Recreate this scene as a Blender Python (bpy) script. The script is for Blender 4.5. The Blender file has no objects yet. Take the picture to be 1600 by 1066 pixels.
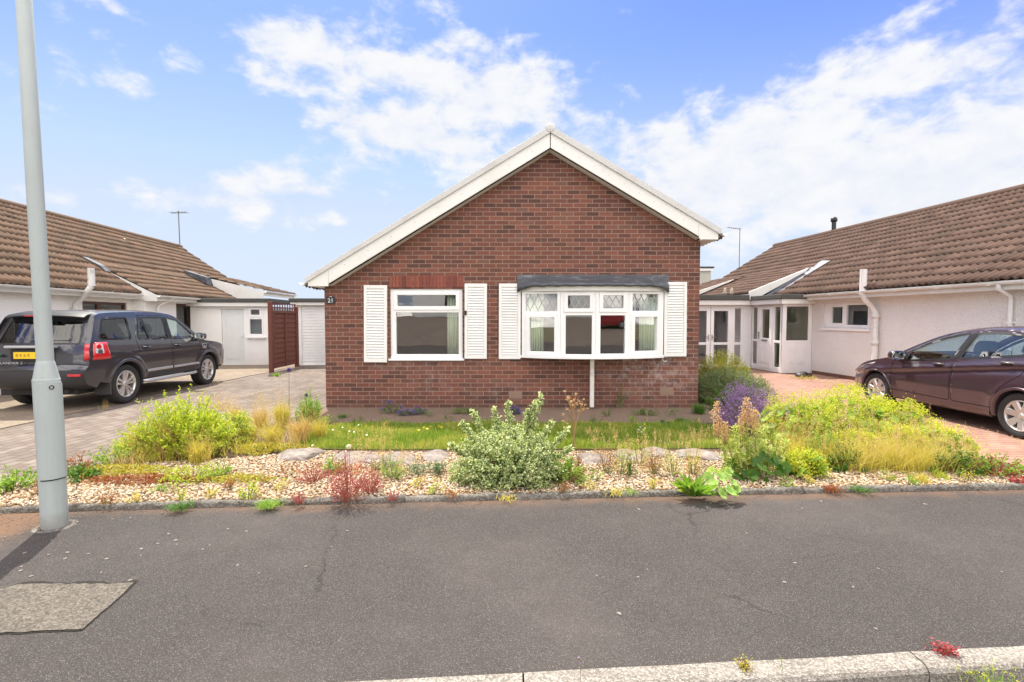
import bpy, math, random
import numpy as np
from mathutils import Vector, Matrix
from mathutils.geometry import delaunay_2d_cdt

random.seed(7)
RNG = np.random.default_rng(11)
S = bpy.context.scene
COL = S.collection
R = math.radians

# ------------------------------------------------------------------ camera
CAM_Z = 1.6
PITCH = math.atan(36 / 800)
cam_d = bpy.data.cameras.new('camera')
cam = bpy.data.objects.new('camera', cam_d)
COL.objects.link(cam)
cam.location = (0, 0, CAM_Z)
cam.rotation_euler = (math.pi / 2 - PITCH, 0, 0)
cam_d.sensor_width = 36
cam_d.lens = 18
cam_d.clip_start = 0.05
cam_d.clip_end = 3000
S.camera = cam

# ------------------------------------------------------------------ light
SUN_EL = R(60)
SUN_AZ = math.atan2(-0.30, 0.67)
EXPOSURE = 1.1
SKY_STRENGTH = 0.12
SUN_STRENGTH = 3.6
sun_d = bpy.data.lights.new('sun', 'SUN')
sun_d.energy = SUN_STRENGTH
sun_d.angle = R(0.5)
sun_d.color = (1.0, 0.94, 0.83)
sun = bpy.data.objects.new('sun', sun_d)
COL.objects.link(sun)
SV = Vector((math.sin(SUN_AZ) * math.cos(SUN_EL), math.cos(SUN_AZ) * math.cos(SUN_EL), math.sin(SUN_EL)))
sun.rotation_euler = SV.to_track_quat('Z', 'Y').to_euler()
sun.location = SV * 60
S.view_settings.view_transform = 'Standard'
S.view_settings.look = 'None'
S.view_settings.gamma = 1
S.view_settings.use_curve_mapping = False
S.view_settings.exposure = EXPOSURE


class NT:
    """short hand for node trees"""
    def __init__(s, nt):
        s.nt = nt
        s.L = nt.links

    def n(s, typ, ins=None, **kw):
        nd = s.nt.nodes.new(typ)
        for k, v in kw.items():
            setattr(nd, k, v)
        for k, v in (ins or {}).items():
            s.set(nd.inputs[k], v)
        return nd

    def set(s, sock, v):
        if isinstance(v, bpy.types.NodeSocket):
            s.L.new(v, sock)
        elif v is not None:
            if sock.type == 'RGBA' and not isinstance(v, (int, float)) and len(v) == 3:
                v = (*v, 1)
            sock.default_value = v

    def math(s, op, a, b=None, c=None, clamp=False):
        nd = s.nt.nodes.new('ShaderNodeMath')
        nd.operation = op
        nd.use_clamp = clamp
        for i, v in enumerate((a, b, c)):
            if v is not None:
                s.set(nd.inputs[i], v)
        return nd.outputs[0]

    def vmath(s, op, a, b=None):
        nd = s.nt.nodes.new('ShaderNodeVectorMath')
        nd.operation = op
        s.set(nd.inputs[0], a)
        if b is not None:
            s.set(nd.inputs[1], b)
        return nd.outputs['Value'] if op in ('DOT_PRODUCT', 'LENGTH', 'DISTANCE') else nd.outputs[0]

    def mix(s, f, a, b, blend='MIX'):
        nd = s.nt.nodes.new('ShaderNodeMixRGB')
        nd.blend_type = blend
        s.set(nd.inputs[0], f)
        s.set(nd.inputs[1], a)
        s.set(nd.inputs[2], b)
        return nd.outputs[0]

    def ramp(s, f, stops, interp='LINEAR'):
        nd = s.nt.nodes.new('ShaderNodeValToRGB')
        cr = nd.color_ramp
        cr.interpolation = interp
        while len(cr.elements) < len(stops):
            cr.elements.new(0.5)
        for e, (p, c) in zip(cr.elements, stops):
            e.position = p
            e.color = (c, c, c, 1) if isinstance(c, (int, float)) else (*c, 1)
        s.set(nd.inputs[0], f)
        return nd.outputs[0]

    def noise(s, vec, scale, detail=4, rough=0.55, dist=0.0, color=False):
        nd = s.n('ShaderNodeTexNoise', {'Scale': scale, 'Detail': detail, 'Roughness': rough, 'Distortion': dist})
        if vec is not None:
            s.set(nd.inputs['Vector'], vec)
        return nd.outputs['Color'] if color else nd.outputs[0]

    def vor(s, vec, scale, out='Distance', rand=1.0, feature='F1'):
        nd = s.n('ShaderNodeTexVoronoi', {'Scale': scale, 'Randomness': rand}, feature=feature)
        if vec is not None:
            s.set(nd.inputs['Vector'], vec)
        return nd.outputs[out]

    def scalevec(s, vec, sc):
        return s.vmath('MULTIPLY', vec, sc)

    def bump(s, h, strength=0.5, dist=0.01, normal=None):
        nd = s.n('ShaderNodeBump', {'Strength': strength, 'Distance': dist, 'Height': h})
        if normal is not None:
            s.set(nd.inputs['Normal'], normal)
        return nd.outputs[0]

    def smooth(s, v, a, b):
        nd = s.n('ShaderNodeMapRange', {'Value': v, 'From Min': a, 'From Max': b}, interpolation_type='SMOOTHSTEP')
        return nd.outputs[0]


def px_dir(px, py):
    c = (px - 800) / 800
    t = (533 - py) / 800
    return Vector((c, math.cos(PITCH) + t * math.sin(PITCH), -math.sin(PITCH) + t * math.cos(PITCH)))


def at(px, py, Y):
    """photo pixel -> world point at depth Y"""
    d = px_dir(px, py)
    k = Y / d.y
    return Vector((d.x * k, Y, CAM_Z + d.z * k))


def gnd(px, py, z=0.0):
    d = px_dir(px, py)
    k = (z - CAM_Z) / d.z
    return Vector((d.x * k, d.y * k, z))


# ------------------------------------------------------------------ world: sky with clouds
world = bpy.data.worlds.new('World')
S.world = world
world.use_nodes = True
wt = NT(world.node_tree)
for nd in list(world.node_tree.nodes):
    world.node_tree.nodes.remove(nd)
w_out = wt.n('ShaderNodeOutputWorld')
sky = wt.n('ShaderNodeTexSky')
sky.sky_type = 'NISHITA'
sky.sun_disc = False
sky.sun_elevation = SUN_EL
sky.sun_rotation = SUN_AZ
sky.air_density = 1.0
sky.dust_density = 0.6
sky.ozone_density = 1.6
tc = wt.n('ShaderNodeTexCoord')
gen = tc.outputs['Generated']
sep = wt.n('ShaderNodeSeparateXYZ', {'Vector': gen})
az = wt.math('ARCTAN2', sep.outputs[0], sep.outputs[1])
el = wt.math('ARCSINE', sep.outputs[2])
ae = wt.n('ShaderNodeCombineXYZ', {'X': az, 'Y': el}).outputs[0]
warp = wt.noise(wt.scalevec(gen, (1, 1, 1.6)), 7, 5, 0.6, color=True)
warp = wt.vmath('SUBTRACT', warp, (0.5, 0.5, 0.5))
warp = wt.vmath('MULTIPLY', warp, (0.16, 0.10, 0))
aew = wt.vmath('ADD', ae, warp)


def px_ae(px, py):
    d = px_dir(px, py).normalized()
    return math.atan2(d.x, d.y), math.asin(d.z)


# cumulus lumps and veils where the photograph's sky has them (direction on the sky, size, weight)
CLOUDS = [
    (480, 85, 120, 55, .62), (560, 60, 80, 40, .35), (400, 60, 50, 25, .3), (440, 138, 34, 16, .55), (715, 62, 40, 16, .45),
    (640, 105, 60, 26, .50), (770, 120, 120, 40, .58), (700, 185, 130, 50, .50), (600, 205, 80, 34, .52),
    (680, 250, 120, 50, .5), (880, 190, 90, 50, .5), (530, 180, 40, 20, .4),
    (480, 265, 80, 40, .6), (370, 285, 60, 26, .55), (250, 315, 90, 24, .55), (430, 320, 120, 40, .42), (515, 340, 40, 18, .4),
    (120, 122, 55, 20, .38), (225, 145, 60, 16, .4), (60, 305, 90, 26, .42), (150, 8, 45, 14, .5), (680, 8, 90, 16, .45),
    (1200, 185, 120, 40, .62), (1330, 120, 120, 40, .40), (1500, 200, 170, 80, .42), (1060, 190, 70, 26, .38), (1000, 230, 100, 40, .3),
    (1290, 265, 330, 60, .5), (1130, 270, 160, 50, .45), (1500, 300, 240, 90, .45), (1200, 340, 260, 60, .35),
    (1420, 40, 220, 50, .25), (1560, 90, 120, 60, .25), (1400, 330, 300, 90, .22), (1050, 330, 160, 70, .22),
]
blob = None
for (px, py, rx, ry, wgt) in CLOUDS:
    a0, e0 = px_ae(px, py)
    ra, re = rx / 800 * 0.9 * math.cos(a0) ** 1.3, ry / 800 * 0.95 * math.cos(a0)
    dlt = wt.vmath('MULTIPLY', wt.vmath('SUBTRACT', aew, (a0, e0, 0)), (1 / ra, 1 / re, 0))
    q = wt.vmath('DOT_PRODUCT', dlt, dlt)
    g = wt.math('MULTIPLY', wt.math('EXPONENT', wt.math('MULTIPLY', q, -0.8)), wgt)
    blob = g if blob is None else wt.math('ADD', blob, g)
# the rest of the dome (behind and above): unseen broken cloud, added as fill light
flat = wt.n('ShaderNodeCombineXYZ', {
    'X': wt.math('DIVIDE', sep.outputs[0], wt.math('ADD', wt.math('ABSOLUTE', sep.outputs[2]), 0.22)),
    'Y': wt.math('DIVIDE', sep.outputs[1], wt.math('ADD', wt.math('ABSOLUTE', sep.outputs[2]), 0.22)), 'Z': 0.0}).outputs[0]
n_big = wt.noise(flat, 1.15, 6, 0.6)
n_fine = wt.noise(wt.scalevec(gen, (15, 15, 26)), 1.0, 9, 0.58, 0.2)
behind = wt.smooth(sep.outputs[1], 0.35, -0.1)
high = wt.smooth(el, R(33), R(46))
away = wt.math('MAXIMUM', behind, high)
generic = wt.math('MULTIPLY', wt.smooth(n_big, 0.36, 0.54), 0.9)
base = wt.math('ADD', blob, wt.math('MULTIPLY', away, generic))
cov = wt.math('ADD', base, wt.math('ADD', wt.math('MULTIPLY', wt.math('SUBTRACT', n_fine, 0.5), 2.1), wt.math('MULTIPLY', wt.math('SUBTRACT', wt.noise(wt.scalevec(gen, (5, 5, 11)), 1.0, 5, 0.55), 0.5), 1.3)))
cloud = wt.smooth(cov, 0.28, 0.98)
haze = wt.smooth(el, R(31), R(1))
haze = wt.math('MULTIPLY', haze, 0.88)
right = wt.math('MULTIPLY', wt.smooth(az, R(-8), R(40)), wt.smooth(el, R(30), R(8)))
haze = wt.math('MAXIMUM', haze, wt.math('MULTIPLY', right, 0.62))
skyc = wt.mix(1.0, sky.outputs[0], (.48, .54, 1.12), 'MULTIPLY')
skyc = wt.mix(1.0, skyc, (1.9, 2.6, 3.95), 'DARKEN')
lit = wt.mix(wt.smooth(n_fine, 0.3, 0.75), (3.3, 3.42, 3.75), (3.75, 3.78, 3.85))
lit = wt.mix(away, lit, (14.5, 13.6, 12.4))  # unseen cloud made far brighter to fill the shaded house front
c1 = wt.mix(haze, skyc, (3.0, 3.38, 3.95))
c2 = wt.mix(cloud, c1, lit)
bg = wt.n('ShaderNodeBackground', {'Color': c2, 'Strength': SKY_STRENGTH})
wt.L.new(bg.outputs[0], w_out.inputs['Surface'])


# ------------------------------------------------------------------ mesh helpers
BASE = {}


def root_base(parent):
    p = parent
    while p is not None and p.parent is not None:
        p = p.parent
    return BASE.get(p.name, Vector((0, 0, 0))) if p is not None else Vector((0, 0, 0))


def thing(name, label, cat, base=(0, 0, 0), rotz=0.0, group=None):
    """an Empty at the thing's base; base is given in the (rotated) frame the parts are built in"""
    o = bpy.data.objects.new(name, None)
    COL.objects.link(o)
    o.empty_display_size = 0.1
    b = Vector(base)
    o.location = Matrix.Rotation(rotz, 3, 'Z') @ b
    o.rotation_euler = (0, 0, rotz)
    BASE[o.name] = b
    tag(o, label, cat, group)
    return o


def tag(o, label, cat, group=None):
    o['label'] = label
    o['category'] = cat
    if group:
        o['group'] = group
    return o


def mesh_obj(name, me, mat, parent):
    o = bpy.data.objects.new(name, me)
    COL.objects.link(o)
    if mat is not None:
        me.materials.append(mat)
    if parent is not None:
        o.parent = parent
    return o


class MB:
    def __init__(s):
        s.v, s.f, s.sm, s.gr = [], [], [], []

    def add(s, vs, fs, smooth=False):
        k = len(s.v)
        s.gr.append((k, len(s.f)))
        s.v.extend(tuple(p) for p in vs)
        s.f.extend(tuple(i + k for i in f) for f in fs)
        s.sm.extend([smooth] * len(fs))

    def fbox(s, F, a0, a1, b0, b1, c0, c1):
        vs = [F(a, b, c) for c in (c0, c1) for b in (b0, b1) for a in (a0, a1)]
        s.add(vs, [(0, 2, 3, 1), (4, 5, 7, 6), (0, 1, 5, 4), (1, 3, 7, 5), (3, 2, 6, 7), (2, 0, 4, 6)])

    def box(s, x0, x1, y0, y1, z0, z1):
        s.fbox(lambda a, b, c: (a, b, c), x0, x1, y0, y1, z0, z1)

    def tube(s, path, r, n=8, cap=True, smooth=True):
        path = [Vector(p) for p in path]
        rs = r if isinstance(r, (list, tuple)) else [r] * len(path)
        vs, fs = [], []
        t0 = (path[1] - path[0]).normalized()
        u = t0.orthogonal().normalized()
        for i, p in enumerate(path):
            if i == 0:
                t = (path[1] - path[0])
            elif i == len(path) - 1:
                t = path[-1] - path[-2]
            else:
                t = (path[i + 1] - path[i]).normalized() + (path[i] - path[i - 1]).normalized()
            t.normalize()
            u = (u - t * u.dot(t)).normalized()
            w = t.cross(u)
            for k in range(n):
                a = 2 * math.pi * k / n
                vs.append(p + (u * math.cos(a) + w * math.sin(a)) * rs[i])
        for i in range(len(path) - 1):
            for k in range(n):
                a, b = i * n + k, i * n + (k + 1) % n
                fs.append((a, b, b + n, a + n))
        s.add(vs, fs, smooth)
        if cap:
            m = len(path) - 1
            s.add(vs[:n], [tuple(range(n - 1, -1, -1))])
            s.add(vs[m * n:], [tuple(range(n))])

    def lathe(s, prof, n=24, F=None, smooth=True, close=False):
        """prof: (radius, height) list; axis is the third coordinate of F"""
        F = F or (lambda a, b, c: (a, b, c))
        vs = [F(r * math.cos(2 * math.pi * k / n), r * math.sin(2 * math.pi * k / n), h) for r, h in prof for k in range(n)]
        m = len(prof)
        fs = []
        for i in range(m - 1 + (1 if close else 0)):
            for k in range(n):
                a, b = i * n + k, i * n + (k + 1) % n
                c, d = ((i + 1) % m) * n + (k + 1) % n, ((i + 1) % m) * n + k
                fs.append((a, b, c, d))
        s.add(vs, fs, smooth)

    def prism(s, poly, F, c0, c1):
        """poly in (a,b), extruded along c"""
        n = len(poly)
        vs = [F(a, b, c0) for a, b in poly] + [F(a, b, c1) for a, b in poly]
        fs = [tuple(range(n - 1, -1, -1)), tuple(range(n, 2 * n))]
        for i in range(n):
            j = (i + 1) % n
            fs.append((i, j, n + j, n + i))
        s.add(vs, fs)

    def build_each(s, name, mat, parent=None, **kw):
        """one object for every piece that was added"""
        cuts = [g for g in s.gr] + [(len(s.v), len(s.f))]
        for (v0, f0), (v1, f1) in zip(cuts[:-1], cuts[1:]):
            q = MB()
            q.v, q.sm = s.v[v0:v1], s.sm[f0:f1]
            q.f = [tuple(i - v0 for i in f) for f in s.f[f0:f1]]
            q.build(name, mat, parent, **kw)

    def build(s, name, mat, parent=None, bevel=0.0, seg=1, solid=0.0, fix=True):
        b = root_base(parent)
        me = bpy.data.meshes.new(name)
        me.from_pydata([(p[0] - b.x, p[1] - b.y, p[2] - b.z) for p in s.v], [], s.f)
        me.polygons.foreach_set('use_smooth', s.sm)
        if fix:
            import bmesh
            bm = bmesh.new()
            bm.from_mesh(me)
            bmesh.ops.recalc_face_normals(bm, faces=bm.faces)
            bm.to_mesh(me)
            bm.free()
        me.update()
        o = mesh_obj(name, me, mat, parent)
        if solid:
            md = o.modifiers.new('thick', 'SOLIDIFY')
            md.thickness = solid
            md.offset = -1
        if bevel:
            md = o.modifiers.new('edge', 'BEVEL')
            md.width = bevel
            md.segments = seg
            md.limit_method = 'ANGLE'
            md.angle_limit = R(50)
        return o


def np_mesh(name, V, F, mat, parent=None, attrs=None, smooth=False):
    """fast mesh from numpy arrays; F is (n,3) or (n,4)"""
    b = root_base(parent)
    V = np.asarray(V, dtype=np.float64) - np.array([b.x, b.y, b.z])
    F = np.asarray(F, dtype=np.int32)
    me = bpy.data.meshes.new(name)
    k = F.shape[1]
    me.vertices.add(len(V))
    me.vertices.foreach_set('co', V.astype(np.float32).ravel())
    me.loops.add(F.size)
    me.loops.foreach_set('vertex_index', F.ravel())
    me.polygons.add(len(F))
    me.polygons.foreach_set('loop_start', np.arange(0, F.size, k, dtype=np.int32))
    if smooth:
        me.polygons.foreach_set('use_smooth', np.ones(len(F), dtype=bool))
    for an, av in (attrs or {}).items():
        at_ = me.attributes.new(an, 'FLOAT', 'POINT')
        at_.data.foreach_set('value', np.asarray(av, dtype=np.float32))
    me.update(calc_edges=True)
    me.validate()
    return mesh_obj(name, me, mat, parent)


def sheet(name, poly, z, mat, kind='structure', parent=None):
    """flat horizontal polygon"""
    m = MB()
    m.add([(x, y, z) for x, y in poly], [tuple(range(len(poly)))])
    o = m.build(name, mat, parent, fix=False)
    if o.data.polygons[0].normal.z < 0:
        o.data.flip_normals()
    if parent is None:
        o['kind'] = kind
    return o


def in_poly(P, poly):
    x, y = P[:, 0], P[:, 1]
    ins = np.zeros(len(P), dtype=bool)
    n = len(poly)
    for i in range(n):
        x0, y0 = poly[i]
        x1, y1 = poly[(i + 1) % n]
        c = ((y0 > y) != (y1 > y))
        with np.errstate(divide='ignore', invalid='ignore'):
            xi = (x1 - x0) * (y - y0) / (y1 - y0 + 1e-30) + x0
        ins ^= c & (x < xi)
    return ins


def densify(poly, step):
    out = []
    n = len(poly)
    for i in range(n):
        a, b = poly[i], poly[(i + 1) % n]
        L = math.hypot(b[0] - a[0], b[1] - a[1])
        k = max(1, int(math.ceil(L / step)))
        for j in range(k):
            t = j / k
            out.append((a[0] + (b[0] - a[0]) * t, a[1] + (b[1] - a[1]) * t))
    return out


def rounded(poly, r, k=4):
    """fillet every corner of a polygon"""
    out = []
    n = len(poly)
    for i in range(n):
        p = Vector(poly[i])
        a, b = Vector(poly[i - 1]), Vector(poly[(i + 1) % n])
        la, lb = (a - p).length, (b - p).length
        d = min(r, la * .45, lb * .45)
        p0, p1 = p + (a - p).normalized() * d, p + (b - p).normalized() * d
        for j in range(k + 1):
            t = j / k
            q = p0 * (1 - t) ** 2 + p * 2 * t * (1 - t) + p1 * t ** 2
            out.append((q.x, q.y))
    return out


def offset_poly(poly, d):
    """inset (d>0) of a simple polygon"""
    n = len(poly)
    ar = sum(poly[i][0] * poly[(i + 1) % n][1] - poly[(i + 1) % n][0] * poly[i][1] for i in range(n))
    sg = 1 if ar > 0 else -1
    out = []
    for i in range(n):
        p = Vector(poly[i])
        e0 = (p - Vector(poly[i - 1]))
        e1 = (Vector(poly[(i + 1) % n]) - p)
        if e0.length < 1e-9 or e1.length < 1e-9:
            out.append(tuple(p))
            continue
        e0.normalize()
        e1.normalize()
        n0, n1 = Vector((-e0.y, e0.x)) * sg, Vector((-e1.y, e1.x)) * sg
        m = n0 + n1
        if m.length < 1e-6:
            m = n0
        m.normalize()
        k = d / max(0.5, m.dot(n0))
        q = p + m * k
        out.append((q.x, q.y))
    return out


def cdt_panel(name, outer, holes, F, mat, parent=None, step=0.08, solid=0.0, smooth=True, flip=False):
    """a polygon with holes, meshed finely and mapped through F(u,v) -> point"""
    rings = [densify(outer, step)] + [densify(h, step) for h in holes]
    pts, edges = [], []
    for rg in rings:
        k = len(pts)
        pts += rg
        edges += [(k + i, k + (i + 1) % len(rg)) for i in range(len(rg))]
    xs, ys = [p[0] for p in outer], [p[1] for p in outer]
    gx = np.arange(min(xs) + step * .5, max(xs), step)
    gy = np.arange(min(ys) + step * .5, max(ys), step)
    G = np.array([(a, b) for a in gx for b in gy]) if len(gx) and len(gy) else np.zeros((0, 2))
    if len(G):
        ok = in_poly(G, outer)
        for h in holes:
            ok &= ~in_poly(G, h)
        G = G[ok]
        B = np.array(pts)
        if len(G):
            dmin = np.min(np.hypot(G[:, None, 0] - B[None, :, 0], G[:, None, 1] - B[None, :, 1]), axis=1)
            G = G[dmin > step * .45]
        pts += [tuple(g) for g in G]
    res = delaunay_2d_cdt([Vector(p) for p in pts], edges, [], 0, 1e-6)
    V2, FC = res[0], res[2]
    C = np.array([((V2[f[0]] + V2[f[1]] + V2[f[2]]) / 3)[:] for f in FC])
    ok = in_poly(C, outer)
    for h in holes:
        ok &= ~in_poly(C, h)
    m = MB()
    fs = [tuple(f) if not flip else tuple(f)[::-1] for f, k in zip(FC, ok) if k]
    used = sorted({i for f in fs for i in f})
    ix = {u: i for i, u in enumerate(used)}
    m.add([F(V2[u][0], V2[u][1]) for u in used], [tuple(ix[i] for i in f) for f in fs], smooth)
    return m.build(name, mat, parent, solid=solid, fix=False)


def text_mesh(name, s, size, M, mat, parent, depth=0.002, align='CENTER'):
    cu = bpy.data.curves.new(name, 'FONT')
    cu.body = s
    cu.size = size
    cu.align_x = align
    cu.align_y = 'CENTER'
    cu.extrude = depth
    o = bpy.data.objects.new(name, cu)
    COL.objects.link(o)
    bpy.context.view_layer.update()
    me = bpy.data.meshes.new_from_object(o.evaluated_get(bpy.context.evaluated_depsgraph_get()))
    bpy.data.objects.remove(o)
    b = root_base(parent)
    me.transform(M)
    me.transform(Matrix.Translation(-b))
    me.name = name
    me.materials.clear()
    return mesh_obj(name, me, mat, parent)


def dup(root, loc, rotz=None, label=None, group=None, scale=None):
    r = root.copy()
    COL.objects.link(r)
    r.location = loc
    if rotz is not None:
        r.rotation_euler = (0, 0, rotz)
    if scale is not None:
        r.scale = scale
    if label:
        r['label'] = label
    if group:
        r['group'] = group
    for ch in list(root.children):
        c = ch.copy()
        COL.objects.link(c)
        c.parent = r
        for g in ch.children:
            d = g.copy()
            COL.objects.link(d)
            d.parent = c
    return r


# ------------------------------------------------------------------ materials
MATS = {}


def mat(name, col=(.5, .5, .5), rough=.6, metal=0.0, spec=.5, coat=0.0, build=None, **kw):
    m = bpy.data.materials.new(name)
    m.use_nodes = True
    t = NT(m.node_tree)
    p = m.node_tree.nodes['Principled BSDF']
    p.inputs['Base Color'].default_value = (*col, 1)
    p.inputs['Roughness'].default_value = rough
    p.inputs['Metallic'].default_value = metal
    p.inputs['Specular IOR Level'].default_value = spec
    p.inputs['Coat Weight'].default_value = coat
    p.inputs['Coat Roughness'].default_value = 0.03
    t.p = p
    t.co = lambda: t.n('ShaderNodeTexCoord').outputs['Object']
    t.rnd = lambda: t.n('ShaderNodeNewGeometry').outputs['Random Per Island']
    t.out = lambda c=None, b=None, r=None: (t.set(p.inputs['Base Color'], c), t.set(p.inputs['Normal'], b) if b is not None else None, t.set(p.inputs['Roughness'], r) if r is not None else None)
    if build:
        build(t)
    MATS[name] = m
    return m


def dirty(col, amt=.12, scale=3.0, bump=.0, bscale=60, rough=None, tint=(.45, .40, .33)):
    """slightly weathered plain surface"""
    def f(t):
        c = t.co()
        n = t.noise(c, scale, 6, .65)
        n2 = t.noise(c, scale * 9, 4, .6)
        m_ = t.math('MULTIPLY', t.smooth(n, .45, .75), amt)
        col2 = t.mix(m_, col, tuple(a * b for a, b in zip(col, tint)))
        col2 = t.mix(t.math('MULTIPLY', n2, amt * .6), col2, tuple(a * .8 for a in col))
        t.out(col2, t.bump(t.noise(c, bscale, 3), bump, .004) if bump else None)
    return f


def brick_mat(t, scheme=0):
    c = t.co()
    g = t.n('ShaderNodeNewGeometry')
    sp = t.n('ShaderNodeSeparateXYZ', {'Vector': c})
    nsp = t.n('ShaderNodeSeparateXYZ', {'Vector': g.outputs['Normal']})
    side = t.math('GREATER_THAN', t.math('ABSOLUTE', nsp.outputs[0]), .7)
    u = t.math('ADD', t.math('MULTIPLY', sp.outputs[0], t.math('SUBTRACT', 1.0, side)), t.math('MULTIPLY', sp.outputs[1], side))
    wob = t.math('MULTIPLY', t.math('SUBTRACT', t.noise(c, 2.2, 2), .5), .012)
    uv = t.n('ShaderNodeCombineXYZ', {'X': u, 'Y': t.math('ADD', sp.outputs[2], wob)}).outputs[0]
    br = t.n('ShaderNodeTexBrick', {'Vector': uv, 'Color1': (0, 0, 0, 1), 'Color2': (1, 1, 1, 1), 'Mortar': (.5, .5, .5, 1), 'Scale': 1.0,
                                    'Mortar Size': .0048, 'Mortar Smooth': .25, 'Bias': 0.0, 'Brick Width': .225, 'Row Height': .075}, offset=.5)
    rnd, mort = br.outputs['Color'], br.outputs['Fac']
    bc = t.ramp(rnd, [(0, (.062, .037, .033)), (.12, (.088, .045, .038)), (.26, (.118, .054, .042)), (.5, (.148, .062, .046)), (.72, (.172, .070, .051)), (.88, (.22, .087, .060)), (1, (.140, .083, .066))])
    big = t.noise(c, 1.1, 4, .6)
    bc = t.mix(t.math('MULTIPLY', t.smooth(big, .45, .75), .28), bc, (.15, .072, .054))
    fine = t.noise(c, 70, 4, .7)
    bc = t.mix(t.math('MULTIPLY', t.smooth(fine, .35, .8), .45), bc, (.12, .055, .045))
    drag = t.noise(t.scalevec(c, (10, 10, 120)), 1, 3, .6)
    bc = t.mix(t.math('MULTIPLY', drag, .20), bc, (.30, .13, .095))
    mc = t.mix(t.noise(c, 9, 4), (.30, .205, .15), (.44, .33, .25))
    col = t.mix(mort, bc, mc)
    # lime bloom low at the right of the bay and below the left window, damp foot of the wall
    bl = None
    for (x, z, rx, rz, w) in ((2.55, .62, .75, .38, .75), (2.0, .80, .5, .2, .4), (-2.1, .8, .5, .12, .35), (-.9, .78, .5, .12, .3), (-1.4, .45, .4, .2, .25), (-.1, .3, 1.0, .12, .2)):
        d = t.vmath('MULTIPLY', t.vmath('SUBTRACT', t.n('ShaderNodeCombineXYZ', {'X': sp.outputs[0], 'Y': sp.outputs[2]}).outputs[0], (x - .62, z, 0)), (1 / rx, 1 / rz, 0))
        e = t.math('MULTIPLY', t.math('EXPONENT', t.math('MULTIPLY', t.vmath('DOT_PRODUCT', d, d), -1)), w)
        bl = e if bl is None else t.math('ADD', bl, e)
    bn = t.smooth(t.noise(c, 6, 7, .7), .42, .72)
    bl = t.math('MULTIPLY', t.math('MULTIPLY', bl, bn), .8, clamp=True)
    col = t.mix(bl, col, (.55, .49, .46))
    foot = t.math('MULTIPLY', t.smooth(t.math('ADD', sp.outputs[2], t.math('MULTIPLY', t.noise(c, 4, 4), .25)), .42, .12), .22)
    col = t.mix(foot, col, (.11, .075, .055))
    spk = t.math('MULTIPLY', t.math('LESS_THAN', t.vor(c, 5.5), .045), .7)
    col = t.mix(spk, col, (.55, .47, .42))
    h = t.math('ADD', t.math('MULTIPLY', mort, -1), t.math('MULTIPLY', fine, .3))
    t.out(col, t.bump(h, .75, .009))


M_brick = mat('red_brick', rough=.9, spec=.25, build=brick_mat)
M_white = mat('white_upvc', rough=.38, build=dirty((.83, .83, .82), .10, 2.5))
M_fascia = mat('white_fascia', rough=.5, build=dirty((.73, .73, .69), .22, 1.6))
M_verge = mat('dry_verge', rough=.6, build=dirty((.55, .55, .53), .25, 3))
M_shutter = mat('shutter_paint', rough=.55, build=dirty((.80, .80, .77), .16, 2.2, .15, 40))


def lead_(t):
    c = t.co()
    n = t.noise(t.scalevec(c, (3, 3, 9)), 1.6, 7, .7)
    col = t.ramp(n, [(.3, (.045, .05, .06)), (.55, (.075, .082, .095)), (.66, (.17, .18, .19)), (.72, (.09, .096, .105))])
    t.out(col, t.bump(t.noise(c, 9, 4), .6, .02))


M_lead = mat('lead_flashing', rough=.55, metal=.15, build=lead_)
M_roofing = mat('roofing_felt', rough=.9, build=dirty((.075, .075, .068), .3, 3, .4, 90))
M_black = mat('black_plastic', (.012, .012, .013), .45)
M_rubber = mat('tyre_rubber', rough=.8, build=dirty((.022, .022, .023), .4, 9, .3, 120, tint=(2.2, 2.0, 1.8)))
M_dark = mat('dark_interior', (.03, .03, .032), .85)
M_trim = mat('unpainted_bumper', (.035, .035, .037), .6)


def glass_mat(name, tint=(.9, .95, .93), f0=.10, trans=.95, rough=0.0):
    m = bpy.data.materials.new(name)
    m.use_nodes = True
    t = NT(m.node_tree)
    nd = m.node_tree.nodes
    nd.remove(nd['Principled BSDF'])
    g_ = t.n('ShaderNodeNewGeometry')
    cs = t.math('ABSOLUTE', t.vmath('DOT_PRODUCT', g_.outputs['Incoming'], g_.outputs['Normal']))
    fac = t.math('ADD', t.math('MULTIPLY', t.math('POWER', t.math('SUBTRACT', 1.0, cs, None, True), 5.0), .85), f0, clamp=True)
    co = t.n('ShaderNodeTexCoord').outputs['Object']
    b = t.bump(t.noise(co, 1.6, 2), .02, .05)
    tr = t.n('ShaderNodeBsdfTransparent', {'Color': (*[x * trans for x in tint], 1)})
    gl = t.n('ShaderNodeBsdfGlossy', {'Color': (1, 1, 1, 1), 'Roughness': rough, 'Normal': b})
    mx = t.n('ShaderNodeMixShader', {0: fac, 1: tr.outputs[0], 2: gl.outputs[0]})
    t.L.new(mx.outputs[0], nd['Material Output'].inputs['Surface'])
    return m


M_glass = glass_mat('window_glass', f0=.19)
M_carglass = glass_mat('car_side_glass', (.80, .92, .88), .16, .97)
M_privacy = glass_mat('privacy_glass', (.12, .13, .14), .08, 1)


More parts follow.
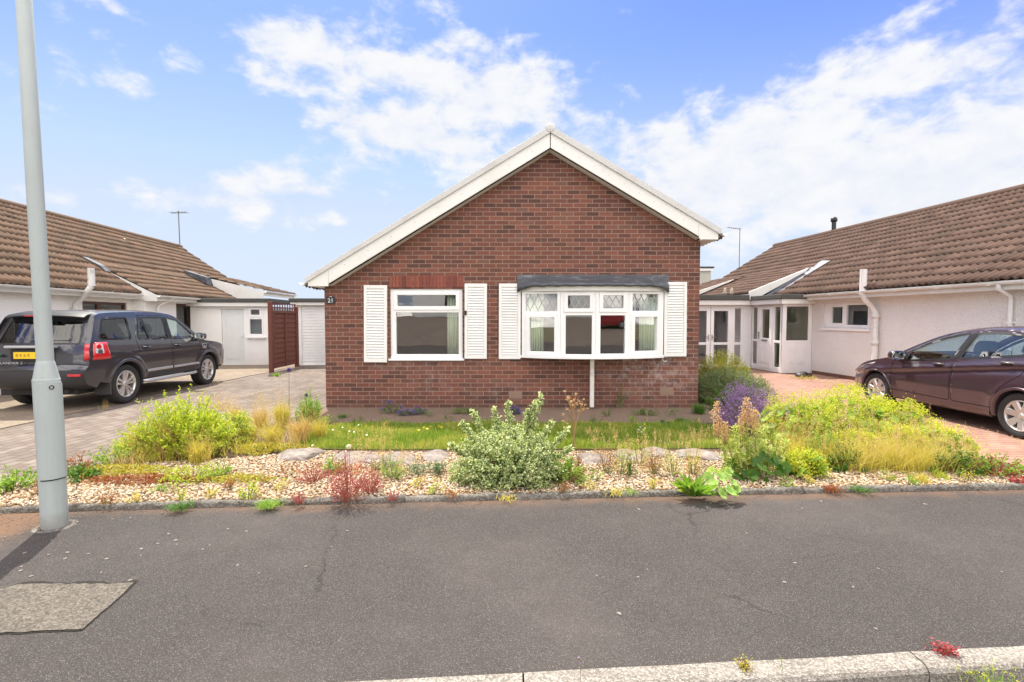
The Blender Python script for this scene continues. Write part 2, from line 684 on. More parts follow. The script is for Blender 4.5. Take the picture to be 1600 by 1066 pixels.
def render_(col, peb=.5, dirt=.35):
    def f(t):
        c = t.co()
        peb_h = t.vor(c, 55)
        n = t.noise(c, 1.3, 6, .7)
        sp = t.n('ShaderNodeSeparateXYZ', {'Vector': c})
        foot = t.smooth(t.math('ADD', sp.outputs[2], t.math('MULTIPLY', t.noise(c, 3, 5), .7)), .95, .25)
        cc = t.mix(t.math('MULTIPLY', t.smooth(n, .48, .78), dirt), col, tuple(a * b for a, b in zip(col, (.80, .74, .68))))
        cc = t.mix(t.math('MULTIPLY', foot, dirt * 1.1), cc, tuple(a * b for a, b in zip(col, (.68, .60, .50))))
        st = t.smooth(t.noise(t.scalevec(c, (3, 3, .35)), 2, 5, .7), .56, .74)
        cc = t.mix(t.math('MULTIPLY', st, dirt * .5), cc, tuple(a * .72 for a in col))
        cc = t.mix(t.math('MULTIPLY', t.smooth(peb_h, .28, .55), peb * .35), cc, tuple(a * .55 for a in col))
        t.out(cc, t.bump(t.math('ADD', peb_h, t.noise(c, 30, 3)), peb, .014))
    return f


M_render = mat('white_render', rough=.9, spec=.2, build=render_((.86, .855, .83), .25, .25))
M_pebble = mat('pebbledash', rough=.92, spec=.2, build=render_((.86, .84, .81), .8, .36))


def tile_mat(cols):
    def f(t):
        c = t.co()
        r = t.rnd()
        col = t.ramp(r, [(0, cols[0]), (.35, cols[1]), (.7, cols[2]), (1, cols[3])])
        n = t.noise(c, 1.1, 6, .68)
        col = t.mix(t.math('MULTIPLY', t.smooth(n, .46, .72), .55), col, cols[4])
        n2 = t.noise(c, 26, 5, .7)
        col = t.mix(t.math('MULTIPLY', t.smooth(n2, .56, .70), .6), col, cols[5])
        lich = t.math('MULTIPLY', t.smooth(t.noise(c, 8, 6, .78), .60, .70), .5)
        col = t.mix(lich, col, (.33, .29, .20))
        t.out(col, t.bump(t.noise(c, 90, 4), .35, .004))
    return f


M_tile_l = mat('tan_roof_tile', rough=.92, spec=.2, build=tile_mat([(.095, .064, .043), (.125, .085, .057), (.14, .090, .060), (.172, .104, .070), (.115, .085, .058), (.05, .037, .027)]))
M_tile_r = mat('brown_roof_tile', rough=.92, spec=.2, build=tile_mat([(.075, .047, .036), (.09, .055, .042), (.10, .062, .047), (.12, .075, .058), (.088, .06, .046), (.045, .032, .026)]))
M_tile_m = mat('grey_roof_tile', rough=.92, spec=.2, build=tile_mat([(.13, .09, .07), (.15, .10, .08), (.17, .11, .085), (.19, .13, .1), (.14, .10, .08), (.07, .05, .04)]))
M_brownwood = mat('brown_window_frame', rough=.45, build=dirty((.075, .024, .016), .3, 5))
M_fence = mat('fence_stain', rough=.75, build=dirty((.15, .046, .030), .4, 4, .4, 30, tint=(.5, .55, .6)))
M_curtain = mat('curtain', rough=.9, build=dirty((.68, .74, .60), .15, 3))
M_net = mat('blind_grey', rough=.8, build=dirty((.30, .33, .34), .3, 4))
M_room = mat('room_plaster', (.40, .37, .32), .9)


def asphalt_(t):
    c = t.co()
    ag = t.vor(c, 190, 'Color')
    agv = t.n('ShaderNodeSeparateColor', {0: ag}).outputs[0]
    agd = t.vor(c, 190)
    col = t.ramp(agv, [(0, (.050, .044, .042)), (.5, (.095, .084, .079)), (.8, (.136, .122, .114)), (.96, (.19, .175, .165)), (1, (.25, .235, .225))])
    col = t.mix(t.smooth(agd, .25, .6), col, (.046, .040, .037))
    n = t.noise(c, .55, 6, .65)
    col = t.mix(t.math('MULTIPLY', t.smooth(n, .40, .68), .45), col, t.mix(.5, col, (.17, .148, .135)))
    n3 = t.noise(t.scalevec(c, (1, 2.2, 1)), 2.3, 5, .7)
    col = t.mix(t.math('MULTIPLY', t.smooth(n3, .50, .70), .35), col, (.060, .050, .045))
    # brown silt blown against the garden edging and round the lamp post
    sp = t.n('ShaderNodeSeparateXYZ', {'Vector': c})
    edge = t.math('SUBTRACT', t.math('ADD', 4.50, t.math('MULTIPLY', sp.outputs[0], .062)), sp.outputs[1])
    edge = t.math('ADD', edge, t.math('MULTIPLY', t.math('SUBTRACT', t.noise(c, 2.6, 5, .7), .5), .55))
    silt = t.math('MULTIPLY', t.smooth(edge, .30, .02), .55)
    left = t.math('MULTIPLY', t.smooth(t.math('ADD', sp.outputs[0], t.math('MULTIPLY', t.noise(c, 5, 5, .7), .5)), -3.25, -3.6), t.smooth(sp.outputs[1], 3.3, 3.75))
    silt = t.math('MAXIMUM', silt, t.math('MULTIPLY', left, .8))
    col = t.mix(silt, col, t.mix(t.noise(c, 60, 4), (.13, .062, .030), (.24, .15, .09)))
    cr = t.vor(t.vmath('ADD', c, t.vmath('MULTIPLY', t.noise(c, 2.2, 5, .7, color=True), (.35, .35, 0))), .55, feature='DISTANCE_TO_EDGE')
    crk = t.math('MULTIPLY', t.math('MULTIPLY', t.smooth(cr, .008, .0), t.smooth(t.noise(c, .8, 3), .48, .60)), .65)
    col = t.mix(crk, col, (.022, .019, .017))
    # faint chalky scuffs
    sc = t.math('MULTIPLY', t.smooth(t.noise(t.scalevec(c, (2, 7, 1)), 3.1, 6, .75), .70, .80), .35)
    col = t.mix(sc, col, (.22, .20, .19))
    t.out(col, t.bump(t.math('ADD', agd, t.math('MULTIPLY', t.noise(c, 14, 3), .6)), .8, .006))


M_asphalt = mat('asphalt', rough=.92, spec=.25, build=asphalt_)


def concrete_(c0, c1, agg=60, ag_amt=.5):
    def f(t):
        c = t.co()
        n = t.noise(c, 2.2, 7, .68)
        col = t.mix(t.smooth(n, .35, .7), c0, c1)
        a = t.n('ShaderNodeSeparateColor', {0: t.vor(c, agg, 'Color')}).outputs[0]
        col = t.mix(ag_amt, col, t.ramp(a, [(0, tuple(x * .42 for x in c0)), (.4, c0), (.75, c1), (1, tuple(min(.8, x * 1.5) for x in c1))]))
        spot = t.smooth(t.noise(c, 7, 6, .75), .66, .74)
        col = t.mix(t.math('MULTIPLY', spot, .5), col, (.30, .20, .08))
        t.out(col, t.bump(t.math('ADD', t.vor(c, agg), t.noise(c, 18, 4)), .55, .006))
    return f


M_kerb = mat('kerb_concrete', rough=.9, spec=.25, build=concrete_((.19, .17, .145), (.30, .275, .24), 130, .6))
M_patch = mat('patch_concrete', rough=.9, spec=.25, build=concrete_((.085, .075, .063), (.14, .122, .10), 100, .65))
M_edging = mat('edging_concrete', rough=.95, spec=.2, build=concrete_((.095, .085, .072), (.20, .185, .16), 80, .5))
M_drive = mat('drive_concrete', rough=.95, spec=.2, build=concrete_((.19, .15, .112), (.26, .215, .165), 40, .25))
M_rock = mat('garden_rock', rough=.95, spec=.2, build=concrete_((.19, .16, .14), (.30, .26, .23), 24, .3))
M_airbrick = mat('air_brick_clay', rough=.9, build=dirty((.27, .18, .13), .2, 9, .3, 90))


def paving(c0, c1, joint, w=.2, h=.1, rot=0.0):
    def f(t):
        c = t.co()
        if rot:
            c = t.n('ShaderNodeMapping', {'Vector': c, 'Rotation': (0, 0, rot)}).outputs[0]
        b = t.n('ShaderNodeTexBrick', {'Vector': c, 'Color1': (0, 0, 0, 1), 'Color2': (1, 1, 1, 1), 'Mortar': (.5, .5, .5, 1), 'Scale': 1.0, 'Mortar Size': .0062,
                                       'Mortar Smooth': .4, 'Brick Width': w, 'Row Height': h}, offset=.5)
        col = t.mix(b.outputs[0], c0, c1)
        n = t.noise(c, 1.4, 6, .65)
        col = t.mix(t.math('MULTIPLY', t.smooth(n, .4, .7), .5), col, tuple(x * .72 for x in c0))
        f_ = t.noise(c, 110, 3, .7)
        col = t.mix(t.math('MULTIPLY', f_, .4), col, tuple(x * .55 for x in c1))
        jm = t.mix(t.smooth(t.noise(c, 3, 5), .5, .68), joint, (.07, .08, .03))
        col = t.mix(b.outputs['Fac'], col, jm)
        t.out(col, t.bump(t.math('ADD', t.math('MULTIPLY', b.outputs['Fac'], -1), t.math('MULTIPLY', f_, .25)), .7, .008))
    return f


M_paving_l = mat('block_paving', rough=.93, spec=.2, build=paving((.155, .122, .102), (.245, .203, .172), (.055, .04, .033), .22, .145, R(90)))
M_paving_r = mat('red_block_paving', rough=.93, spec=.2, build=paving((.30, .165, .125), (.40, .245, .19), (.16, .095, .075), .21, .105, R(-5)))


def soil_(c0, c1):
    def f(t):
        c = t.co()
        n = t.noise(c, 13, 8, .75)
        col = t.mix(n, c0, c1)
        col = t.mix(t.math('MULTIPLY', t.smooth(t.noise(c, 60, 4, .8), .55, .7), .6), col, tuple(min(1, x * 2) for x in c1))
        t.out(col, t.bump(t.math('ADD', n, t.noise(c, 45, 5)), .9, .03))
    return f


M_soil = mat('soil', rough=.97, spec=.1, build=soil_((.085, .058, .042), (.16, .115, .085)))
M_bark = mat('weathered_mulch', rough=.97, spec=.1, build=soil_((.14, .098, .072), (.25, .185, .14)))
M_turf = mat('turf_base', rough=.97, spec=.1, build=soil_((.075, .10, .018), (.14, .145, .035)))
M_ground = mat('ground_soil', rough=.97, spec=.1, build=soil_((.13, .12, .07), (.20, .18, .11)))


def gravel_(t):
    c = t.co()
    r = t.rnd()
    col = t.ramp(r, [(0, (.20, .10, .05)), (.16, (.32, .19, .095)), (.32, (.42, .31, .18)), (.52, (.49, .40, .27)), (.72, (.55, .48, .36)), (.88, (.64, .59, .50)), (1, (.22, .18, .14))])
    n = t.noise(c, 160, 4, .7)
    col = t.mix(t.math('MULTIPLY', n, .3), col, (.52, .34, .18))
    t.out(col)


M_pebble_grey = mat('pebble_stone', rough=.9, build=dirty((.25, .215, .18), .3, 60))
M_gravel = mat('gravel_stone', rough=.85, spec=.3, build=gravel_)
M_gravelbed = mat('gravel_bed', rough=.95, spec=.2, build=soil_((.17, .12, .075), (.30, .23, .16)))


def leaf_mat(name, cols, edge=None, trans=.35, rough=.55, patch=None):
    """leaf colour by leaf, pale margin if edge is given, part of the light comes through"""
    m = bpy.data.materials.new(name)
    m.use_nodes = True
    t = NT(m.node_tree)
    p = m.node_tree.nodes['Principled BSDF']
    r = t.n('ShaderNodeNewGeometry').outputs['Random Per Island']
    k = len(cols) - 1
    col = t.ramp(r, [(i / k, c) for i, c in enumerate(cols)])
    co = t.n('ShaderNodeTexCoord').outputs['Object']
    n = t.noise(co, 5, 3)
    col = t.mix(t.math('MULTIPLY', t.smooth(n, .35, .7), .35), col, cols[0])
    if patch:
        col = t.mix(t.math('MULTIPLY', t.smooth(t.noise(co, 1.6, 5, .65), .45, .62), .7), col, t.mix(r, patch, tuple(x * 1.35 for x in patch)))
    if edge:
        e = t.n('ShaderNodeAttribute', attribute_name='edge').outputs['Fac']
        wob = t.math('ADD', e, t.math('MULTIPLY', t.math('SUBTRACT', r, .5), .45))
        col = t.mix(t.smooth(wob, .34, .56), col, edge)
    t.set(p.inputs['Base Color'], col)
    p.inputs['Roughness'].default_value = rough
    p.inputs['Specular IOR Level'].default_value = .35
    tl = t.n('ShaderNodeBsdfTranslucent', {'Color': t.mix(.5, col, t.mix(1.0, col, (1.5, 1.6, .7), 'MULTIPLY'))})
    mx = t.n('ShaderNodeMixShader', {0: trans, 1: p.outputs[0], 2: tl.outputs[0]})
    t.L.new(mx.outputs[0], m.node_tree.nodes['Material Output'].inputs['Surface'])
    MATS[name] = m
    return m


L_euon = leaf_mat('variegated_leaf', [(.09, .17, .04), (.15, .26, .07), (.22, .33, .11)], edge=(.64, .67, .36), trans=.3, rough=.45)
L_lime = leaf_mat('lime_leaf', [(.20, .30, .025), (.38, .47, .04), (.52, .56, .06), (.62, .60, .08)], trans=.42)
L_alch = leaf_mat('yellow_flower_froth', [(.36, .42, .03), (.53, .53, .045), (.66, .61, .06)], trans=.4)
L_green = leaf_mat('green_leaf', [(.05, .12, .018), (.09, .20, .028), (.15, .27, .04)], trans=.35)
L_mid = leaf_mat('fresh_green_leaf', [(.13, .25, .03), (.25, .40, .05), (.37, .48, .07)], trans=.38)
L_pale = leaf_mat('pale_green_leaf', [(.34, .42, .09), (.50, .55, .16), (.66, .66, .26)], trans=.38)
L_big = leaf_mat('big_soft_leaf', [(.13, .28, .04), (.20, .36, .06), (.27, .42, .08)], edge=(.30, .45, .10), trans=.25)
L_blue = leaf_mat('blue_green_leaf', [(.12, .19, .10), (.20, .28, .17), (.28, .36, .22)], trans=.25)
L_hebe = leaf_mat('grey_green_leaf', [(.12, .17, .06), (.21, .27, .11), (.30, .35, .17)], trans=.2)
L_dome = leaf_mat('olive_leaf', [(.15, .18, .02), (.30, .30, .03), (.42, .39, .04)], trans=.25)
L_purp = leaf_mat('purple_flower', [(.26, .14, .36), (.40, .22, .52), (.52, .34, .62)], trans=.3)
L_viol = leaf_mat('violet_flower', [(.11, .06, .30), (.18, .10, .42), (.28, .17, .50)], trans=.3)
L_red = leaf_mat('red_leaf', [(.24, .03, .04), (.40, .055, .075), (.55, .13, .13)], trans=.3)
L_straw = leaf_mat('dry_grass', [(.42, .26, .08), (.58, .40, .14), (.68, .54, .25)], trans=.3)
L_gold = leaf_mat('golden_grass', [(.36, .36, .04), (.54, .46, .07), (.66, .52, .12), (.70, .58, .24)], trans=.35)
L_peach = leaf_mat('peach_seed_head', [(.50, .30, .14), (.62, .41, .22), (.70, .54, .34)], trans=.3)
L_grass = leaf_mat('lawn_grass', [(.11, .23, .02), (.18, .31, .028), (.29, .36, .045), (.44, .42, .11)], trans=.35, patch=(.40, .37, .09))
L_sedum = leaf_mat('golden_sedum', [(.38, .25, .03), (.48, .39, .05), (.42, .44, .06), (.27, .34, .05)], trans=.25)
L_rust = leaf_mat('rusty_leaf', [(.24, .06, .025), (.36, .12, .05), (.30, .20, .05)], trans=.3)
L_yellow = leaf_mat('yellow_petal', [(.75, .50, .01), (.80, .60, .02)], trans=.3)
L_whitef = leaf_mat('white_petal', [(.75, .75, .70), (.82, .82, .78)], trans=.3)
M_stem = mat('green_stem', rough=.8, build=dirty((.16, .18, .05), .3, 8))
M_twig = mat('dry_twig', rough=.9, build=dirty((.32, .19, .09), .4, 12))
M_redstem = mat('red_stem', rough=.8, build=dirty((.30, .10, .06), .3, 12))
# ------------------------------------------------------------------ ground
def edge_y(x):
    """front edge of the gardens: the line of the concrete edging"""
    return 4.47 + .066 * x - .0022 * x * x


def kerb_y(x):
    return 2.245 + .078 * x


GP = gnd
sheet('ground', [(-400, -60), (400, -60), (400, 600), (-400, 600)], -.13, M_ground)
xs = np.linspace(-40, 40, 61)
sheet('pavement', [(x, kerb_y(x) - .01) for x in xs] + [(x, 4.47 + .03 * x if abs(x) > 12 else edge_y(x) + .03) for x in xs[::-1]], 0.0, M_asphalt)
sheet('road', [(x, kerb_y(x) - .13) for x in xs] + [(x, -13 + .05 * x) for x in xs[::-1]], -.105, M_asphalt)

# raised earth the plots stand on
m = MB()
m.prism([(-40, 3.6), (-12, 3.75)] + [(x, edge_y(x) + .045) for x in np.linspace(-11, 11, 23)] + [(12, 5.0), (40, 5.6), (40, 60), (-40, 60)], lambda a, b, c: (a, b, c), -.3, .012)
o = m.build('garden_soil', M_soil)
o['kind'] = 'structure'

# near kerb: three long precast stones, the joints show
joints = [-9.0, -5.9, -3.1, .05, 1.905, 2.95, 6.0, 9.0]
KB = MB()
for a, b in zip(joints[:-1], joints[1:]):
    n = 8
    prof = [(-.13, -.14), (-.13, -.022), (-.118, -.006), (-.10, .002), (-.012, .004), (0, -.01), (0, -.14)]
    vs, fs = [], []
    for i in range(n + 1):
        x = a + .004 + (b - a - .008) * i / n
        jig = RNG.normal(0, .0016, len(prof))
        for (py, pz), j in zip(prof, jig):
            vs.append((x, kerb_y(x) + py + j, pz + j * .6))
    k = len(prof)
    for i in range(n):
        for j in range(k - 1):
            fs.append((i * k + j, (i + 1) * k + j, (i + 1) * k + j + 1, i * k + j + 1))
    fs += [tuple(range(k)), tuple(range(n * k + k - 1, n * k - 1, -1))]
    KB.add(vs, fs)
o = KB.build('kerb', M_kerb)
o['kind'] = 'structure'

# low rough edging between pavement and gardens
EB = MB()
x = -9.0
while x < 9:
    L = random.uniform(.82, .95)
    n = 14
    prof = [(-.028, -.1), (-.03, .020), (-.018, .042), (.010, .047), (.026, .036), (.028, -.1)]
    vs, fs = [], []
    tilt = random.uniform(-.006, .006)
    for i in range(n + 1):
        xx = x + .004 + (L - .01) * i / n
        for (py, pz) in prof:
            j = random.gauss(0, .005)
            vs.append((xx, edge_y(xx) + py + j * .8, pz + j + tilt * (i / n - .5) * 3))
    k = len(prof)
    for i in range(n):
        for j in range(k - 1):
            fs.append((i * k + j, (i + 1) * k + j, (i + 1) * k + j + 1, i * k + j + 1))
    fs += [tuple(range(k)), tuple(range(n * k + k - 1, n * k - 1, -1))]
    EB.add(vs, fs, True)
    x += L
o = EB.build('garden_edging_kerb', M_edging)
o['kind'] = 'structure'

# driveways
def line_x(y):
    return -7.30 + .02 * (y - 9)


poly = [(-7.36, 4.05), (-5.0, 4.22), (-4.55, 4.9), (-3.9, 6.3), (-3.55, 7.6), (-3.3, 9.0), (-3.3, 18.2), (-7.0, 18.2), (line_x(14), 14), (line_x(9), 9)]
sheet('block_driveway', poly, .016, M_paving_l)
sheet('concrete_driveway', [(-14, 3.7), (-7.38, 4.04), (line_x(9) - .02, 9), (line_x(14) - .02, 14), (-7.0, 18.6), (-14, 18.6)], .020, M_drive)
m = MB()
pts = [(-7.37, 4.06), (line_x(9) - .01, 9), (line_x(14) - .01, 14), (-7.03, 15.0)]
for (ax, ay), (bx, by) in zip(pts[:-1], pts[1:]):
    m.prism([(ax - .05, ay), (bx - .05, by), (bx + .05, by), (ax + .05, ay)], lambda a, b, c: (a, b, c), -.05, .030)
o = m.build('driveway_edging_kerb', M_drive)
o['kind'] = 'structure'
sheet('red_driveway', [(5.75, 4.82), (12, 4.95), (12, 22), (4.3, 22), (3.6, 11), (4.6, 8.0), (5.1, 6.2)], .018, M_paving_r)
sheet('mulch_path', [(-3.25, 7.62), (3.4, 7.62), (3.5, 8.2), (3.6, 11), (3.25, 11), (3.25, 9.0), (-3.3, 9.0)], .018, M_bark)

# worn concrete cover patch in the pavement with a dark open joint round it
pp = [(-14, 928), (4, 921), (30, 914), (90, 913.5), (150, 914), (210, 911.5), (172, 948), (128, 985), (60, 988), (-20, 992)]
pw = [gnd(*p) for p in pp]
cen = Vector((sum(p.x for p in pw) / len(pw), sum(p.y for p in pw) / len(pw), 0))
dense = densify([(p.x, p.y) for p in pw], .035)
ragged = [(x + random.gauss(0, .0025), y + random.gauss(0, .004)) for x, y in dense]
sheet('pavement_crack', [(x, y + (.022 + .012 * math.sin(x * 19) if y > cen.y + .1 else -.004)) for x, y in offset_poly(ragged, -.006)], .003, mat('open_joint', rough=1, build=soil_((.012, .011, .010), (.035, .028, .02))))
sheet('pavement_patch', ragged, .007, M_patch)

# lawn
lawn = [(-2.68, 6.12), (-1.6, 6.08), (0, 6.1), (1.5, 6.12), (2.75, 6.15), (3.1, 6.6), (3.05, 7.4), (2.6, 7.64), (-2.55, 7.6), (-2.85, 7.2), (-2.9, 6.6)]
sheet('turf', lawn, .022, M_turf)


def grass_blades(poly, n, h0, h1, w, z=.02, lean=.5, clump=None):
    xs_, ys_ = [p[0] for p in poly], [p[1] for p in poly]
    P = np.column_stack([RNG.uniform(min(xs_), max(xs_), int(n * 1.6)), RNG.uniform(min(ys_), max(ys_), int(n * 1.6))])
    P = P[in_poly(P, poly)][:n]
    n = len(P)
    a = RNG.uniform(0, 2 * np.pi, n)
    h = RNG.uniform(h0, h1, n) * (.75 + .5 * np.sin(P[:, 0] * 2.1 + np.sin(P[:, 1] * 3)) ** 2)
    le = RNG.uniform(0, lean, n) * h
    wv = np.column_stack([-np.sin(a), np.cos(a)]) * w * .5
    d = np.column_stack([np.cos(a), np.sin(a)])
    z0 = np.full(n, z)
    b0 = np.column_stack([P - wv, z0])
    b1 = np.column_stack([P + wv, z0])
    m0 = np.column_stack([P + d * le[:, None] * .35 - wv * .7, z0 + h * .6])
    m1 = np.column_stack([P + d * le[:, None] * .35 + wv * .7, z0 + h * .6])
    tp = np.column_stack([P + d * le[:, None], z0 + h])
    V = np.stack([b0, b1, m0, m1, tp], 1).reshape(-1, 3)
    k = np.arange(n)[:, None] * 5
    F = np.concatenate([k + [0, 1, 3], k + [0, 3, 2], k + [2, 3, 4]], 0)
    return V, F


V, F = grass_blades(offset_poly(lawn, .02), 42000, .025, .07, .006)
o = np_mesh('lawn_grass', V, F, L_grass)
o['kind'] = 'stuff'

# gravel border: every stone modelled
gravel_poly = [(-6.4, edge_y(-6.4) + .06)] + [(x, edge_y(x) + .04) for x in np.linspace(-6, 6.6, 26)] + \
    [(6.7, 5.0), (5.6, 5.08), (4.4, 5.22), (3.2, 5.42), (2.75, 5.95), (1.5, 6.0), (.3, 6.0), (-1.2, 5.95), (-2.2, 6.02), (-3.0, 5.75), (-3.9, 5.55), (-4.5, 5.0), (-5.2, 4.5), (-6.2, 4.25)]
sheet('gravel_base', gravel_poly, .020, M_gravelbed)


def stones(poly, n, r0, r1, z):
    xs_, ys_ = [p[0] for p in poly], [p[1] for p in poly]
    P = np.column_stack([RNG.uniform(min(xs_), max(xs_), n * 2), RNG.uniform(min(ys_), max(ys_), n * 2)])
    P = P[in_poly(P, poly)][:n]
    n = len(P)
    g = (1 + 5 ** .5) / 2
    ico = np.array([(-1, g, 0), (1, g, 0), (-1, -g, 0), (1, -g, 0), (0, -1, g), (0, 1, g), (0, -1, -g), (0, 1, -g), (g, 0, -1), (g, 0, 1), (-g, 0, -1), (-g, 0, 1)])
    ico /= np.linalg.norm(ico[0])
    IF = np.array([(0, 11, 5), (0, 5, 1), (0, 1, 7), (0, 7, 10), (0, 10, 11), (1, 5, 9), (5, 11, 4), (11, 10, 2), (10, 7, 6), (7, 1, 8), (3, 9, 4), (3, 4, 2), (3, 2, 6), (3, 6, 8), (3, 8, 9), (4, 9, 5), (2, 4, 11), (6, 2, 10), (8, 6, 7), (9, 8, 1)])
    r = r0 + (r1 - r0) * RNG.beta(1.6, 3, n)
    sc = np.column_stack([r * RNG.uniform(.8, 1.35, n), r * RNG.uniform(.8, 1.2, n), r * RNG.uniform(.55, .85, n)])
    V = ico[None] * (1 + RNG.normal(0, .10, (n, 12, 1))) * sc[:, None]
    a = RNG.uniform(0, 2 * np.pi, n)
    tl = RNG.normal(0, .35, n)
    ca, sa, ct, st = np.cos(a), np.sin(a), np.cos(tl), np.sin(tl)
    x, y, zz = V[..., 0], V[..., 1], V[..., 2]
    y, zz = y * ct[:, None] - zz * st[:, None], y * st[:, None] + zz * ct[:, None]
    x, y = x * ca[:, None] - y * sa[:, None], x * sa[:, None] + y * ca[:, None]
    V = np.stack([x + P[:, :1], y + P[:, 1:2], zz + z + RNG.uniform(-.2, 1.0, (n, 1)) * r[:, None]], -1)
    return V.reshape(-1, 3), (IF[None] + 12 * np.arange(n)[:, None, None]).reshape(-1, 3)


V, F = stones(offset_poly(gravel_poly, .03), 36000, .0065, .0185, .024)
o = np_mesh('gravel', V, F, M_gravel)
o['kind'] = 'stuff'


# ------------------------------------------------------------------ building helpers
def tile_roof(name, F, eave, ridge, y0, y1, material, parent, per=.165, expo=.335, amp=.030, flipn=False, sag=0.0):
    """interlocking tiles: eave and ridge are (x, z); courses run along y; F(x,y,z) -> point"""
    ex, ez = eave
    rx, rz = ridge
    L = math.hypot(rx - ex, rz - ez)
    tx, tz = (rx - ex) / L, (rz - ez) / L
    nx, nz = -tz, tx
    if nz < 0:
        nx, nz = -nx, -nz
    rows = max(1, round(L / expo))
    e = L / rows
    tw = per * 2
    cols = max(1, round(abs(y1 - y0) / tw))
    tw = (y1 - y0) / cols
    ns = 13
    q = np.linspace(0, 1, ns)
    prof = amp * (0.5 + 0.5 * np.cos(2 * np.pi * (q * 2 + .5))) ** 1.9
    I, J = np.meshgrid(np.arange(rows), np.arange(cols), indexing='ij')
    I, J = I.ravel(), J.ravel()
    n = len(I)
    jit = RNG.normal(0, .0035, n)
    jl = RNG.normal(0, .006, n)
    Vs = []
    for (ds, dh, pf) in ((-.012, -.012, .0), (-.012, .030, 1.0), (e * .5, .017, 1.0), (e + .05, .0, 1.0)):
        s = I * e + ds + (jl if ds < .1 else 0)
        yy = y0 + (J[:, None] + q[None]) * tw
        hh = dh + prof[None] * pf + jit[:, None] + (prof[None] * .9 - .003 if pf == 0 else 0)
        sag_ = sag * np.sin(yy * .9 + 1.3) * np.sin(np.clip(s / L, 0, 1) * np.pi)[:, None] if sag else 0
        hh = hh + sag_
        X = ex + tx * s[:, None] + nx * hh
        Z = ez + tz * s[:, None] + nz * hh
        Vs.append(np.stack([X, np.broadcast_to(yy, X.shape), Z], -1))
    V = np.stack(Vs, 1)  # n,4,ns,3
    V = V.reshape(-1, 3)
    base_i = (np.arange(n) * 4 * ns)[:, None, None]
    r_ = np.arange(3)[None, :, None] * ns
    c_ = np.arange(ns - 1)[None, None, :]
    a = base_i + r_ + c_
    Fq = np.stack([a, a + 1, a + ns + 1, a + ns], -1).reshape(-1, 4)
    if F is not None:
        V = np.array([F(*p) for p in V])
    o = np_mesh(name, V, Fq, material, parent, smooth=False)
    return o


def ffl(F):
    o0, a, b, c = (Vector(F(*p)) for p in ((0, 0, 0), (1, 0, 0), (0, 1, 0), (0, 0, 1)))
    return (a - o0).cross(c - o0).dot(b - o0) < 0


def window(F, rect, panes, parent, name='window', fmat=None, depth=.07, proud=.0, sashes=(), glass=None, sill=None, inner=None, sub=True, smat=None):
    """rect and panes are (a0,a1,c0,c1); F(a, outward, up). window > pane, sash, sill"""
    fmat = fmat or M_white
    glass = glass or M_glass
    fl = ffl(F)
    rc = lambda q: [(q[0], q[2]), (q[1], q[2]), (q[1], q[3]), (q[0], q[3])]
    fr = cdt_panel(name, rc(rect), [rc(p) for p in panes], lambda a, c: F(a, proud, c), fmat, parent, step=5, solid=depth, smooth=False, flip=fl)
    md = fr.modifiers.new('edge', 'BEVEL')
    md.width, md.segments, md.limit_method, md.angle_limit = .005, 1, 'ANGLE', R(50)
    host = fr if sub else parent
    for q in panes:
        g = MB()
        g.add([F(q[0] - .004, proud - depth * .55, q[2] - .004), F(q[1] + .004, proud - depth * .55, q[2] - .004), F(q[1] + .004, proud - depth * .55, q[3] + .004), F(q[0] - .004, proud - depth * .55, q[3] + .004)], [(0, 1, 2, 3) if not fl else (3, 2, 1, 0)])
        g.build('pane', glass, host, fix=False)
    for (o_, i_) in sashes:
        sh = cdt_panel('sash', rc(o_), [rc(i_)], lambda a, c: F(a, proud + .016, c), fmat, host, step=5, solid=.022, smooth=False, flip=fl)
        md = sh.modifiers.new('edge', 'BEVEL')
        md.width, md.segments, md.limit_method, md.angle_limit = .005, 1, 'ANGLE', R(50)
    if sill:
        s = MB()
        s.fbox(F, sill[0], sill[1], proud - .03, proud + sill[4], sill[2], sill[3])
        s.build('sill', smat or fmat, host, bevel=.006)
    return fr


def pbox(px0, py0, px1, py1, conv):
    """pixel rectangle -> (a0,a1,c0,c1) on the plane conv(px,py)->(a,c)"""
    p, q = conv(px0, py0), conv(px1, py1)
    cz = sorted((conv((px0 + px1) / 2, py0)[1], conv((px0 + px1) / 2, py1)[1]))
    xs_ = sorted((p[0], q[0]))
    return (xs_[0], xs_[1], cz[0], cz[1])


# ------------------------------------------------------------------ brick bungalow in the middle
HY = 9.03
H = thing('brick_bungalow', 'red brick gable fronted bungalow with white bargeboards, shutters and a bow window', 'house', (.62, HY, 0))
cf = lambda px, py: ((lambda p: (p.x, p.z))(at(px, py, HY)))
FH = lambda a, b, c: (a, HY - b, c)
wx0, wx1 = at(508.5, 560, HY).x, at(1092, 520, HY).x
ap = at(860, 222, HY)
lt, rt = cf(505, 441), cf(1096, 366)
winL = pbox(609, 451.5, 723, 561, cf)
bayO = pbox(818, 456, 1036, 557, cf)
outer = [(wx0, -.12), (wx1, -.12), (wx1, rt[1] - .02), (ap.x, ap.z), (wx0, lt[1] - .02)]
rcq = lambda q: [(q[0], q[2]), (q[1], q[2]), (q[1], q[3]), (q[0], q[3])]
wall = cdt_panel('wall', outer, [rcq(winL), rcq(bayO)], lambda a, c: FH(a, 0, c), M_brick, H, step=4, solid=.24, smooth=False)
HB = HY + 12.0
m = MB()
m.box(wx0, wx0 + .24, HY + .25, HB, -.12, lt[1] - .05)
m.box(wx1 - .24, wx1, HY + .25, HB, -.12, rt[1] - .05)
m.prism([(wx0 + .25, -.12), (wx1 - .25, -.12), (wx1 - .25, rt[1] - .02), (ap.x, ap.z), (wx0 + .25, lt[1] - .02)], lambda a, b, c: (a, c, b), HB - .24, HB)
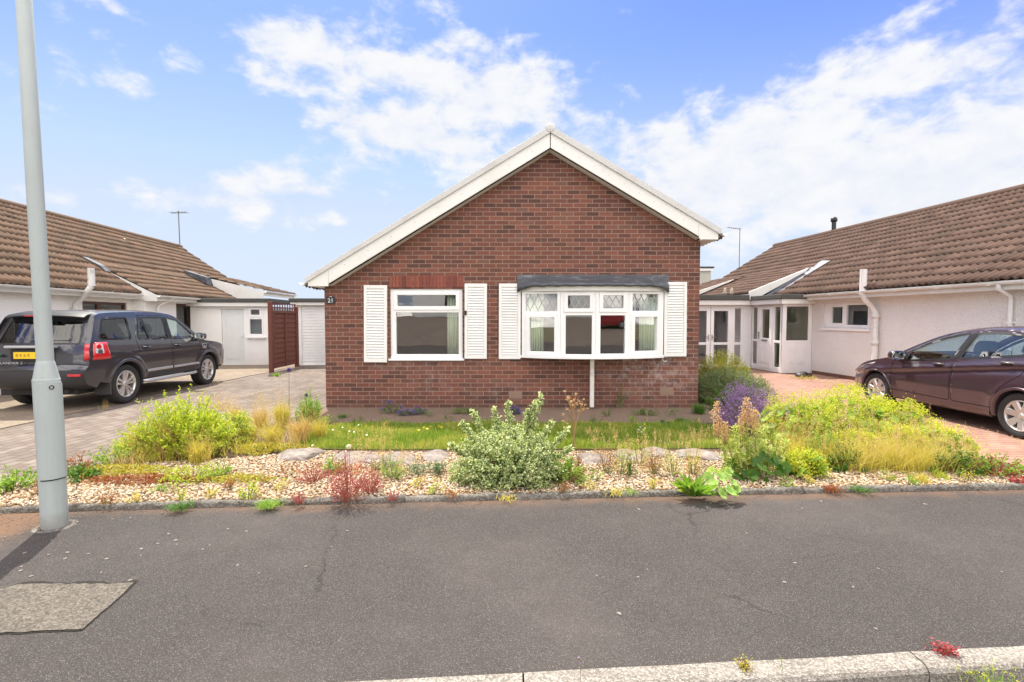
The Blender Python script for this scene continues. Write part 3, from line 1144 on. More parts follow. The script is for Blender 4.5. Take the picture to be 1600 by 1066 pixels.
m.build('rear_wall', M_brick, H)
m = MB()
m.box(wx0 + .26, wx1 - .26, HY + 3.6, HY + 3.7, 0, 2.35)
m.box(wx0 + .26, wx1 - .26, HY + .26, HY + 3.6, 2.36, 2.40)
m.box(at(745, 500, HY).x, at(745, 500, HY).x + .1, HY + .26, HY + 3.6, 0, 2.35)
m.build('room', M_room, H)
m = MB()
m.box(wx0 + .26, wx1 - .26, HY + .25, HY + 3.6, .10, .16)
m.build('room_floor', mat('carpet', (.14, .11, .09), .95), H)

# soldier course over the left window, two air bricks
m = MB()
n = 22
a0, c0 = cf(608, 449.5)
a1, c1 = cf(724, 431)
w = (a1 - a0) / n
for i in range(n):
    m.box(a0 + i * w + .004, a0 + (i + 1) * w - .004, HY - .006, HY + .03, c0 + .003, c1)
def sold_(t):
    r = t.rnd()
    c = t.co()
    col = t.ramp(r, [(0, (.15, .045, .034)), (.5, (.235, .066, .046)), (1, (.29, .085, .055))])
    f_ = t.noise(c, 60, 4, .7)
    t.out(t.mix(t.math('MULTIPLY', f_, .35), col, (.12, .055, .045)), t.bump(f_, .5, .004))
m.build('lintel', mat('soldier_brick', rough=.9, build=sold_), H, bevel=.003)
for (x0_, y0_, x1_, y1_) in ((795, 611, 816, 623), (1031, 605, 1052, 617.5)):
    q = pbox(x0_, y0_, x1_, y1_, cf)
    m = MB()
    m.fbox(FH, q[0], q[1], -.02, .006, q[2], q[3])
    for i in range(6):
        for j in range(2):
            a = q[0] + (q[1] - q[0]) * (.12 + .76 * i / 5)
            c = q[2] + (q[3] - q[2]) * (.3 + .4 * j)
            m.fbox(FH, a - .011, a + .011, .006, .009, c - .012, c + .012)
    m.build('air_brick', M_airbrick, H, bevel=.002)

# left window
g1 = pbox(620, 461, 712, 478.5, cf)
g2 = pbox(618, 488.5, 716.5, 554, cf)
sO = pbox(614.5, 455, 718.5, 484.5, cf)
window(lambda a, b, c: FH(a, b - .03, c), winL, [g1, g2], H, sashes=[(sO, g1)], sill=(winL[0] - .03, winL[1] + .03, winL[2] - .03, winL[2] + .005, .07))
# curtains hang inside
def curtain(x0, x1, z0, z1, y, parent, material=None):
    n = 40
    vs, fs = [], []
    for i in range(n + 1):
        x_ = x0 + (x1 - x0) * i / n
        yy = y + .022 * math.sin(i * 1.15) + .01 * math.sin(i * .37)
        vs += [(x_, yy, z0), (x_, yy, z1)]
    for i in range(n):
        fs.append((2 * i, 2 * i + 2, 2 * i + 3, 2 * i + 1))
    m_ = MB()
    m_.add(vs, fs, True)
    return m_.build('curtain', material or M_curtain, parent, fix=False, solid=.004)


cw = at(698, 500, HY).x
curtain(cw, winL[1] - .06, winL[2] + .03, winL[3] - .03, HY + .125, H)

# shutters
def shutter(px0, py0, px1, py1, lean=0.0):
    q = pbox(px0, py0, px1, py1, cf)
    ca, cc = (q[0] + q[1]) / 2, (q[2] + q[3]) / 2
    def F(a, b, c):
        da, dc = a - ca, c - cc
        return FH(ca + da * math.cos(lean) - dc * math.sin(lean), b, cc + da * math.sin(lean) + dc * math.cos(lean))
    m_ = MB()
    fw = .05
    m_.fbox(F, q[0], q[0] + fw, .012, .045, q[2], q[3])
    m_.fbox(F, q[1] - fw, q[1], .012, .045, q[2], q[3])
    m_.fbox(F, q[0] + fw, q[1] - fw, .012, .043, q[2], q[2] + .07)
    m_.fbox(F, q[0] + fw, q[1] - fw, .012, .043, q[3] - .06, q[3])
    m_.fbox(F, q[0] + fw, q[1] - fw, .012, .018, q[2] + .07, q[3] - .06)
    n = 25
    z0, z1 = q[2] + .075, q[3] - .065
    st = (z1 - z0) / n
    for i in range(n):
        c = z0 + i * st
        vs = [F(a, b, cc_) for a in (q[0] + fw, q[1] - fw) for (b, cc_) in ((.039, c + .002), (.041, c + .008), (.022, c + st * 1.02), (.019, c + st * .9))]
        m_.add(vs, [(0, 1, 5, 4), (1, 2, 6, 5), (2, 3, 7, 6), (3, 0, 4, 7), (0, 3, 2, 1), (4, 5, 6, 7)])
    return m_.build('shutter', M_shutter, H, bevel=.003)


s1 = shutter(568.8, 446, 606, 566, -.012)
s2 = shutter(726, 443.5, 761, 560.5, -.006)
s3 = shutter(779.5, 443.5, 813.5, 561, -.004)
s4 = shutter(1037.5, 441, 1071, 557, .006)
m = MB()
q = cf(727, 489)
m.fbox(FH, q[0] - .012, q[0] + .03, .045, .065, q[1] - .04, q[1] + .04)
m.build('latch', M_black, s2, bevel=.004)

# bow window: four lights on a shallow curve
bp = [(815, .045), (875.5, .27), (931, .34), (983, .27), (1037, .045)]
ztop, zbot = at(930, 456, HY - .3).z, at(930, 556.5, HY - .3).z
zt0 = at(830, 450, HY - .05).z
BX = [(at(px, 500, HY - pj).x, HY - pj) for px, pj in bp]
lights = [((821.5, 459.5, 870.5, 486.5), (827.5, 496.5, 866, 549.5)), ((887.5, 462, 921.5, 482), (884, 493, 924.5, 554)),
          ((942.5, 462, 974, 482), (938.5, 493, 976.5, 553)), ((989, 459.5, 1028.5, 486), (992, 495.5, 1026, 548.5))]
openers = [(None, (821.5, 491, 871, 555.5)), ((881, 457, 927.5, 488), None), ((936.5, 457, 979.5, 488), None), (None, (986, 490, 1031.5, 554.5))]
bay = thing('unused', 'x', 'x')
bpy.data.objects.remove(bay)
bow = None
for i in range(4):
    (xa, ya), (xb, yb) = BX[i], BX[i + 1]
    Lf = math.hypot(xb - xa, yb - ya)
    ux, uy = (xb - xa) / Lf, (yb - ya) / Lf
    F = lambda a, b, c, xa=xa, ya=ya, ux=ux, uy=uy: (xa + ux * a + uy * b, ya + uy * a - ux * b, c)

    def conv(px, py, xa=xa, ya=ya, ux=ux, uy=uy):
        d = px_dir(px, py)
        # solve k*d.xy = (xa,ya) + a*(ux,uy)
        det = d.x * (-uy) - d.y * (-ux)
        k = (xa * (-uy) - ya * (-ux)) / det
        a = (k * d.x - xa) / ux
        return (a, CAM_Z + k * d.z)

    pu, pl = pbox(*lights[i][0], conv), pbox(*lights[i][1], conv)
    zb = conv((bp[i][0] + bp[i + 1][0]) / 2, 558.5)[1]
    zt = conv((bp[i][0] + bp[i + 1][0]) / 2, 456.5)[1]
    rect = (0.002, Lf - .002, zbot - .005, ztop + .01)
    sash = []
    if openers[i][0]:
        sash.append((pbox(*openers[i][0], conv), pu))
    if openers[i][1]:
        sash.append((pbox(*openers[i][1], conv), pl))
    fr = window(F, rect, [pu, pl], H, name='bow_window_light', sashes=sash)
    # leaded diamonds in the top light
    ld = MB()
    a0, a1, c0, c1 = pu
    cx_, cz_ = (a0 + a1) / 2, (c0 + c1) / 2
    sp_ = (a1 - a0) / (4 if i in (0, 3) else 3)
    for sgn in (1, -1):
        for k in range(-8, 9):
            sl = 1.75 * sgn
            pts = []
            x0 = cx_ + k * sp_
            for a in (a0, a1):
                c = cz_ + (a - x0) * sl
                if c0 <= c <= c1:
                    pts.append((a, c))
            for c in (c0, c1):
                a = x0 + (c - cz_) / sl
                if a0 < a < a1:
                    pts.append((a, c))
            if len(pts) >= 2:
                (pa, pc), (qa, qc) = pts[0], pts[1]
                l_ = math.hypot(qa - pa, qc - pc)
                if l_ > .02:
                    na, nc = -(qc - pc) / l_ * .0045, (qa - pa) / l_ * .0045
                    b0, b1 = -.035, -.029
                    ld.add([F(pa + na, b, pc + nc) if s_ else F(pa - na, b, pc - nc) for b in (b0, b1) for s_ in (0, 1)] + [F(qa + na, b, qc + nc) if s_ else F(qa - na, b, qc - nc) for b in (b0, b1) for s_ in (0, 1)],
                           [(0, 1, 3, 2), (4, 6, 7, 5), (2, 3, 7, 6), (0, 4, 5, 1), (0, 2, 6, 4), (1, 5, 7, 3)])
    ld.build('lead_lattice', mat('lead_came', (.42, .43, .43), .5) if 'lead_came' not in MATS else MATS['lead_came'], fr)
# curved head board, sill board and lead roof of the bow
def bow_curve(extra, n=24, drop=0.0):
    out = []
    xa, xb = BX[0][0] - extra, BX[4][0] + extra
    for i in range(n + 1):
        t = i / n
        x_ = xa + (xb - xa) * t
        out.append((x_, HY - (.03 + (.34 + extra) * (1 - (2 * t - 1) ** 2) ** .9)))
    return out


m = MB()
cv = bow_curve(.03)
m.prism(cv + [(cv[-1][0], HY + .2), (cv[0][0], HY + .2)], lambda a, b, c: (a, b, c), zbot - .05, zbot - .004)
m.build('bow_sill', M_white, H, bevel=.005)
m = MB()
cv = bow_curve(.015)
m.prism(cv + [(cv[-1][0], HY + .05), (cv[0][0], HY + .05)], lambda a, b, c: (a, b, c), ztop + .012, ztop + .10)
m.build('bow_head', M_fascia, H, bevel=.004)
m = MB()
lx0, lx1 = at(808, 440, HY).x, at(1044, 440, HY).x
ztl = at(930, 429.5, HY).z
n = 40
vs, fs = [], []
for i in range(n + 1):
    t = i / n
    x_ = lx0 + (lx1 - lx0) * t
    d_ = .05 + .37 * (1 - (2 * t - 1) ** 2) ** .8
    zz = ztop + .105 + .012 * math.sin(i * 1.7) * (.3 + abs(t - .5))
    drop = .045 * max(0, abs(2 * t - 1) - .84) / .16
    j = .004 * math.sin(i * 2.3)
    vs += [(x_, HY - .006, ztl + j), (x_, HY - .02, ztl - .02 + j), (x_, HY - d_ * .8, ztop + .155), (x_, HY - d_ - .012, zz + .03), (x_, HY - d_ - .016, zz - .015 - drop * 2), (x_, HY - d_ + .0, zz - .015 - drop * 2), (x_, HY - .006, zz + .0)]
for i in range(n):
    for j in range(6):
        fs.append((i * 7 + j, (i + 1) * 7 + j, (i + 1) * 7 + j + 1, i * 7 + j + 1))
m.add(vs, fs, True)
m.build('bow_roof', M_lead, H)
p0, p1 = at(926.5, 566, HY - .26), at(926, 632, HY - .06)
m = MB()
m.box(p0.x - .035, p0.x + .035, HY - .19, HY - .13, p1.z - .03, zbot - .05)
m.build('prop_post', mat('flaking_white_paint', rough=.7, build=dirty((.72, .71, .66), .75, 5, .3, 30, tint=(.45, .30, .2))), H, bevel=.004)
m = MB()
for (xa, xb) in ((826, 850), (1001, 1027)):
    pass
curtain(BX[0][0] + .06, at(850, 500, HY - .1).x, zbot - .02, ztop, HY - .01, H)
curtain(at(1001, 500, HY - .1).x, BX[4][0] - .08, zbot - .02, ztop, HY - .01, H)
# small loose cable loop under the sill
m = MB()
q = at(1039, 560, HY - .02)
m.tube([(q.x + .04 * math.cos(t) , HY - .03, q.z - .01 + .045 * math.sin(t)) for t in np.linspace(.6, 5.6, 14)], .005, 6)
m.build('cable', M_white, H)

# bargeboards, verge trims, soffit boxes, gutters, roof
BYF = HY - .21
cb = lambda px, py: ((lambda p: (p.x, p.z))(at(px, py, BYF)))
FB = lambda a, b, c: (a, c, b)
# left
m = MB()
m.prism([cb(*p) for p in ((481, 437), (859.4, 206), (859.4, 231), (513, 443.5), (513, 447.5), (481, 447.5))], FB, BYF, BYF + .028)
m.build('bargeboard', M_fascia, H, bevel=.004)
m = MB()
m.prism([cb(*p) for p in ((860.6, 206), (1122.5, 362.5), (1122.5, 374.5), (1094, 374.5), (1091.5, 369), (860.6, 231))], FB, BYF, BYF + .028)
m.build('bargeboard', M_fascia, H, bevel=.004)
for pts in (((476.5, 435), (859.5, 197), (859.5, 208), (480, 441)), ((860.5, 197), (1128, 358.5), (1124, 366), (860.5, 208))):
    m = MB()
    m.prism([cb(*p) for p in pts], FB, BYF - .03, HY + .1)
    m.build('verge_trim', M_verge, H, bevel=.002)
m = MB()
q = cb(860, 200.5)
m.lathe([(0, BYF - .036), (.075, BYF - .036), (.085, BYF - .03), (.085, BYF + .02)], 16, lambda a, b, c: (q[0] + a, c, q[1] + b * .9))
m.build('ridge_cap', M_verge, H)
# seams and nail heads on the boards
m = MB()
for px_, py_, dd in ((513, 421, 26), (1092, 349, 23)):
    a, c = cb(px_, py_)
    m.box(a - .002, a + .002, BYF - .002, BYF + .001, c - dd / 90, c)
for k in range(9):
    for (x0, y0, x1, y1) in ((520, 425, 850, 225), (870, 225, 1080, 350)):
        t = (k + .5) / 9
        a, c = cb(x0 + (x1 - x0) * t, y0 + (y1 - y0) * t)
        m.box(a - .006, a + .006, BYF - .002, BYF + .001, c - .006, c + .006)
m.build('board_seam', mat('seam_grey', (.32, .31, .28), .7), H)
lte, rte, apx = cb(478, 436.5), cb(1127, 359.5), cb(860, 196)
m = MB()
ls, rs = cb(481, 447.5), cb(1122.5, 374.5)
m.box(ls[0], wx0 + .03, BYF + .03, HB + .1, ls[1] + .002, ls[1] + .02)
m.box(wx1 - .03, rs[0], BYF + .03, HB + .1, rs[1] + .002, rs[1] + .02)
m.box(ls[0], ls[0] + .02, BYF + .03, HB + .1, ls[1] + .02, ls[1] + .16)
m.box(rs[0] - .02, rs[0], BYF + .03, HB + .1, rs[1] + .02, rs[1] + .18)
# sloping verge soffit
for (A, B) in ((cb(513, 446), cb(860, 232.5)), (cb(860, 232.5), cb(1094, 372))):
    m.add([(A[0], BYF + .03, A[1]), (B[0], BYF + .03, B[1]), (B[0], HY + .02, B[1]), (A[0], HY + .02, A[1])], [(0, 1, 2, 3)])
m.build('soffit', M_fascia, H)


def gutter(F, x, y0, y1, z, sgn, parent, r=.055, material=None, drop=0.0):
    """half round channel along y at x; sgn = outward direction"""
    m_ = MB()
    prof = [(r * math.cos(t), r * math.sin(t)) for t in np.linspace(math.pi, 2 * math.pi, 9)]
    prof += [(r * .86 * math.cos(t), r * .86 * math.sin(t)) for t in np.linspace(2 * math.pi, math.pi, 9)]
    k = len(prof)
    vs, fs = [], []
    for yy, zz in ((y0, z), (y1, z + drop)):
        vs += [F(x + a * sgn, yy, zz + c) for a, c in prof]
    for j in range(k):
        fs.append((j, (j + 1) % k, k + (j + 1) % k, k + j))
    fs += [tuple(range(k)), tuple(range(2 * k - 1, k - 1, -1))]
    m_.add(vs, fs, False)
    # brackets
    nb = max(2, int(abs(y1 - y0) / 1.0))
    for i in range(nb):
        yy = y0 + (y1 - y0) * (i + .5) / nb
        m_.fbox(lambda a, b, c: F(x + a * sgn, b, c), -r, r + .006, yy - .015, yy + .015, z - r - .006, z - r + .004)
    return m_.build('gutter', material or M_fascia, parent)


ID = lambda a, b, c: (a, b, c)
gutter(ID, lte[0] - .06, BYF - .03, HB, lte[1] - .05, -1, H)
gutter(ID, rte[0] + .06, BYF - .03, HB, rte[1] - .05, 1, H)
tile_roof('roof', None, (lte[0] - .02, lte[1] - .13), (apx[0], apx[1] - .17), BYF + .06, HB + .15, M_tile_m, H, flipn=True)
tile_roof('roof', None, (rte[0] + .02, rte[1] - .13), (apx[0], apx[1] - .17), BYF + .06, HB + .15, M_tile_m, H)
m = MB()
m.tube([(apx[0], BYF + .05, apx[1] - .15), (apx[0], HB + .15, apx[1] - .15)], .10, 14)
m.build('ridge', M_tile_m, H)

# number plaque
q = pbox(509.5, 464.5, 524.5, 475, cf)
m = MB()
m.prism(rounded([(q[0], q[2]), (q[1], q[2]), (q[1], q[3]), ((q[0] + q[1]) / 2, q[3] + .03), (q[0], q[3])], .03), lambda a, b, c: (a, c, b), HY - .014, HY - .002)
plaque = m.build('number_plaque', mat('slate_plaque', (.012, .012, .014), .35), H, bevel=.002)
text_mesh('numeral', '21', .105, Matrix.Translation(((q[0] + q[1]) / 2, HY - .017, (q[2] + q[3]) / 2 - .004)) @ Matrix.Rotation(R(90), 4, 'X'), M_white, plaque)
m = MB()
m.lathe([(0, 0), (.014, 0), (0, .003)], 8, lambda a, b, c: ((q[0] + q[1]) / 2 + a * 2, HY - .015 - c, q[3] + .008 + b * .6))
m.build('motif', M_whitef if 'M_whitef' in globals() else M_white, plaque)

# ------------------------------------------------------------------ neighbours stand a little turned
TH = math.atan(.091)
CT, ST = math.cos(TH), math.sin(TH)


def ldir(px, py):
    d = px_dir(px, py)
    return Vector((d.x * CT + d.y * ST, -d.x * ST + d.y * CT, d.z))


def lx(px, py, xl):
    """pixel on the plane x = xl of the turned frame -> (y, z)"""
    d = ldir(px, py)
    k = xl / d.x
    return (d.y * k, CAM_Z + d.z * k)


def ly(px, py, yl):
    d = ldir(px, py)
    k = yl / d.y
    return (d.x * k, CAM_Z + d.z * k)


# ---- left neighbour
XWL = -9.5
A = thing('white_bungalow', 'white rendered bungalow with tan tiled roof and dark brown windows behind the grey off-roader', 'house', (-11, 15, 0), TH)
FL = lambda a, b, c: (XWL + b, a, c)
cl = lambda px, py: lx(px, py, XWL)
wbig = pbox(128.5, 472, 199.5, 503, cl)
wsml = pbox(208.5, 475, 242, 490, cl)
Y2, Y3, YE = 15.56, 20.9, 24.5
XW2 = -9.12
EZ = 2.30
outer = [(2.0, -.12), (Y2, -.12), (Y2, EZ), (2.0, EZ)]
cdt_panel('wall', outer, [rcq(wbig), rcq(wsml)], lambda a, c: FL(a, 0, c), M_render, A, step=6, solid=.2, smooth=False)
# the part that stands forward, with the brown door
FL2 = lambda a, b, c: (XW2 + b, a, c)
cl2 = lambda px, py: lx(px, py, XW2)
dr = pbox(275, 475, 303, 535, cl2)
dr = (dr[0], dr[1], .06, dr[3])
sl = pbox(303, 475, 320, 489, cl2)
cdt_panel('wall', [(Y2, -.12), (YE, -.12), (YE, EZ - .02), (Y2, EZ - .02)], [rcq((dr[0], dr[1] + .0, dr[2], dr[3])), rcq((dr[1] + .02, sl[1], sl[2], sl[3]))], lambda a, c: FL2(a, 0, c), M_render, A, step=6, solid=.2, smooth=False)
XR, ZR = -12.86, 4.80
m = MB()
# the short return, gables and rear walls
m.box(XWL, XW2 - .2, Y2 + .002, Y2 + .2, -.12, EZ)
m.prism([(XWL - .2, -.12), (-16.2, -.12), (-16.2, EZ), (XR, ZR - .1), (XWL - .2, EZ + .1)], lambda a, b, c: (a, c, b), YE - .2, YE)
m.prism([(XWL - .2, -.12), (-16.2, -.12), (-16.2, EZ), (XR, ZR - .1), (XWL - .2, EZ + .1)], lambda a, b, c: (a, c, b), 2.0, 2.2)
m.box(-16.2, -16.0, 2.2, YE - .2, -.12, EZ)
m.build('rear_wall', M_render, A)
tile_roof('roof', None, (-9.20, EZ), (XR, ZR), 1.8, YE + .15, M_tile_l, A, amp=.044, per=.165, sag=.014)
tile_roof('roof', None, (-16.5, EZ), (XR, ZR), 1.8, YE + .15, M_tile_l, A, expo=.6, amp=.034)
# lower pitched sections that reach further out
S2E, S2T = (-8.78, 2.28), (-10.45, 3.16)
tile_roof('lower_roof', None, S2E, S2T, Y2 - .05, Y3 + .05, M_tile_l, A, amp=.048)
S3E, S3T = (-7.86, 2.68), (-10.6, 3.36)
tile_roof('lower_roof', None, S3E, S3T, Y3 - .05, YE + .15, M_tile_l, A, amp=.048)
m = MB()
m.prism([(S2E[0] + .02, S2E[1] - .03), (S2E[0] + .02, S2E[1] - .20), (S2E[0] - .3, S2E[1] - .20), (S2T[0], S2T[1] - .28), (S2T[0] + .0, S2T[1] - .03)], lambda a, b, c: (a, c, b), Y2 - .05, Y2 - .02)
m.prism([(S3E[0] + .02, S3E[1] - .03), (S3E[0] + .02, S3E[1] - .42), (S3E[0] - 3.0, S3E[1] - .42), (S3T[0], S3T[1] - .05)], lambda a, b, c: (a, c, b), Y3 - .05, Y3 - .02)
m.box(S3E[0] - .06, S3E[0] + .02, Y3, YE, S3E[1] - .2, S3E[1] - .02)
m.box(-9.26, -9.22, 1.9, Y2 - .06, EZ - .17, EZ - .02)
m.box(XWL, -9.26, 1.9, Y2 - .06, EZ - .17, EZ - .15)
m.box(S2E[0] - .06, S2E[0] - .02, Y2, Y3, S2E[1] - .18, S2E[1] - .02)
m.box(XW2, S2E[0] - .06, Y2, Y3, S2E[1] - .18, S2E[1] - .16)
m.build('fascia', M_fascia, A)
m = MB()
m.prism([(-9.95, 2.90), (-10.45, 3.20), (-10.55, 3.30), (-10.1, 3.06)], lambda a, b, c: (a, c, b), Y2 - .28, Y2 - .06)
m.prism([(-9.7, 2.86), (-10.5, 3.26), (-10.55, 3.40), (-9.8, 3.16)], lambda a, b, c: (a, c, b), Y3 - .5, Y3 - .06)
m.prism([(S2E[0] - .6, S2E[1] + .33), (S2T[0] + .35, S2T[1] - .16), (S2T[0] + .35, S2T[1] - .10), (S2E[0] - .6, S2E[1] + .38)], lambda a, b, c: (a, c, b), Y3 - .22, Y3 - .06)
m.build_each('flashing', M_lead, A)
m = MB()
m.tube([(XR, 1.8, ZR + .0), (XR, YE + .15, ZR + .0)], .12, 12)
m.build('ridge', M_tile_l, A)
gutter(ID, -9.12, 1.9, Y2 - .1, EZ - .035, 1, A)
gutter(ID, S2E[0] + .06, Y2 - .04, 18.2, S2E[1] - .035, 1, A)
gutter(ID, S3E[0] + .07, Y3, YE, S3E[1] - .035, 1, A)
M_gl2 = glass_mat('dim_window_glass', (.75, .8, .8), .12, .9)
ins = lambda q, a, b, c, d: (q[0] + a, q[1] - b, q[2] + c, q[3] - d)
mid = pbox(156, 475, 160, 500, cl)
window(lambda a, b, c: FL(a, b - .04, c), wbig, [(wbig[0] + .08, mid[0] - .03, wbig[2] + .08, wbig[3] - .07), (mid[1] + .03, wbig[1] - .08, wbig[2] + .08, wbig[3] - .07)], A, fmat=M_brownwood, glass=M_gl2, sill=(wbig[0] - .05, wbig[1] + .05, wbig[2] - .05, wbig[2], .08))
window(lambda a, b, c: FL(a, b - .04, c), wsml, [ins(wsml, .09, .09, .08, .08)], A, fmat=M_brownwood, glass=M_gl2, sill=(wsml[0] - .08, wsml[1] + .08, wsml[2] - .06, wsml[2], .09))
door = window(lambda a, b, c: FL2(a, b - .05, c), dr, [(dr[0] + .10, dr[1] - .12, .5, dr[3] - .09)], A, name='door', fmat=M_brownwood, glass=M_gl2)
m = MB()
m.fbox(FL2, dr[1] - .075, dr[1] - .045, -.04, .03, 1.0, 1.16)
m.build('handle', mat('brass', (.45, .27, .08), .3, 1.0), door)
window(lambda a, b, c: FL2(a, b - .05, c), (dr[1] + .02, sl[1], sl[2], sl[3]), [(dr[1] + .09, sl[1] - .07, sl[2] + .08, sl[3] - .07)], A, fmat=M_brownwood, glass=M_gl2, sill=(dr[1], sl[1] + .06, sl[2] - .05, sl[2], .06))
curtain_l = MB()
curtain_l.box(XWL - .75, XWL - .70, 4, Y2 - .3, .8, 2.1)
curtain_l.build('net_curtain', M_net, A)
curtain_l = MB()
curtain_l.box(XW2 - .8, XW2 - .75, Y2 + .3, 19, .2, 2.1)
curtain_l.build('hall_wall', M_net, A)
# soil pipe through the eaves with a rain collar
ps = [lx(142, 419, -8.98), lx(142, 447, -8.98), lx(131, 462, -9.30), lx(117, 468, -9.42)]
m = MB()
m.tube([(-8.98, ps[0][0], ps[0][1]), (-8.98, ps[0][0], ps[1][1])], .075, 12)
m.tube([(-8.98, ps[0][0], ps[1][1]), (-9.05, ps[0][0] - .05, ps[1][1] - .14), (-9.30, ps[3][0] + .08, ps[3][1] + .05), (-9.40, ps[3][0], ps[3][1] - .12), (-9.40, ps[3][0], .0)], .062, 12)
m.lathe([(.085, 0), (.085, .09), (.07, .09)], 14, lambda a, b, c: (-9.40 + a, ps[3][0] + b, ps[3][1] - .3 + c))
m.build('soil_pipe', mat('stained_white_pipe', rough=.6, build=dirty((.72, .71, .68), .8, 6, .2, 40)), A)
yd = lx(246.5, 480, XW2 + .07)[0]
m = MB()
m.tube([(S2E[0] + .05, yd + .25, S2E[1] - .08), (XW2 + .12, yd, S2E[1] - .3), (XW2 + .07, yd, S2E[1] - .42), (XW2 + .07, yd, .05)], .034, 10)
m.build('downpipe', M_white, A)
q = lx(325, 483, XW2)
m = MB()
m.fbox(FL2, q[0] - .10, q[0] + .10, 0.003, .12, q[1] - .16, q[1] + .13)
m.fbox(FL2, q[0] - .12, q[0] + .12, 0.003, .14, q[1] + .13, q[1] + .16)
m.build('porch_lamp', mat('olive_lamp_box', (.26, .25, .12), .5), A, bevel=.01)
q = lx(333, 507, XW2)
m = MB()
m.lathe([(0, .03), (.17, .03), (.19, .022), (.19, .003)], 28, lambda a, b, c: FL2(q[0] + a * .95, c, q[1] + b * 1.15))
sign = m.build('oval_sign', M_black, A)
m = MB()
m.prism(rounded([(-.09, .02), (-.02, .13), (.03, .10), (.10, .04), (.03, .03), (0, -.02)], .03), lambda a, b, c: FL2(q[0] + a, c, q[1] + b), .0305, .033)
m.build('bird_motif', M_white, sign)
m = MB()
for i, (w_, z_) in enumerate(((.10, -.06), (.08, -.10), (.05, -.14))):
    m.fbox(FL2, q[0] - w_, q[0] + w_, .0305, .033, q[1] + z_, q[1] + z_ + .018)
m.build('lettering_smudge', mat('sign_gold', (.42, .24, .07), .5), sign)
# aerial and vent on the ridge
q = lx(281, 384, -12.9)
m = MB()
yA = 24.2
zt = lx(279, 328, XR)[1]
t0 = lx(281, 384, XR)
m.tube([(XR, t0[0], ZR), (XR - .02, t0[0], ZR + .28 + (t0[0] / 800) * 44)], .022, 6)
ztop_a = ZR + .28 + (t0[0] / 800) * 44
m.tube([(XR - .35, t0[0], ztop_a - .1), (XR + .35, t0[0], ztop_a - .06)], .014, 5)
for k in range(7):
    xx = XR - .33 + k * .11
    m.tube([(xx, t0[0] - .22, ztop_a - .1 + k * .006), (xx, t0[0] + .22, ztop_a - .1 + k * .006)], .008, 4)
m.build('aerial', mat('aerial_metal', (.16, .15, .145), .5, .6), A)

# flat roofed link with a white door and window
U = thing('flat_roofed_outhouse', 'white flat roofed outhouse with plain door and small window between bungalow and brown fence', 'outbuilding', (-9, 18, 0), TH)
YU = 17.95
cu_ = lambda px, py: ly(px, py, YU)
FU = lambda a, b, c: (a, YU - b, c)
ux0, ux1 = XW2 + .01, ly(424, 500, YU)[0]
zt_u = cu_(380, 478)[1]
dU = pbox(345.5, 483, 383, 573, cu_)
dU = (dU[0], dU[1], .04, dU[3])
wU = pbox(388, 480, 412, 526, cu_)
cdt_panel('wall', [(ux0, -.12), (ux1, -.12), (ux1, zt_u), (ux0, zt_u)], [rcq(dU), rcq(wU)], lambda a, c: FU(a, 0, c), M_render, U, step=6, solid=.15, smooth=False)
m = MB()
m.box(ux0, ux1, YU + .2, YU + 3.0, -.1, zt_u - .02)
m.build('inner_wall', M_net, U)
d_ = MB()
d_.fbox(FU, dU[0] + .01, dU[1] - .01, -.08, -.03, dU[2], dU[3] - .01)
d_.fbox(FU, dU[0] + .14, dU[1] - .14, -.03, -.022, dU[2] + .18, dU[3] - .14)
dd = d_.build('door', mat('cream_white_door', rough=.5, build=dirty((.70, .72, .70), .1, 3)), U, bevel=.01)
d_ = MB()
d_.fbox(FU, dU[1] - .10, dU[1] - .06, -.03, .02, .98, 1.10)
d_.build('handle', M_white, dd)
gu1, gu2 = pbox(392, 484, 406, 492, cu_), pbox(390.5, 499, 409.5, 522, cu_)
window(lambda a, b, c: FU(a, b + .02, c), wU, [gu1, gu2], U, sashes=[(pbox(388.5, 480.5, 408.5, 495.5, cu_), gu1)], glass=M_gl2, sill=(wU[0] - .05, wU[1] + .1, wU[2] - .06, wU[2], .06))
m = MB()
m.box(ux0 - .3, ux1 + .02, YU - .14, YU - .06, zt_u - .02, cu_(380, 473)[1])
m.build('fascia', M_fascia, U)
m = MB()
m.box(ux0 - .35, ux1 + .05, YU - .18, YU + 3.1, cu_(380, 473)[1] + .002, cu_(380, 466.5)[1])
m.build('roof', M_roofing, U, bevel=.015)

# garage with slatted white door at the end of the block drive
G = thing('garage', 'flat roofed garage with ribbed white door at the end of the block driveway', 'garage', (-6, 18, 0), TH)
gx0, gx1 = ly(459, 520, YU - .25)[0], -2.9
YG = YU - .25
FG = lambda a, b, c: (a, YG - b, c)
cg = lambda px, py: ly(px, py, YG)
gd = pbox(470, 478.5, 560, 574, cg)
gd = (gd[0], gd[0] + 2.2, .03, gd[3])
cdt_panel('wall', [(gx0, -.12), (gx1, -.12), (gx1, cg(480, 476)[1]), (gx0, cg(480, 476)[1])], [rcq(gd)], lambda a, c: FG(a, 0, c), M_render, G, step=6, solid=.15, smooth=False)
m = MB()
n = 20
hh = (gd[3] - gd[2]) / n
for i in range(n):
    c = gd[2] + i * hh
    m.fbox(FG, gd[0], gd[1], -.09, -.04, c, c + hh - .022)
m.fbox(FG, gd[0], gd[1], -.09, -.058, gd[2], gd[3])
m.build('garage_door', M_white, G, bevel=.004)
m = MB()
m.box(gx0 - .05, gx1, YG - .14, YG - .04, cg(480, 477)[1], cg(480, 472.5)[1])
m.build('fascia', M_fascia, G)
m = MB()
m.box(gx0 - .09, gx1, YG - .19, YG + 5, cg(480, 472.5)[1] + .002, cg(480, 466.5)[1])
m.build('roof', M_roofing, G, bevel=.015)
m = MB()
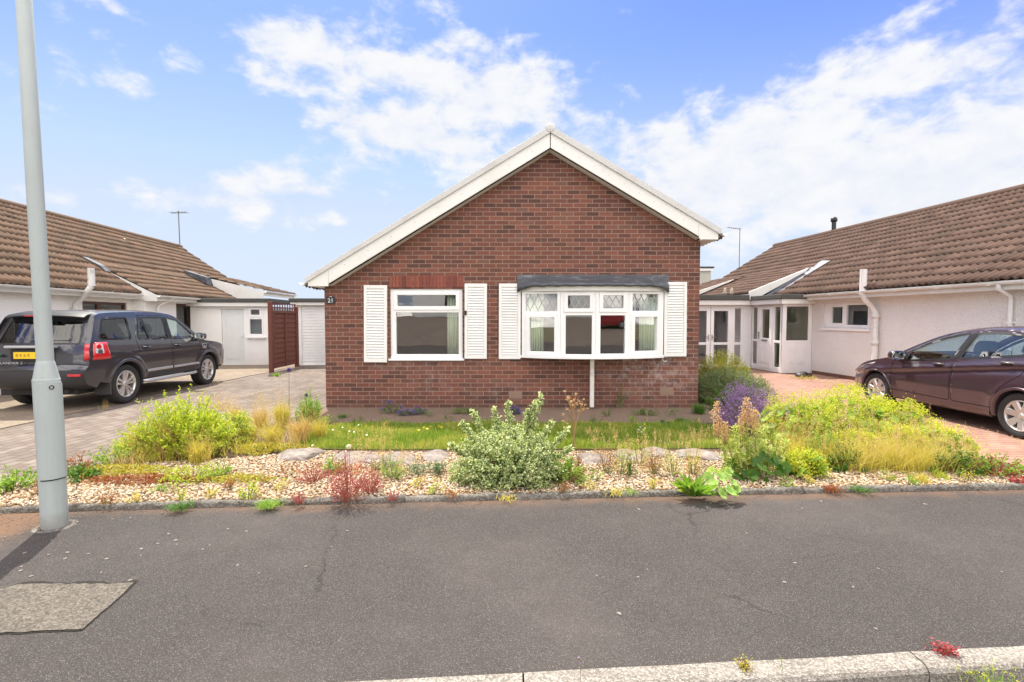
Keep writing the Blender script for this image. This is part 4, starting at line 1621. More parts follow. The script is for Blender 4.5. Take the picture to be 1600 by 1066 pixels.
m.box(gx0, gx0 + .12, YG + .16, YG + 5, -.1, cg(480, 473)[1])
m.box(gx1 - .12, gx1, YG + .16, YG + 5, -.1, cg(480, 473)[1])
m.box(gx0 + .13, gx1 - .13, YG + 4.8, YG + 5, -.1, cg(480, 473)[1])
m.build('side_wall', M_render, G)

# brown fence panel with trellis between the two drives
FX = -7.0
fa, fb = 14.85, 16.62
FN = thing('fence_panel', 'reddish brown timber fence panel with square trellis top between driveway and outhouse', 'fence', (FX, 15.7, 0), 0)
ztp, zpt = at(424, 471, fa).z, at(440, 489, 15.4).z
for yy, nm in ((fa, 0), (fb, 1)):
    m = MB()
    m.box(FX - .055, FX + .055, yy - .055, yy + .055, -.1, ztp if nm == 0 else ztp - .12)
    m.build('post', M_fence, FN, bevel=.008)
m = MB()
nb = 11
z0, z1 = .12, zpt
for i in range(nb):
    c = z0 + (z1 - z0) * i / nb
    hb = (z1 - z0) / nb
    m.add([(FX + x_, y_, z_) for y_ in (fa + .06, fb - .06) for (x_, z_) in ((.020, c), (.032, c), (.012, c + hb * 1.12), (.004, c + hb * 1.12))], [(0, 1, 5, 4), (1, 2, 6, 5), (2, 3, 7, 6), (3, 0, 4, 7), (0, 3, 2, 1), (4, 5, 6, 7)])
for yy in (fa + .09, (fa + fb) / 2, fb - .09):
    m.box(FX + .030, FX + .055, yy - .025, yy + .025, z0, z1)
m.box(FX - .02, FX + .05, fa + .06, fb - .06, z1 - .01, z1 + .03)
m.build('panel', M_fence, FN)
m = MB()
zt1 = ztp - .04
for i in range(10):
    yy = fa + .1 + (fb - fa - .2) * i / 9
    m.box(FX - .012, FX + .010, yy - .014, yy + .014, z1 + .03, zt1)
for i in range(3):
    c = z1 + .05 + (zt1 - z1 - .07) * i / 2
    m.box(FX + .0105, FX + .028, fa + .06, fb - .06, c - .014, c + .014)
m.build('trellis', M_fence, FN)

# ---- right neighbour
XWR = 9.84
B = thing('pebbledash_bungalow', 'white pebbledashed bungalow with brown tiled roof behind the purple hatchback', 'house', (12, 14, 0), TH)
FR = lambda a, b, c: (XWR - b, a, c)
cr = lambda px, py: lx(px, py, XWR)
EXR, EZR = XWR - .32, 2.27
XRR, ZRR = 13.58, 4.75
YB, YEB = 15.16, 21.4
wr = pbox(1289, 474, 1357, 513, cr)
cdt_panel('wall', [(3, -.12), (YEB, -.12), (YEB, EZR), (3, EZR)], [rcq(wr)], lambda a, c: FR(a, 0, c), M_pebble, B, step=6, solid=.2, smooth=False, flip=True)
m = MB()
m.prism([(XWR + .2, -.12), (17.2, -.12), (17.2, EZR), (XRR, ZRR - .1), (XWR + .2, EZR + .1)], lambda a, b, c: (a, c, b), YEB - .2, YEB)
m.prism([(XWR + .2, -.12), (17.2, -.12), (17.2, EZR), (XRR, ZRR - .1), (XWR + .2, EZR + .1)], lambda a, b, c: (a, c, b), 3, 3.2)
m.box(17.0, 17.2, 3.2, YEB - .2, -.12, EZR)
m.build('rear_wall', M_pebble, B)
m = MB()
m.box(XWR - .012, XWR, 3, 13.7, -.05, .11)
m.build('plinth', mat('bitumen_plinth', rough=.9, build=dirty((.16, .075, .05), .5, 4)), B)
tile_roof('roof', None, (EXR - .03, EZR + .02), (XRR, ZRR), 2.8, YEB + .15, M_tile_r, B, amp=.044, per=.165)
tile_roof('roof', None, (17.5, EZR), (XRR, ZRR), 2.8, YEB + .15, M_tile_r, B, expo=.6, amp=.034)
T2E, T2T = (8.76, 2.36), (11.15, 3.30)
tile_roof('lower_roof', None, T2E, T2T, YB, YEB - 2.6, M_tile_r, B, amp=.048)
T3E, T3T = (8.1, 2.34), (10.9, 3.24)
tile_roof('lower_roof', None, T3E, T3T, YEB - 2.6, YEB + .15, M_tile_r, B, amp=.048)
m = MB()
m.tube([(XRR, 2.8, ZRR), (XRR, YEB + .15, ZRR)], .12, 12)
m.build('ridge', M_tile_r, B)
m = MB()
m.box(EXR, EXR + .03, 2.9, YB - .05, EZR - .17, EZR - .01)
m.box(EXR + .03, XWR, 2.9, YB - .05, EZR - .17, EZR - .15)
m.box(T2E[0] + .0, T2E[0] + .03, YB, YEB - 2.6, T2E[1] - .20, T2E[1] - .02)
m.box(T3E[0] + .0, T3E[0] + .03, YEB - 2.6, YEB, T3E[1] - .18, T3E[1] - .02)
m.build('fascia', M_fascia, B)
m = MB()
m.prism([(T2E[0] - .03, T2E[1] + .05), (T2E[0] - .03, T2E[1] - .20), (T2E[0] + .12, T2E[1] - .20), (T2T[0] - .6, T2T[1] - .25), (T2T[0] - .5, T2T[1] - .14)], lambda a, b, c: (a, c, b), YB - .06, YB + .0)
m.prism([(T3E[0] - .03, T3E[1] + .05), (T3E[0] - .03, T3E[1] - .16), (T3T[0] - .9, T3T[1] - .28), (T3T[0] - .7, T3T[1] - .17)], lambda a, b, c: (a, c, b), YEB - 2.66, YEB - 2.6)
m.build_each('bargeboard', M_fascia, B)
m = MB()
# lead apron beside the raised roof
def rz(x_):
    return EZR + .02 + (x_ - EXR + .03) * (ZRR - EZR - .02) / (XRR - EXR + .03)
m.add([(T2E[0] + .25, YB - .02, T2E[1] - .21), (EXR + .1, YB - .02, EZR - .02), (T2T[0] - .15, YB - .03, rz(T2T[0] - .15) + .06), (T2T[0] - .65, YB - .02, T2T[1] - .26)], [(0, 1, 2, 3)])
m.add([(EXR + .05, YB - .02, rz(EXR + .05) + .065), (EXR + .05, YB - .28, rz(EXR + .05) + .065), (T2T[0] - .15, YB - .30, rz(T2T[0] - .15) + .065), (T2T[0] - .15, YB - .02, rz(T2T[0] - .15) + .085)], [(0, 1, 2, 3)])
m.add([(T2T[0] - .75, YB - .3, rz(T2T[0] - .75) + .08), (T2T[0] - .02, YB - .34, rz(T2T[0] - .02) + .08), (T2T[0] + .06, YB + .12, rz(T2T[0] + .06) + .09), (T2T[0] - .65, YB + .1, rz(T2T[0] - .5) + .06)], [(0, 1, 2, 3)])
m.build_each('flashing', mat('grey_flashing', rough=.6, build=dirty((.17, .18, .205), .4, 4)), B, solid=.01)
gutter(ID, EXR - .06, 2.9, YB - .1, EZR - .03, -1, B)
# window with two lights
wl = pbox(1297.5, 480, 1314, 505, cr)
w2 = pbox(1321, 476.5, 1353.5, 508, cr)
window(lambda a, b, c: FR(a, b - .03, c), wr, [wl, w2], B, glass=M_gl2, sill=(wr[0] - .06, wr[1] + .12, wr[2] - .07, wr[2], .07))
curtain_l = MB()
curtain_l.box(XWR + .6, XWR + .65, 9, YB, .6, 2.1)
curtain_l.build('inner_wall', M_net, B)
# big soil pipe through the eaves, and a rain water pipe further along
ys = lx(1349, 440, EXR - .03)[0]
m = MB()
zt_ = lx(1349, 421, EXR - .03)[1]
m.tube([(EXR - .03, ys, zt_), (EXR - .03, ys, EZR - .12)], .075, 14)
ysd = lx(1368, 500, XWR - .09)[0]
m.tube([(EXR - .03, ys, EZR - .1), (EXR + .0, ys - .03, EZR - .24), (XWR - .12, ysd + .1, EZR - .38), (XWR - .09, ysd, EZR - .55), (XWR - .09, ysd, .0)], .065, 14)
for zc in (1.62, .98, .25):
    m.lathe([(.065, -.02), (.085, -.02), (.085, .08), (.065, .08)], 14, lambda a, b, c: (XWR - .09 + a, ysd + b, zc + c))
m.build('soil_pipe', mat('chalky_white_pipe', rough=.6, build=dirty((.76, .745, .72), .55, 5, .2, 40)), B)
yr_ = lx(1578, 500, XWR - .07)[0]
yo_ = lx(1560, 455, EXR - .06)[0]
m = MB()
m.tube([(EXR - .06, yo_, EZR - .06), (EXR - .06, yo_, EZR - .15), (XWR - .08, yr_, EZR - .27), (XWR - .07, yr_, EZR - .36), (XWR - .07, yr_, .05)], .036, 10)
m.box(XWR - .11, XWR - .0, yr_ - .05, yr_ + .05, 1.50, 1.53)
m.build('downpipe', M_white, B)
# flue, aerial
q = lx(1303, 352, XRR)
m = MB()
zf = lx(1303, 341, XRR)[1]
m.tube([(XRR, q[0], ZRR - .1), (XRR, q[0], zf - .12)], .075, 10)
m.lathe([(.0, .16), (.07, .15), (.11, .10), (.11, .0), (.075, -.03)], 12, lambda a, b, c: (XRR + a, q[0] + b, zf - .12 + c))
m.build('flue', M_black, B)
m = MB()
q = (YEB - .3, 0)
XA = 11.7
zb_ = rz(XA)
zt_ = CAM_Z + (497 - 360) / 800 * 22.4
m.tube([(XA, q[0], zb_ - .2), (XA, q[0], zt_)], .015, 6)
m.tube([(XA - .55, q[0], zt_ + .02), (XA + .05, q[0], zt_ - .05)], .010, 5)
for k in range(6):
    xx = XA - .52 + k * .1
    m.tube([(xx, q[0] - .15, zt_ + .02 - k * .01), (xx, q[0] + .15, zt_ + .02 - k * .01)], .006, 4)
m.build('aerial', MATS['aerial_metal'], B)

# white porch with glazed door, and the double doors beside it
P = thing('glazed_porch', 'white plastic flat roofed porch with glazed door against the pebbledashed bungalow', 'porch', (9.2, 14.5, 0), TH)
YP = ly(1222, 585, 13.75)[0] and 13.75
XP = ly(1221.5, 560, YP)[0]
FPf = lambda a, b, c: (a, YP - b, c)
cpf = lambda px, py: ly(px, py, YP)
FPs = lambda a, b, c: (XP - b, a, c)
cps = lambda px, py: lx(px, py, XP)
ztP = cpf(1235, 474)[1]
xr = XWR - .01
gf = pbox(1232, 479, 1270, 532, cpf)
gf = (XP + .12, xr - .1, gf[2], gf[3])
M_tint = glass_mat('patterned_glass', (.55, .60, .42), .12, .8, .05)
fr = window(FPf, (XP, xr, .03, ztP), [gf], P, name='porch_window', glass=M_tint)
m = MB()
wpn = (gf[1] - gf[0])
for k in range(2):
    a0 = gf[0] + wpn * (.06 + .47 * k)
    a1 = a0 + wpn * .36
    for (i_, o_) in ((0, .012), (.05, .02)):
        m.fbox(FPf, a0 + i_, a1 - i_, .001 + (o_ if i_ else 0) * .5, o_, .30 + i_, .83 - i_)
m.build('moulded_panel', M_white, fr, bevel=.01)
yd0, yd1 = lx(1209, 540, XP)[0], lx(1178, 540, XP)[0]
yE = lx(1174, 540, XP)[0]
d0, d1 = lx(1206.5, 540, XP)[0], lx(1185, 540, XP)[0]
rects = []
sA = (YP + .12, d0 - .07)
sB = (d1 + .09, yE - .05)
panes = [(sA[0], sA[1], .95, ztP - .10), (sA[0], sA[1], .18, .88), (sB[0], sB[1], .95, ztP - .10), (sB[0], sB[1], .18, .88), (d0 + .15, d1 - .14, 1.0, ztP - .16)]
fr = window(FPs, (YP + .006, yE, .03, ztP), panes, P, name='porch_side', glass=M_tint)
m = MB()
m.fbox(FPs, d0 + .02, d1, .001, .018, .10, .97)
m.fbox(FPs, d0 + .02, d0 + .14, .001, .018, .97, ztP - .06)
m.fbox(FPs, d1 - .13, d1, .001, .018, .97, ztP - .06)
m.fbox(FPs, d0 + .14, d1 - .13, .001, .018, ztP - .16, ztP - .06)
for k in range(2):
    w_ = (d1 - d0 - .3) / 2
    a0 = d0 + .12 + k * (w_ + .08)
    m.fbox(FPs, a0, a0 + w_, .019, .032, .25, .80)
    m.fbox(FPs, a0 + .05, a0 + w_ - .05, .0325, .042, .31, .74)
dd = m.build('door', M_white, P, bevel=.008)
m = MB()
m.fbox(FPs, d1 - .08, d1 - .05, .018, .06, .98, 1.18)
m.build('handle', mat('chrome_handle', (.5, .5, .5), .25, 1.0), dd)
m = MB()
m.fbox(FPs, (d0 + d1) / 2 - .14, (d0 + d1) / 2 + .16, .018, .03, .90, .96)
m.build('letter_plate', MATS['chrome_handle'], dd, bevel=.004)
m = MB()
m.box(XP + .15, xr, YP + .9, YP + .95, .05, ztP)
m.build('inner_wall', mat('porch_interior', (.35, .38, .30), .9), P)
# double doors set back, running on behind the brick house
YD = yE
XD0 = 5.4
FD = lambda a, b, c: (a, YD - b, c)
cd_ = lambda px, py: ly(px, py, YD)
ps_ = [(1072, 1104), (1115.5, 1137.5)]
pn = []
for (u0, u1) in ps_:
    a0, a1 = cd_(u0, 520)[0], cd_(u1, 520)[0]
    pn += [(a0, a1, .84, cd_(1120, 486)[1]), (a0, a1, .14, .76)]
a0, a1 = cd_(1148, 520)[0], cd_(1157.5, 520)[0]
pn += [(a0, a1, .84, cd_(1120, 482)[1]), (a0, a1, .14, .76)]
zD = cd_(1120, 477)[1]
fr = window(FD, (XD0, XP - .01, .03, zD), pn, P, name='double_door', glass=M_gl2)
m = MB()
for u in (1107, 1112.5):
    a_ = cd_(u, 520)[0]
    m.fbox(FD, a_ - .015, a_ + .015, .001, .02, .90, 1.08)
    m.fbox(FD, a_ - (.10 if u < 1110 else 0), a_ + (.10 if u > 1110 else 0), .02, .045, 1.0, 1.02)
m.build('handle', MATS['chrome_handle'], fr)
m = MB()
a_ = cd_(1110, 520)[0]
m.fbox(FD, a_ - .008, a_ + .008, .0005, .006, .08, zD - .05)
m.build('door_seam', MATS['seam_grey'], fr)
m = MB()
m.box(XD0, XP, YD + 1.2, YD + 1.25, .05, zD)
m.build('rear_screen', M_net, P)
# flat roof edges
m = MB()
m.box(XP - .12, xr + .02, YP - .14, YP - .04, ztP - .02, ztP + .12)
m.box(XP - .14, XP - .05, YP - .02, YD - .12, ztP - .02, ztP + .12)
m.box(XD0, XP - .15, YD - .16, YD - .06, zD - .0, zD + .15)
m.build('fascia', M_fascia, P, bevel=.006)
m = MB()
zr0 = ztP + .122
m.box(XP - .18, xr + .04, YP - .19, YD + 1.3, zr0, zr0 + .13)
m.box(XD0, XP - .19, YD - .21, YD + 1.4, zD + .152, zD + .152 + .16)
m.build('roof', M_roofing, P, bevel=.012)
m = MB()
for px_ in (1130, 1140.5):
    a_, c_ = cd_(px_, 463)
    c_ = zD + .32
    m.lathe([(.0, .0), (.05, .01), (.06, .06), (.04, .11), (.045, .17), (.02, .21), (0, .22)], 10, lambda a, b, c: (a_ + a + .1 * max(0, c - .1), YD - .1 + b, c_ + c))
m.build('finial', mat('stone_bird', rough=.8, build=dirty((.42, .36, .28), .4, 8)), P)

# far chimney block beyond the right neighbour
K = thing('flat_roofed_dormer', 'pale flat roofed block just showing above the roof right of the brick gable', 'building', tuple(at(1085, 560, 27)[:2]) + (0,))
kx0, kx1 = at(1060, 440, 27).x, at(1110.5, 440, 27).x
m = MB()
m.box(kx0, kx1, 27, 30, -.1, at(1100, 423.5, 27).z)
m.build('wall', mat('grey_buff_render', rough=.9, build=render_((.40, .40, .35), .4, .3)), K)
m = MB()
m.box(kx0, kx1 + .08, 26.9, 30.1, at(1100, 423.5, 27).z + .002, at(1100, 419.5, 27).z)
m.build('fascia', M_fascia, K)
m = MB()
m.box(kx0, kx1 + .12, 26.85, 30.2, at(1100, 419.4, 27).z + .002, at(1100, 417, 27).z)
m.build('roof', M_black, K)
# ------------------------------------------------------------------ vehicles
def paint_mat(name, col, flake, dust=(.22, .17, .13), damt=.35):
    def f(t):
        c = t.co()
        sp = t.n('ShaderNodeSeparateXYZ', {'Vector': c})
        n = t.noise(c, 5, 5, .7)
        d = t.math('MULTIPLY', t.smooth(t.math('ADD', sp.outputs[2], t.math('MULTIPLY', t.noise(c, 4, 5, .7), .35)), .80, .25), damt)
        d = t.math('ADD', d, t.math('MULTIPLY', t.smooth(n, .45, .8), damt * .35))
        fl = t.n('ShaderNodeSeparateColor', {0: t.vor(c, 900, 'Color')}).outputs[0]
        cc = t.mix(t.math('MULTIPLY', fl, .5), col, flake)
        t.out(t.mix(d, cc, dust), None, t.math('ADD', .30, t.math('MULTIPLY', d, .6)))
    m_ = mat(name, col, .3, .35, .5, 1.0, f)
    return m_


M_grey_paint = paint_mat('graphite_paint', (.028, .029, .036), (.075, .078, .092), damt=.07)
M_plum_paint = paint_mat('plum_paint', (.042, .024, .034), (.105, .064, .086), (.14, .085, .07), .20)
M_red_paint = paint_mat('red_paint', (.35, .012, .015), (.45, .03, .03), damt=.1)
M_alloy = mat('alloy_wheel', rough=.36, metal=.75, build=dirty((.62, .61, .59), .25, 12))
M_silver = mat('silver_trim', (.52, .53, .54), .3, .6)
M_lens_red = mat('red_lens', (.55, .012, .018), .12, coat=1.0)
M_lens_clear = mat('clear_lens', (.62, .62, .64), .12, .2, coat=1.0)
M_lens_dark = mat('dark_lens', (.08, .08, .09), .1, coat=1.0)
M_yellow = mat('number_plate_yellow', rough=.35, build=dirty((.85, .57, .02), .1, 6))
M_seat = mat('seat_fabric', rough=.9, build=dirty((.085, .085, .09), .2, 8))
M_seatgrey = mat('seat_grey', rough=.9, build=dirty((.16, .16, .17), .2, 8))
M_disc = mat('brake_disc', (.18, .17, .16), .5, .7)
M_mirror = mat('mirror_glass', (.7, .75, .75), .02, 1.0)


def interp(tab, z):
    if z <= tab[0][0]:
        return tab[0][1]
    for (a, va), (b, vb) in zip(tab[:-1], tab[1:]):
        if z <= b:
            t = (z - a) / (b - a)
            return va + (vb - va) * t
    return tab[-1][1]


def smooth_line(pts, k=5):
    """Catmull-Rom through the points"""
    out = []
    n = len(pts)
    for i in range(n - 1):
        p0 = Vector(pts[max(0, i - 1)])
        p1, p2 = Vector(pts[i]), Vector(pts[i + 1])
        p3 = Vector(pts[min(n - 1, i + 2)])
        for j in range(k):
            t = j / k
            q = .5 * ((2 * p1) + (p2 - p0) * t + (2 * p0 - 5 * p1 + 4 * p2 - p3) * t * t + (3 * p1 - p0 - 3 * p2 + p3) * t ** 3)
            out.append((q.x, q.y))
    out.append(tuple(pts[-1]))
    return out


def wheel(parent, x, y, r, width, sgn, spokes, style):
    """wheel: tyre, rim with spokes; axis along x, outer face towards sgn"""
    F = lambda a, b, c: (x + sgn * c, y + a, r + b)
    w = width / 2
    rr = r * .675
    m_ = MB()
    prof = [(rr, -w * .85), (r * .86, -w), (r * .95, -w * .95), (r * .995, -w * .7), (r, -w * .3), (r, w * .3), (r * .995, w * .7), (r * .95, w * .95), (r * .86, w * 1.0), (rr * 1.03, w * .88), (rr, w * .8)]
    m_.lathe(prof, 40, F, True)
    wh = m_.build('wheel', M_rubber, parent)
    m_ = MB()
    m_.lathe([(rr * 1.02, w * .86), (rr * .985, w * .93), (rr * .93, w * .86), (rr * .90, w * .5), (rr * .88, -w * .6)], 40, F, True)
    # spokes
    for k in range(spokes):
        if style == 'pair':
            ang = 2 * math.pi * (k // 2) / (spokes // 2) + (.20 if k % 2 else -.20) + .3
            h0, h1 = .020, .030
        else:
            ang = 2 * math.pi * k / spokes + .2
            h0, h1 = .042, .050
        u = (math.cos(ang), math.sin(ang))
        v = (-u[1], u[0])
        if style == 'pair':
            inn = 2 * math.pi * (k // 2) / (spokes // 2) + (.34 if k % 2 else -.34) + .3
            p0 = (math.cos(inn) * rr * .20, math.sin(inn) * rr * .20)
        else:
            p0 = (u[0] * rr * .16, u[1] * rr * .16)
        p1 = (u[0] * rr * .93, u[1] * rr * .93)
        vs = []
        for (p, hw, zo) in ((p0, h0, .70), ((p0[0] * .5 + p1[0] * .5, p0[1] * .5 + p1[1] * .5), (h0 + h1) * .46, .82), (p1, h1, .88)):
            for (sx, sz) in ((-1, .75), (-.7, 1.0), (.7, 1.0), (1, .75), (1, .35), (-1, .35)):
                vs.append(F(p[0] + v[0] * hw * sx, p[1] + v[1] * hw * sx, w * (zo * sz)))
        fs = []
        for i in range(2):
            for j in range(6):
                fs.append((i * 6 + j, i * 6 + (j + 1) % 6, (i + 1) * 6 + (j + 1) % 6, (i + 1) * 6 + j))
        fs += [(0, 1, 2, 3, 4, 5), (12, 13, 14, 15, 16, 17)]
        m_.add(vs, fs)
    m_.lathe([(0, w * .82), (rr * .13, w * .82), (rr * .17, w * .76), (rr * .24, w * .66), (rr * .26, w * .3)], 20, F, True)
    for k in range(5):
        a = 2 * math.pi * k / 5 + .3
        m_.lathe([(0, w * .74), (.010, w * .74), (.011, w * .6)], 6, lambda p, q, c: F(math.cos(a) * rr * .21 + p, math.sin(a) * rr * .21 + q, c))
    m_.build('rim', M_alloy, wh)
    m_ = MB()
    m_.lathe([(0, -w * .1), (rr * .80, -w * .1), (rr * .80, -w * .25)], 24, F, False)
    m_.build('brake_disc', M_disc, wh)
    return wh


def make_vehicle(name, label, cat, loc, rotz, sp, paint):
    V0 = bpy.data.objects.new(name, None)
    COL.objects.link(V0)
    V0.location = loc
    V0.rotation_euler = (0, 0, rotz)
    BASE[V0.name] = Vector((0, 0, 0))
    tag(V0, label, cat)
    W, prof = sp['W'], sp['prof']
    ya, yb = sp['taper']

    def X(y, z):
        x_ = W * interp(prof, z)
        # soften the break points of the cross section
        x_ = (x_ + W * interp(prof, z - .03) + W * interp(prof, z + .03)) / 3
        f = max(0, (y - yb) / sp['tf'][0])
        b = max(0, (ya - y) / sp['tr'][0])
        x_ *= 1 - sp['tf'][1] * f ** 2.2 - sp['tr'][1] * b ** 2.4
        for (ax, az, rad) in sp['axles']:
            d = math.hypot(y - ax, z - az)
            x_ += .020 * math.exp(-((d - rad) / .06) ** 2) * (1 if z < sp['belt'] - .08 else 0)
        zl = sp['crease'](y)
        d = z - zl
        if abs(d) < .2:
            x_ += sp['ch'] * (math.exp(-(d / .035) ** 2) - .8 * math.exp(-((d + .055) / .05) ** 2))
        return x_

    sil = smooth_line(sp['sil'], 6)
    c_edge = sp.get('round', .045)
    # arc length and normals along the silhouette
    n = len(sil)
    arc = [0.0]
    for a, b in zip(sil[:-1], sil[1:]):
        arc.append(arc[-1] + math.hypot(b[0] - a[0], b[1] - a[1]))
    nor = []
    for i in range(n):
        a, b = sil[max(0, i - 1)], sil[min(n - 1, i + 1)]
        t = Vector((b[0] - a[0], b[1] - a[1])).normalized()
        nor.append((-t.y, t.x))  # to the left of travel; silhouette runs rear->roof->front so this is outward
    edge = [(p[0] - q[0] * c_edge, p[1] - q[1] * c_edge) for p, q in zip(sil, nor)]

    def strip(s, v):
        s = min(max(s, 0), arc[-1])
        i = min(n - 2, max(0, int(np.searchsorted(arc, s)) - 1))
        t = (s - arc[i]) / max(1e-9, arc[i + 1] - arc[i])
        L = lambda A, k: A[i][k] * (1 - t) + A[i + 1][k] * t
        e = (L(edge, 0), L(edge, 1))
        w_ = X(e[0], e[1])
        av = min(1, abs(v))
        cr = c_edge * (av ** 5 * .75 + av ** 2 * .25)
        # corners of the car turn in at the ends
        py, pz = L(sil, 0) - L(nor, 0) * cr, L(sil, 1) - L(nor, 1) * cr
        bow = sp['bow'] * av ** 3
        if py > sp['yf'] - .9 or py < sp['yr'] + .6:
            k = max(0, min(1, abs(L(nor, 0)) * 1.2))
            py -= math.copysign(bow * k, L(nor, 0))
        return Vector((v * w_, py, pz))

    def s_at(idx):
        """arc length at (fractional) index of the original silhouette points"""
        f = idx * 6
        i = min(n - 2, int(f))
        return arc[i] + (arc[i + 1] - arc[i]) * (f - i)

    SS = .8  # width scale of the strip's flat domain

    def strip_piece(nm, s0, s1, mt, holes=(), parent=V0, off=0.0, vmax=1.0, step=.07, poly=None):
        o_ = poly or [(s0, -vmax * SS), (s1, -vmax * SS), (s1, vmax * SS), (s0, vmax * SS)]
        def F(u, v):
            p = strip(u, v / SS)
            if off:
                q = (strip(u + .01, v / SS) - strip(u - .01, v / SS)).normalized()
                r_ = (strip(u, v / SS + .01) - strip(u, v / SS - .01)).normalized()
                p = p + r_.cross(q).normalized() * off * 1.0
            return p
        ob = cdt_panel(nm, o_, list(holes), F, mt, parent, step=step, flip=True)
        return ob

    def spoly(pts):
        """(silhouette index, half width fraction) list of the right half -> symmetric polygon in the strip domain"""
        r = [(s_at(i), f * SS) for i, f in pts]
        return r + [(a, -b) for a, b in reversed(r)]

    # ----- the strip over the top
    rw, ws = rounded(spoly(sp['rear_window']), .06), rounded(spoly(sp['windscreen']), .06)
    cuts = sp['strip_cuts']
    for (i0, i1, nm, mt) in cuts:
        holes = []
        for h_ in (rw, ws):
            cx_ = sum(p[0] for p in h_) / len(h_)
            if s_at(i0) < cx_ < s_at(i1):
                holes.append(h_)
        strip_piece(nm, s_at(i0) + .003, s_at(i1) - .003, mt or paint, holes)
    g_ = sp['glass']
    for nm, h_, mt in (('rear_window', rw, g_[2]), ('windscreen', ws, g_[0])):
        ob = strip_piece(nm, 0, 0, mt, [], off=-.006, poly=offset_poly(h_, -.012))
        strip_piece('window_seal', 0, 0, M_black, [offset_poly(h_, .022)], parent=ob, off=.002, poly=offset_poly(h_, -.006))
    # ----- sides
    arch = []
    bottom = sp['sill']
    outer = list(edge)
    fr_y, re_y = sp['axles'][0][0], sp['axles'][1][0]
    ar = sp['arch']
    zc = sp['axles'][0][1]
    low = []
    h0 = math.asin(max(-1, min(1, (bottom - zc) / ar)))
    y_end, y_start = outer[-1][0], outer[0][0]
    low.append((y_end - .05, bottom + .02))
    for ax in (fr_y, re_y):
        low += [(ax + ar * math.cos(a), zc + ar * math.sin(a)) for a in np.linspace(h0, math.pi - h0, 22)]
        if ax == fr_y:
            low.append((0, bottom - .01))
    low.append((y_start + .05, bottom + .05))
    outer = outer + low
    doors = sp['doors']
    wins = sp['windows']
    for sgn in (1, -1):
        Fs = lambda y, z, o=0.0: (sgn * (X(y, z) + o), y, z)
        fl = sgn < 0
        dp = [rounded(d['poly'], .05, 4) for d in doors]
        wp = {k: rounded(v, .05, 5) for k, v in wins.items()}
        free = [v for k, v in wp.items() if not any(k in d['win'] for d in doors)]
        strip_name = 'body_side'
        cdt_panel(strip_name, outer, dp + free, lambda y, z: Fs(y, z), paint, V0, step=.036, flip=fl)
        for d, pl in zip(doors, dp):
            # handle cut-outs and the step line are modelled on
            do = cdt_panel('door', offset_poly(pl, .009), [wp[k] for k in d['win']], lambda y, z: Fs(y, z), paint, V0, step=.033, flip=fl)
            hy, hz = d['handle']
            hm = MB()
            hw = .105
            hm.add([Fs(hy + a * hw, hz + .0 + b, o) for (a, b, o) in ((-1.1, 0, .006), (-.8, .026, .008), (0, .036, .010), (.8, .026, .008), (1.1, 0, .006), (.8, -.026, .008), (0, -.036, .010), (-.8, -.026, .008))], [(0, 1, 2, 3, 4, 5, 6, 7)])
            hm.build('handle_recess', M_black, do)
            hm = MB()
            hm.tube([Fs(hy - hw * .85, hz, .004), Fs(hy - hw * .6, hz, .026), Fs(hy, hz, .032), Fs(hy + hw * .6, hz, .026), Fs(hy + hw * .85, hz, .004)], [.011, .015, .016, .015, .011], 8)
            hm.build('handle', sp['handle_mat'] or paint, do)
            for k in d['win']:
                gl_ = cdt_panel('window', offset_poly(wp[k], -.008), [], lambda y, z: Fs(y, z, -.010), sp['wmat'][k], do, step=.1, flip=fl)
                cdt_panel('window_seal', offset_poly(wp[k], -.016), [offset_poly(wp[k], .014)], lambda y, z: Fs(y, z, .0025), M_black, do, step=.1, flip=fl)
        for k, v in wp.items():
            if any(k in d['win'] for d in doors):
                continue
            gl_ = cdt_panel('window', offset_poly(v, -.008), [], lambda y, z: Fs(y, z, -.010), sp['wmat'][k], V0, step=.1, flip=fl)
            cdt_panel('window_seal', offset_poly(v, -.016), [offset_poly(v, .014)], lambda y, z: Fs(y, z, .0025), M_black, gl_, step=.1, flip=fl)
        # black inner skin so the shut lines read dark
        zb_ = sp['belt'] - .03
        inner = [(p[0], min(p[1], zb_)) for p in offset_poly(outer, .03)]
        ip = [(sp['yr'] + .12, bottom + .08), (sp['yr'] + .12, zb_), (sp['yf'] - .45, zb_ - .12), (sp['yf'] - .12, bottom + .35), (sp['yf'] - .12, bottom + .08)]
        for ax in (fr_y, re_y):
            pass
        low2 = []
        for ax in (fr_y, re_y):
            low2 += [(ax + (ar + .02) * math.cos(a), zc + (ar + .02) * math.sin(a)) for a in np.linspace(.05, math.pi - .05, 16)]
        ip = [(sp['yr'] + .12, zb_), (sp['yf'] - .45, zb_ - .10), (sp['yf'] - .14, bottom + .35)] + low2
        cdt_panel('inner_skin', ip, [], lambda y, z: Fs(y, z, -.035), M_dark, V0, step=.1, flip=fl)
        # pillar trim (dark) between the doors
        for pl in sp['pillars']:
            cdt_panel('pillar_trim', pl, [], lambda y, z: Fs(y, z, .004), M_black, V0, step=.1, flip=fl)
        # wheel arch lips and liners
        for ax in (fr_y, re_y):
            lm = MB()
            th = np.linspace(h0 + .02, math.pi - h0 - .02, 24)
            lip = sp['lip']
            vs, fs = [], []
            for a in th:
                for (rd, o) in ((ar + lip, .002), (ar + lip * .8, .016), (ar + .01, .020), (ar - .008, .012), (ar - .010, -.05)):
                    y, z = ax + rd * math.cos(a), zc + rd * math.sin(a)
                    vs.append(Fs(y, z, o))
            for i in range(len(th) - 1):
                for j in range(4):
                    fs.append((i * 5 + j, (i + 1) * 5 + j, (i + 1) * 5 + j + 1, i * 5 + j + 1))
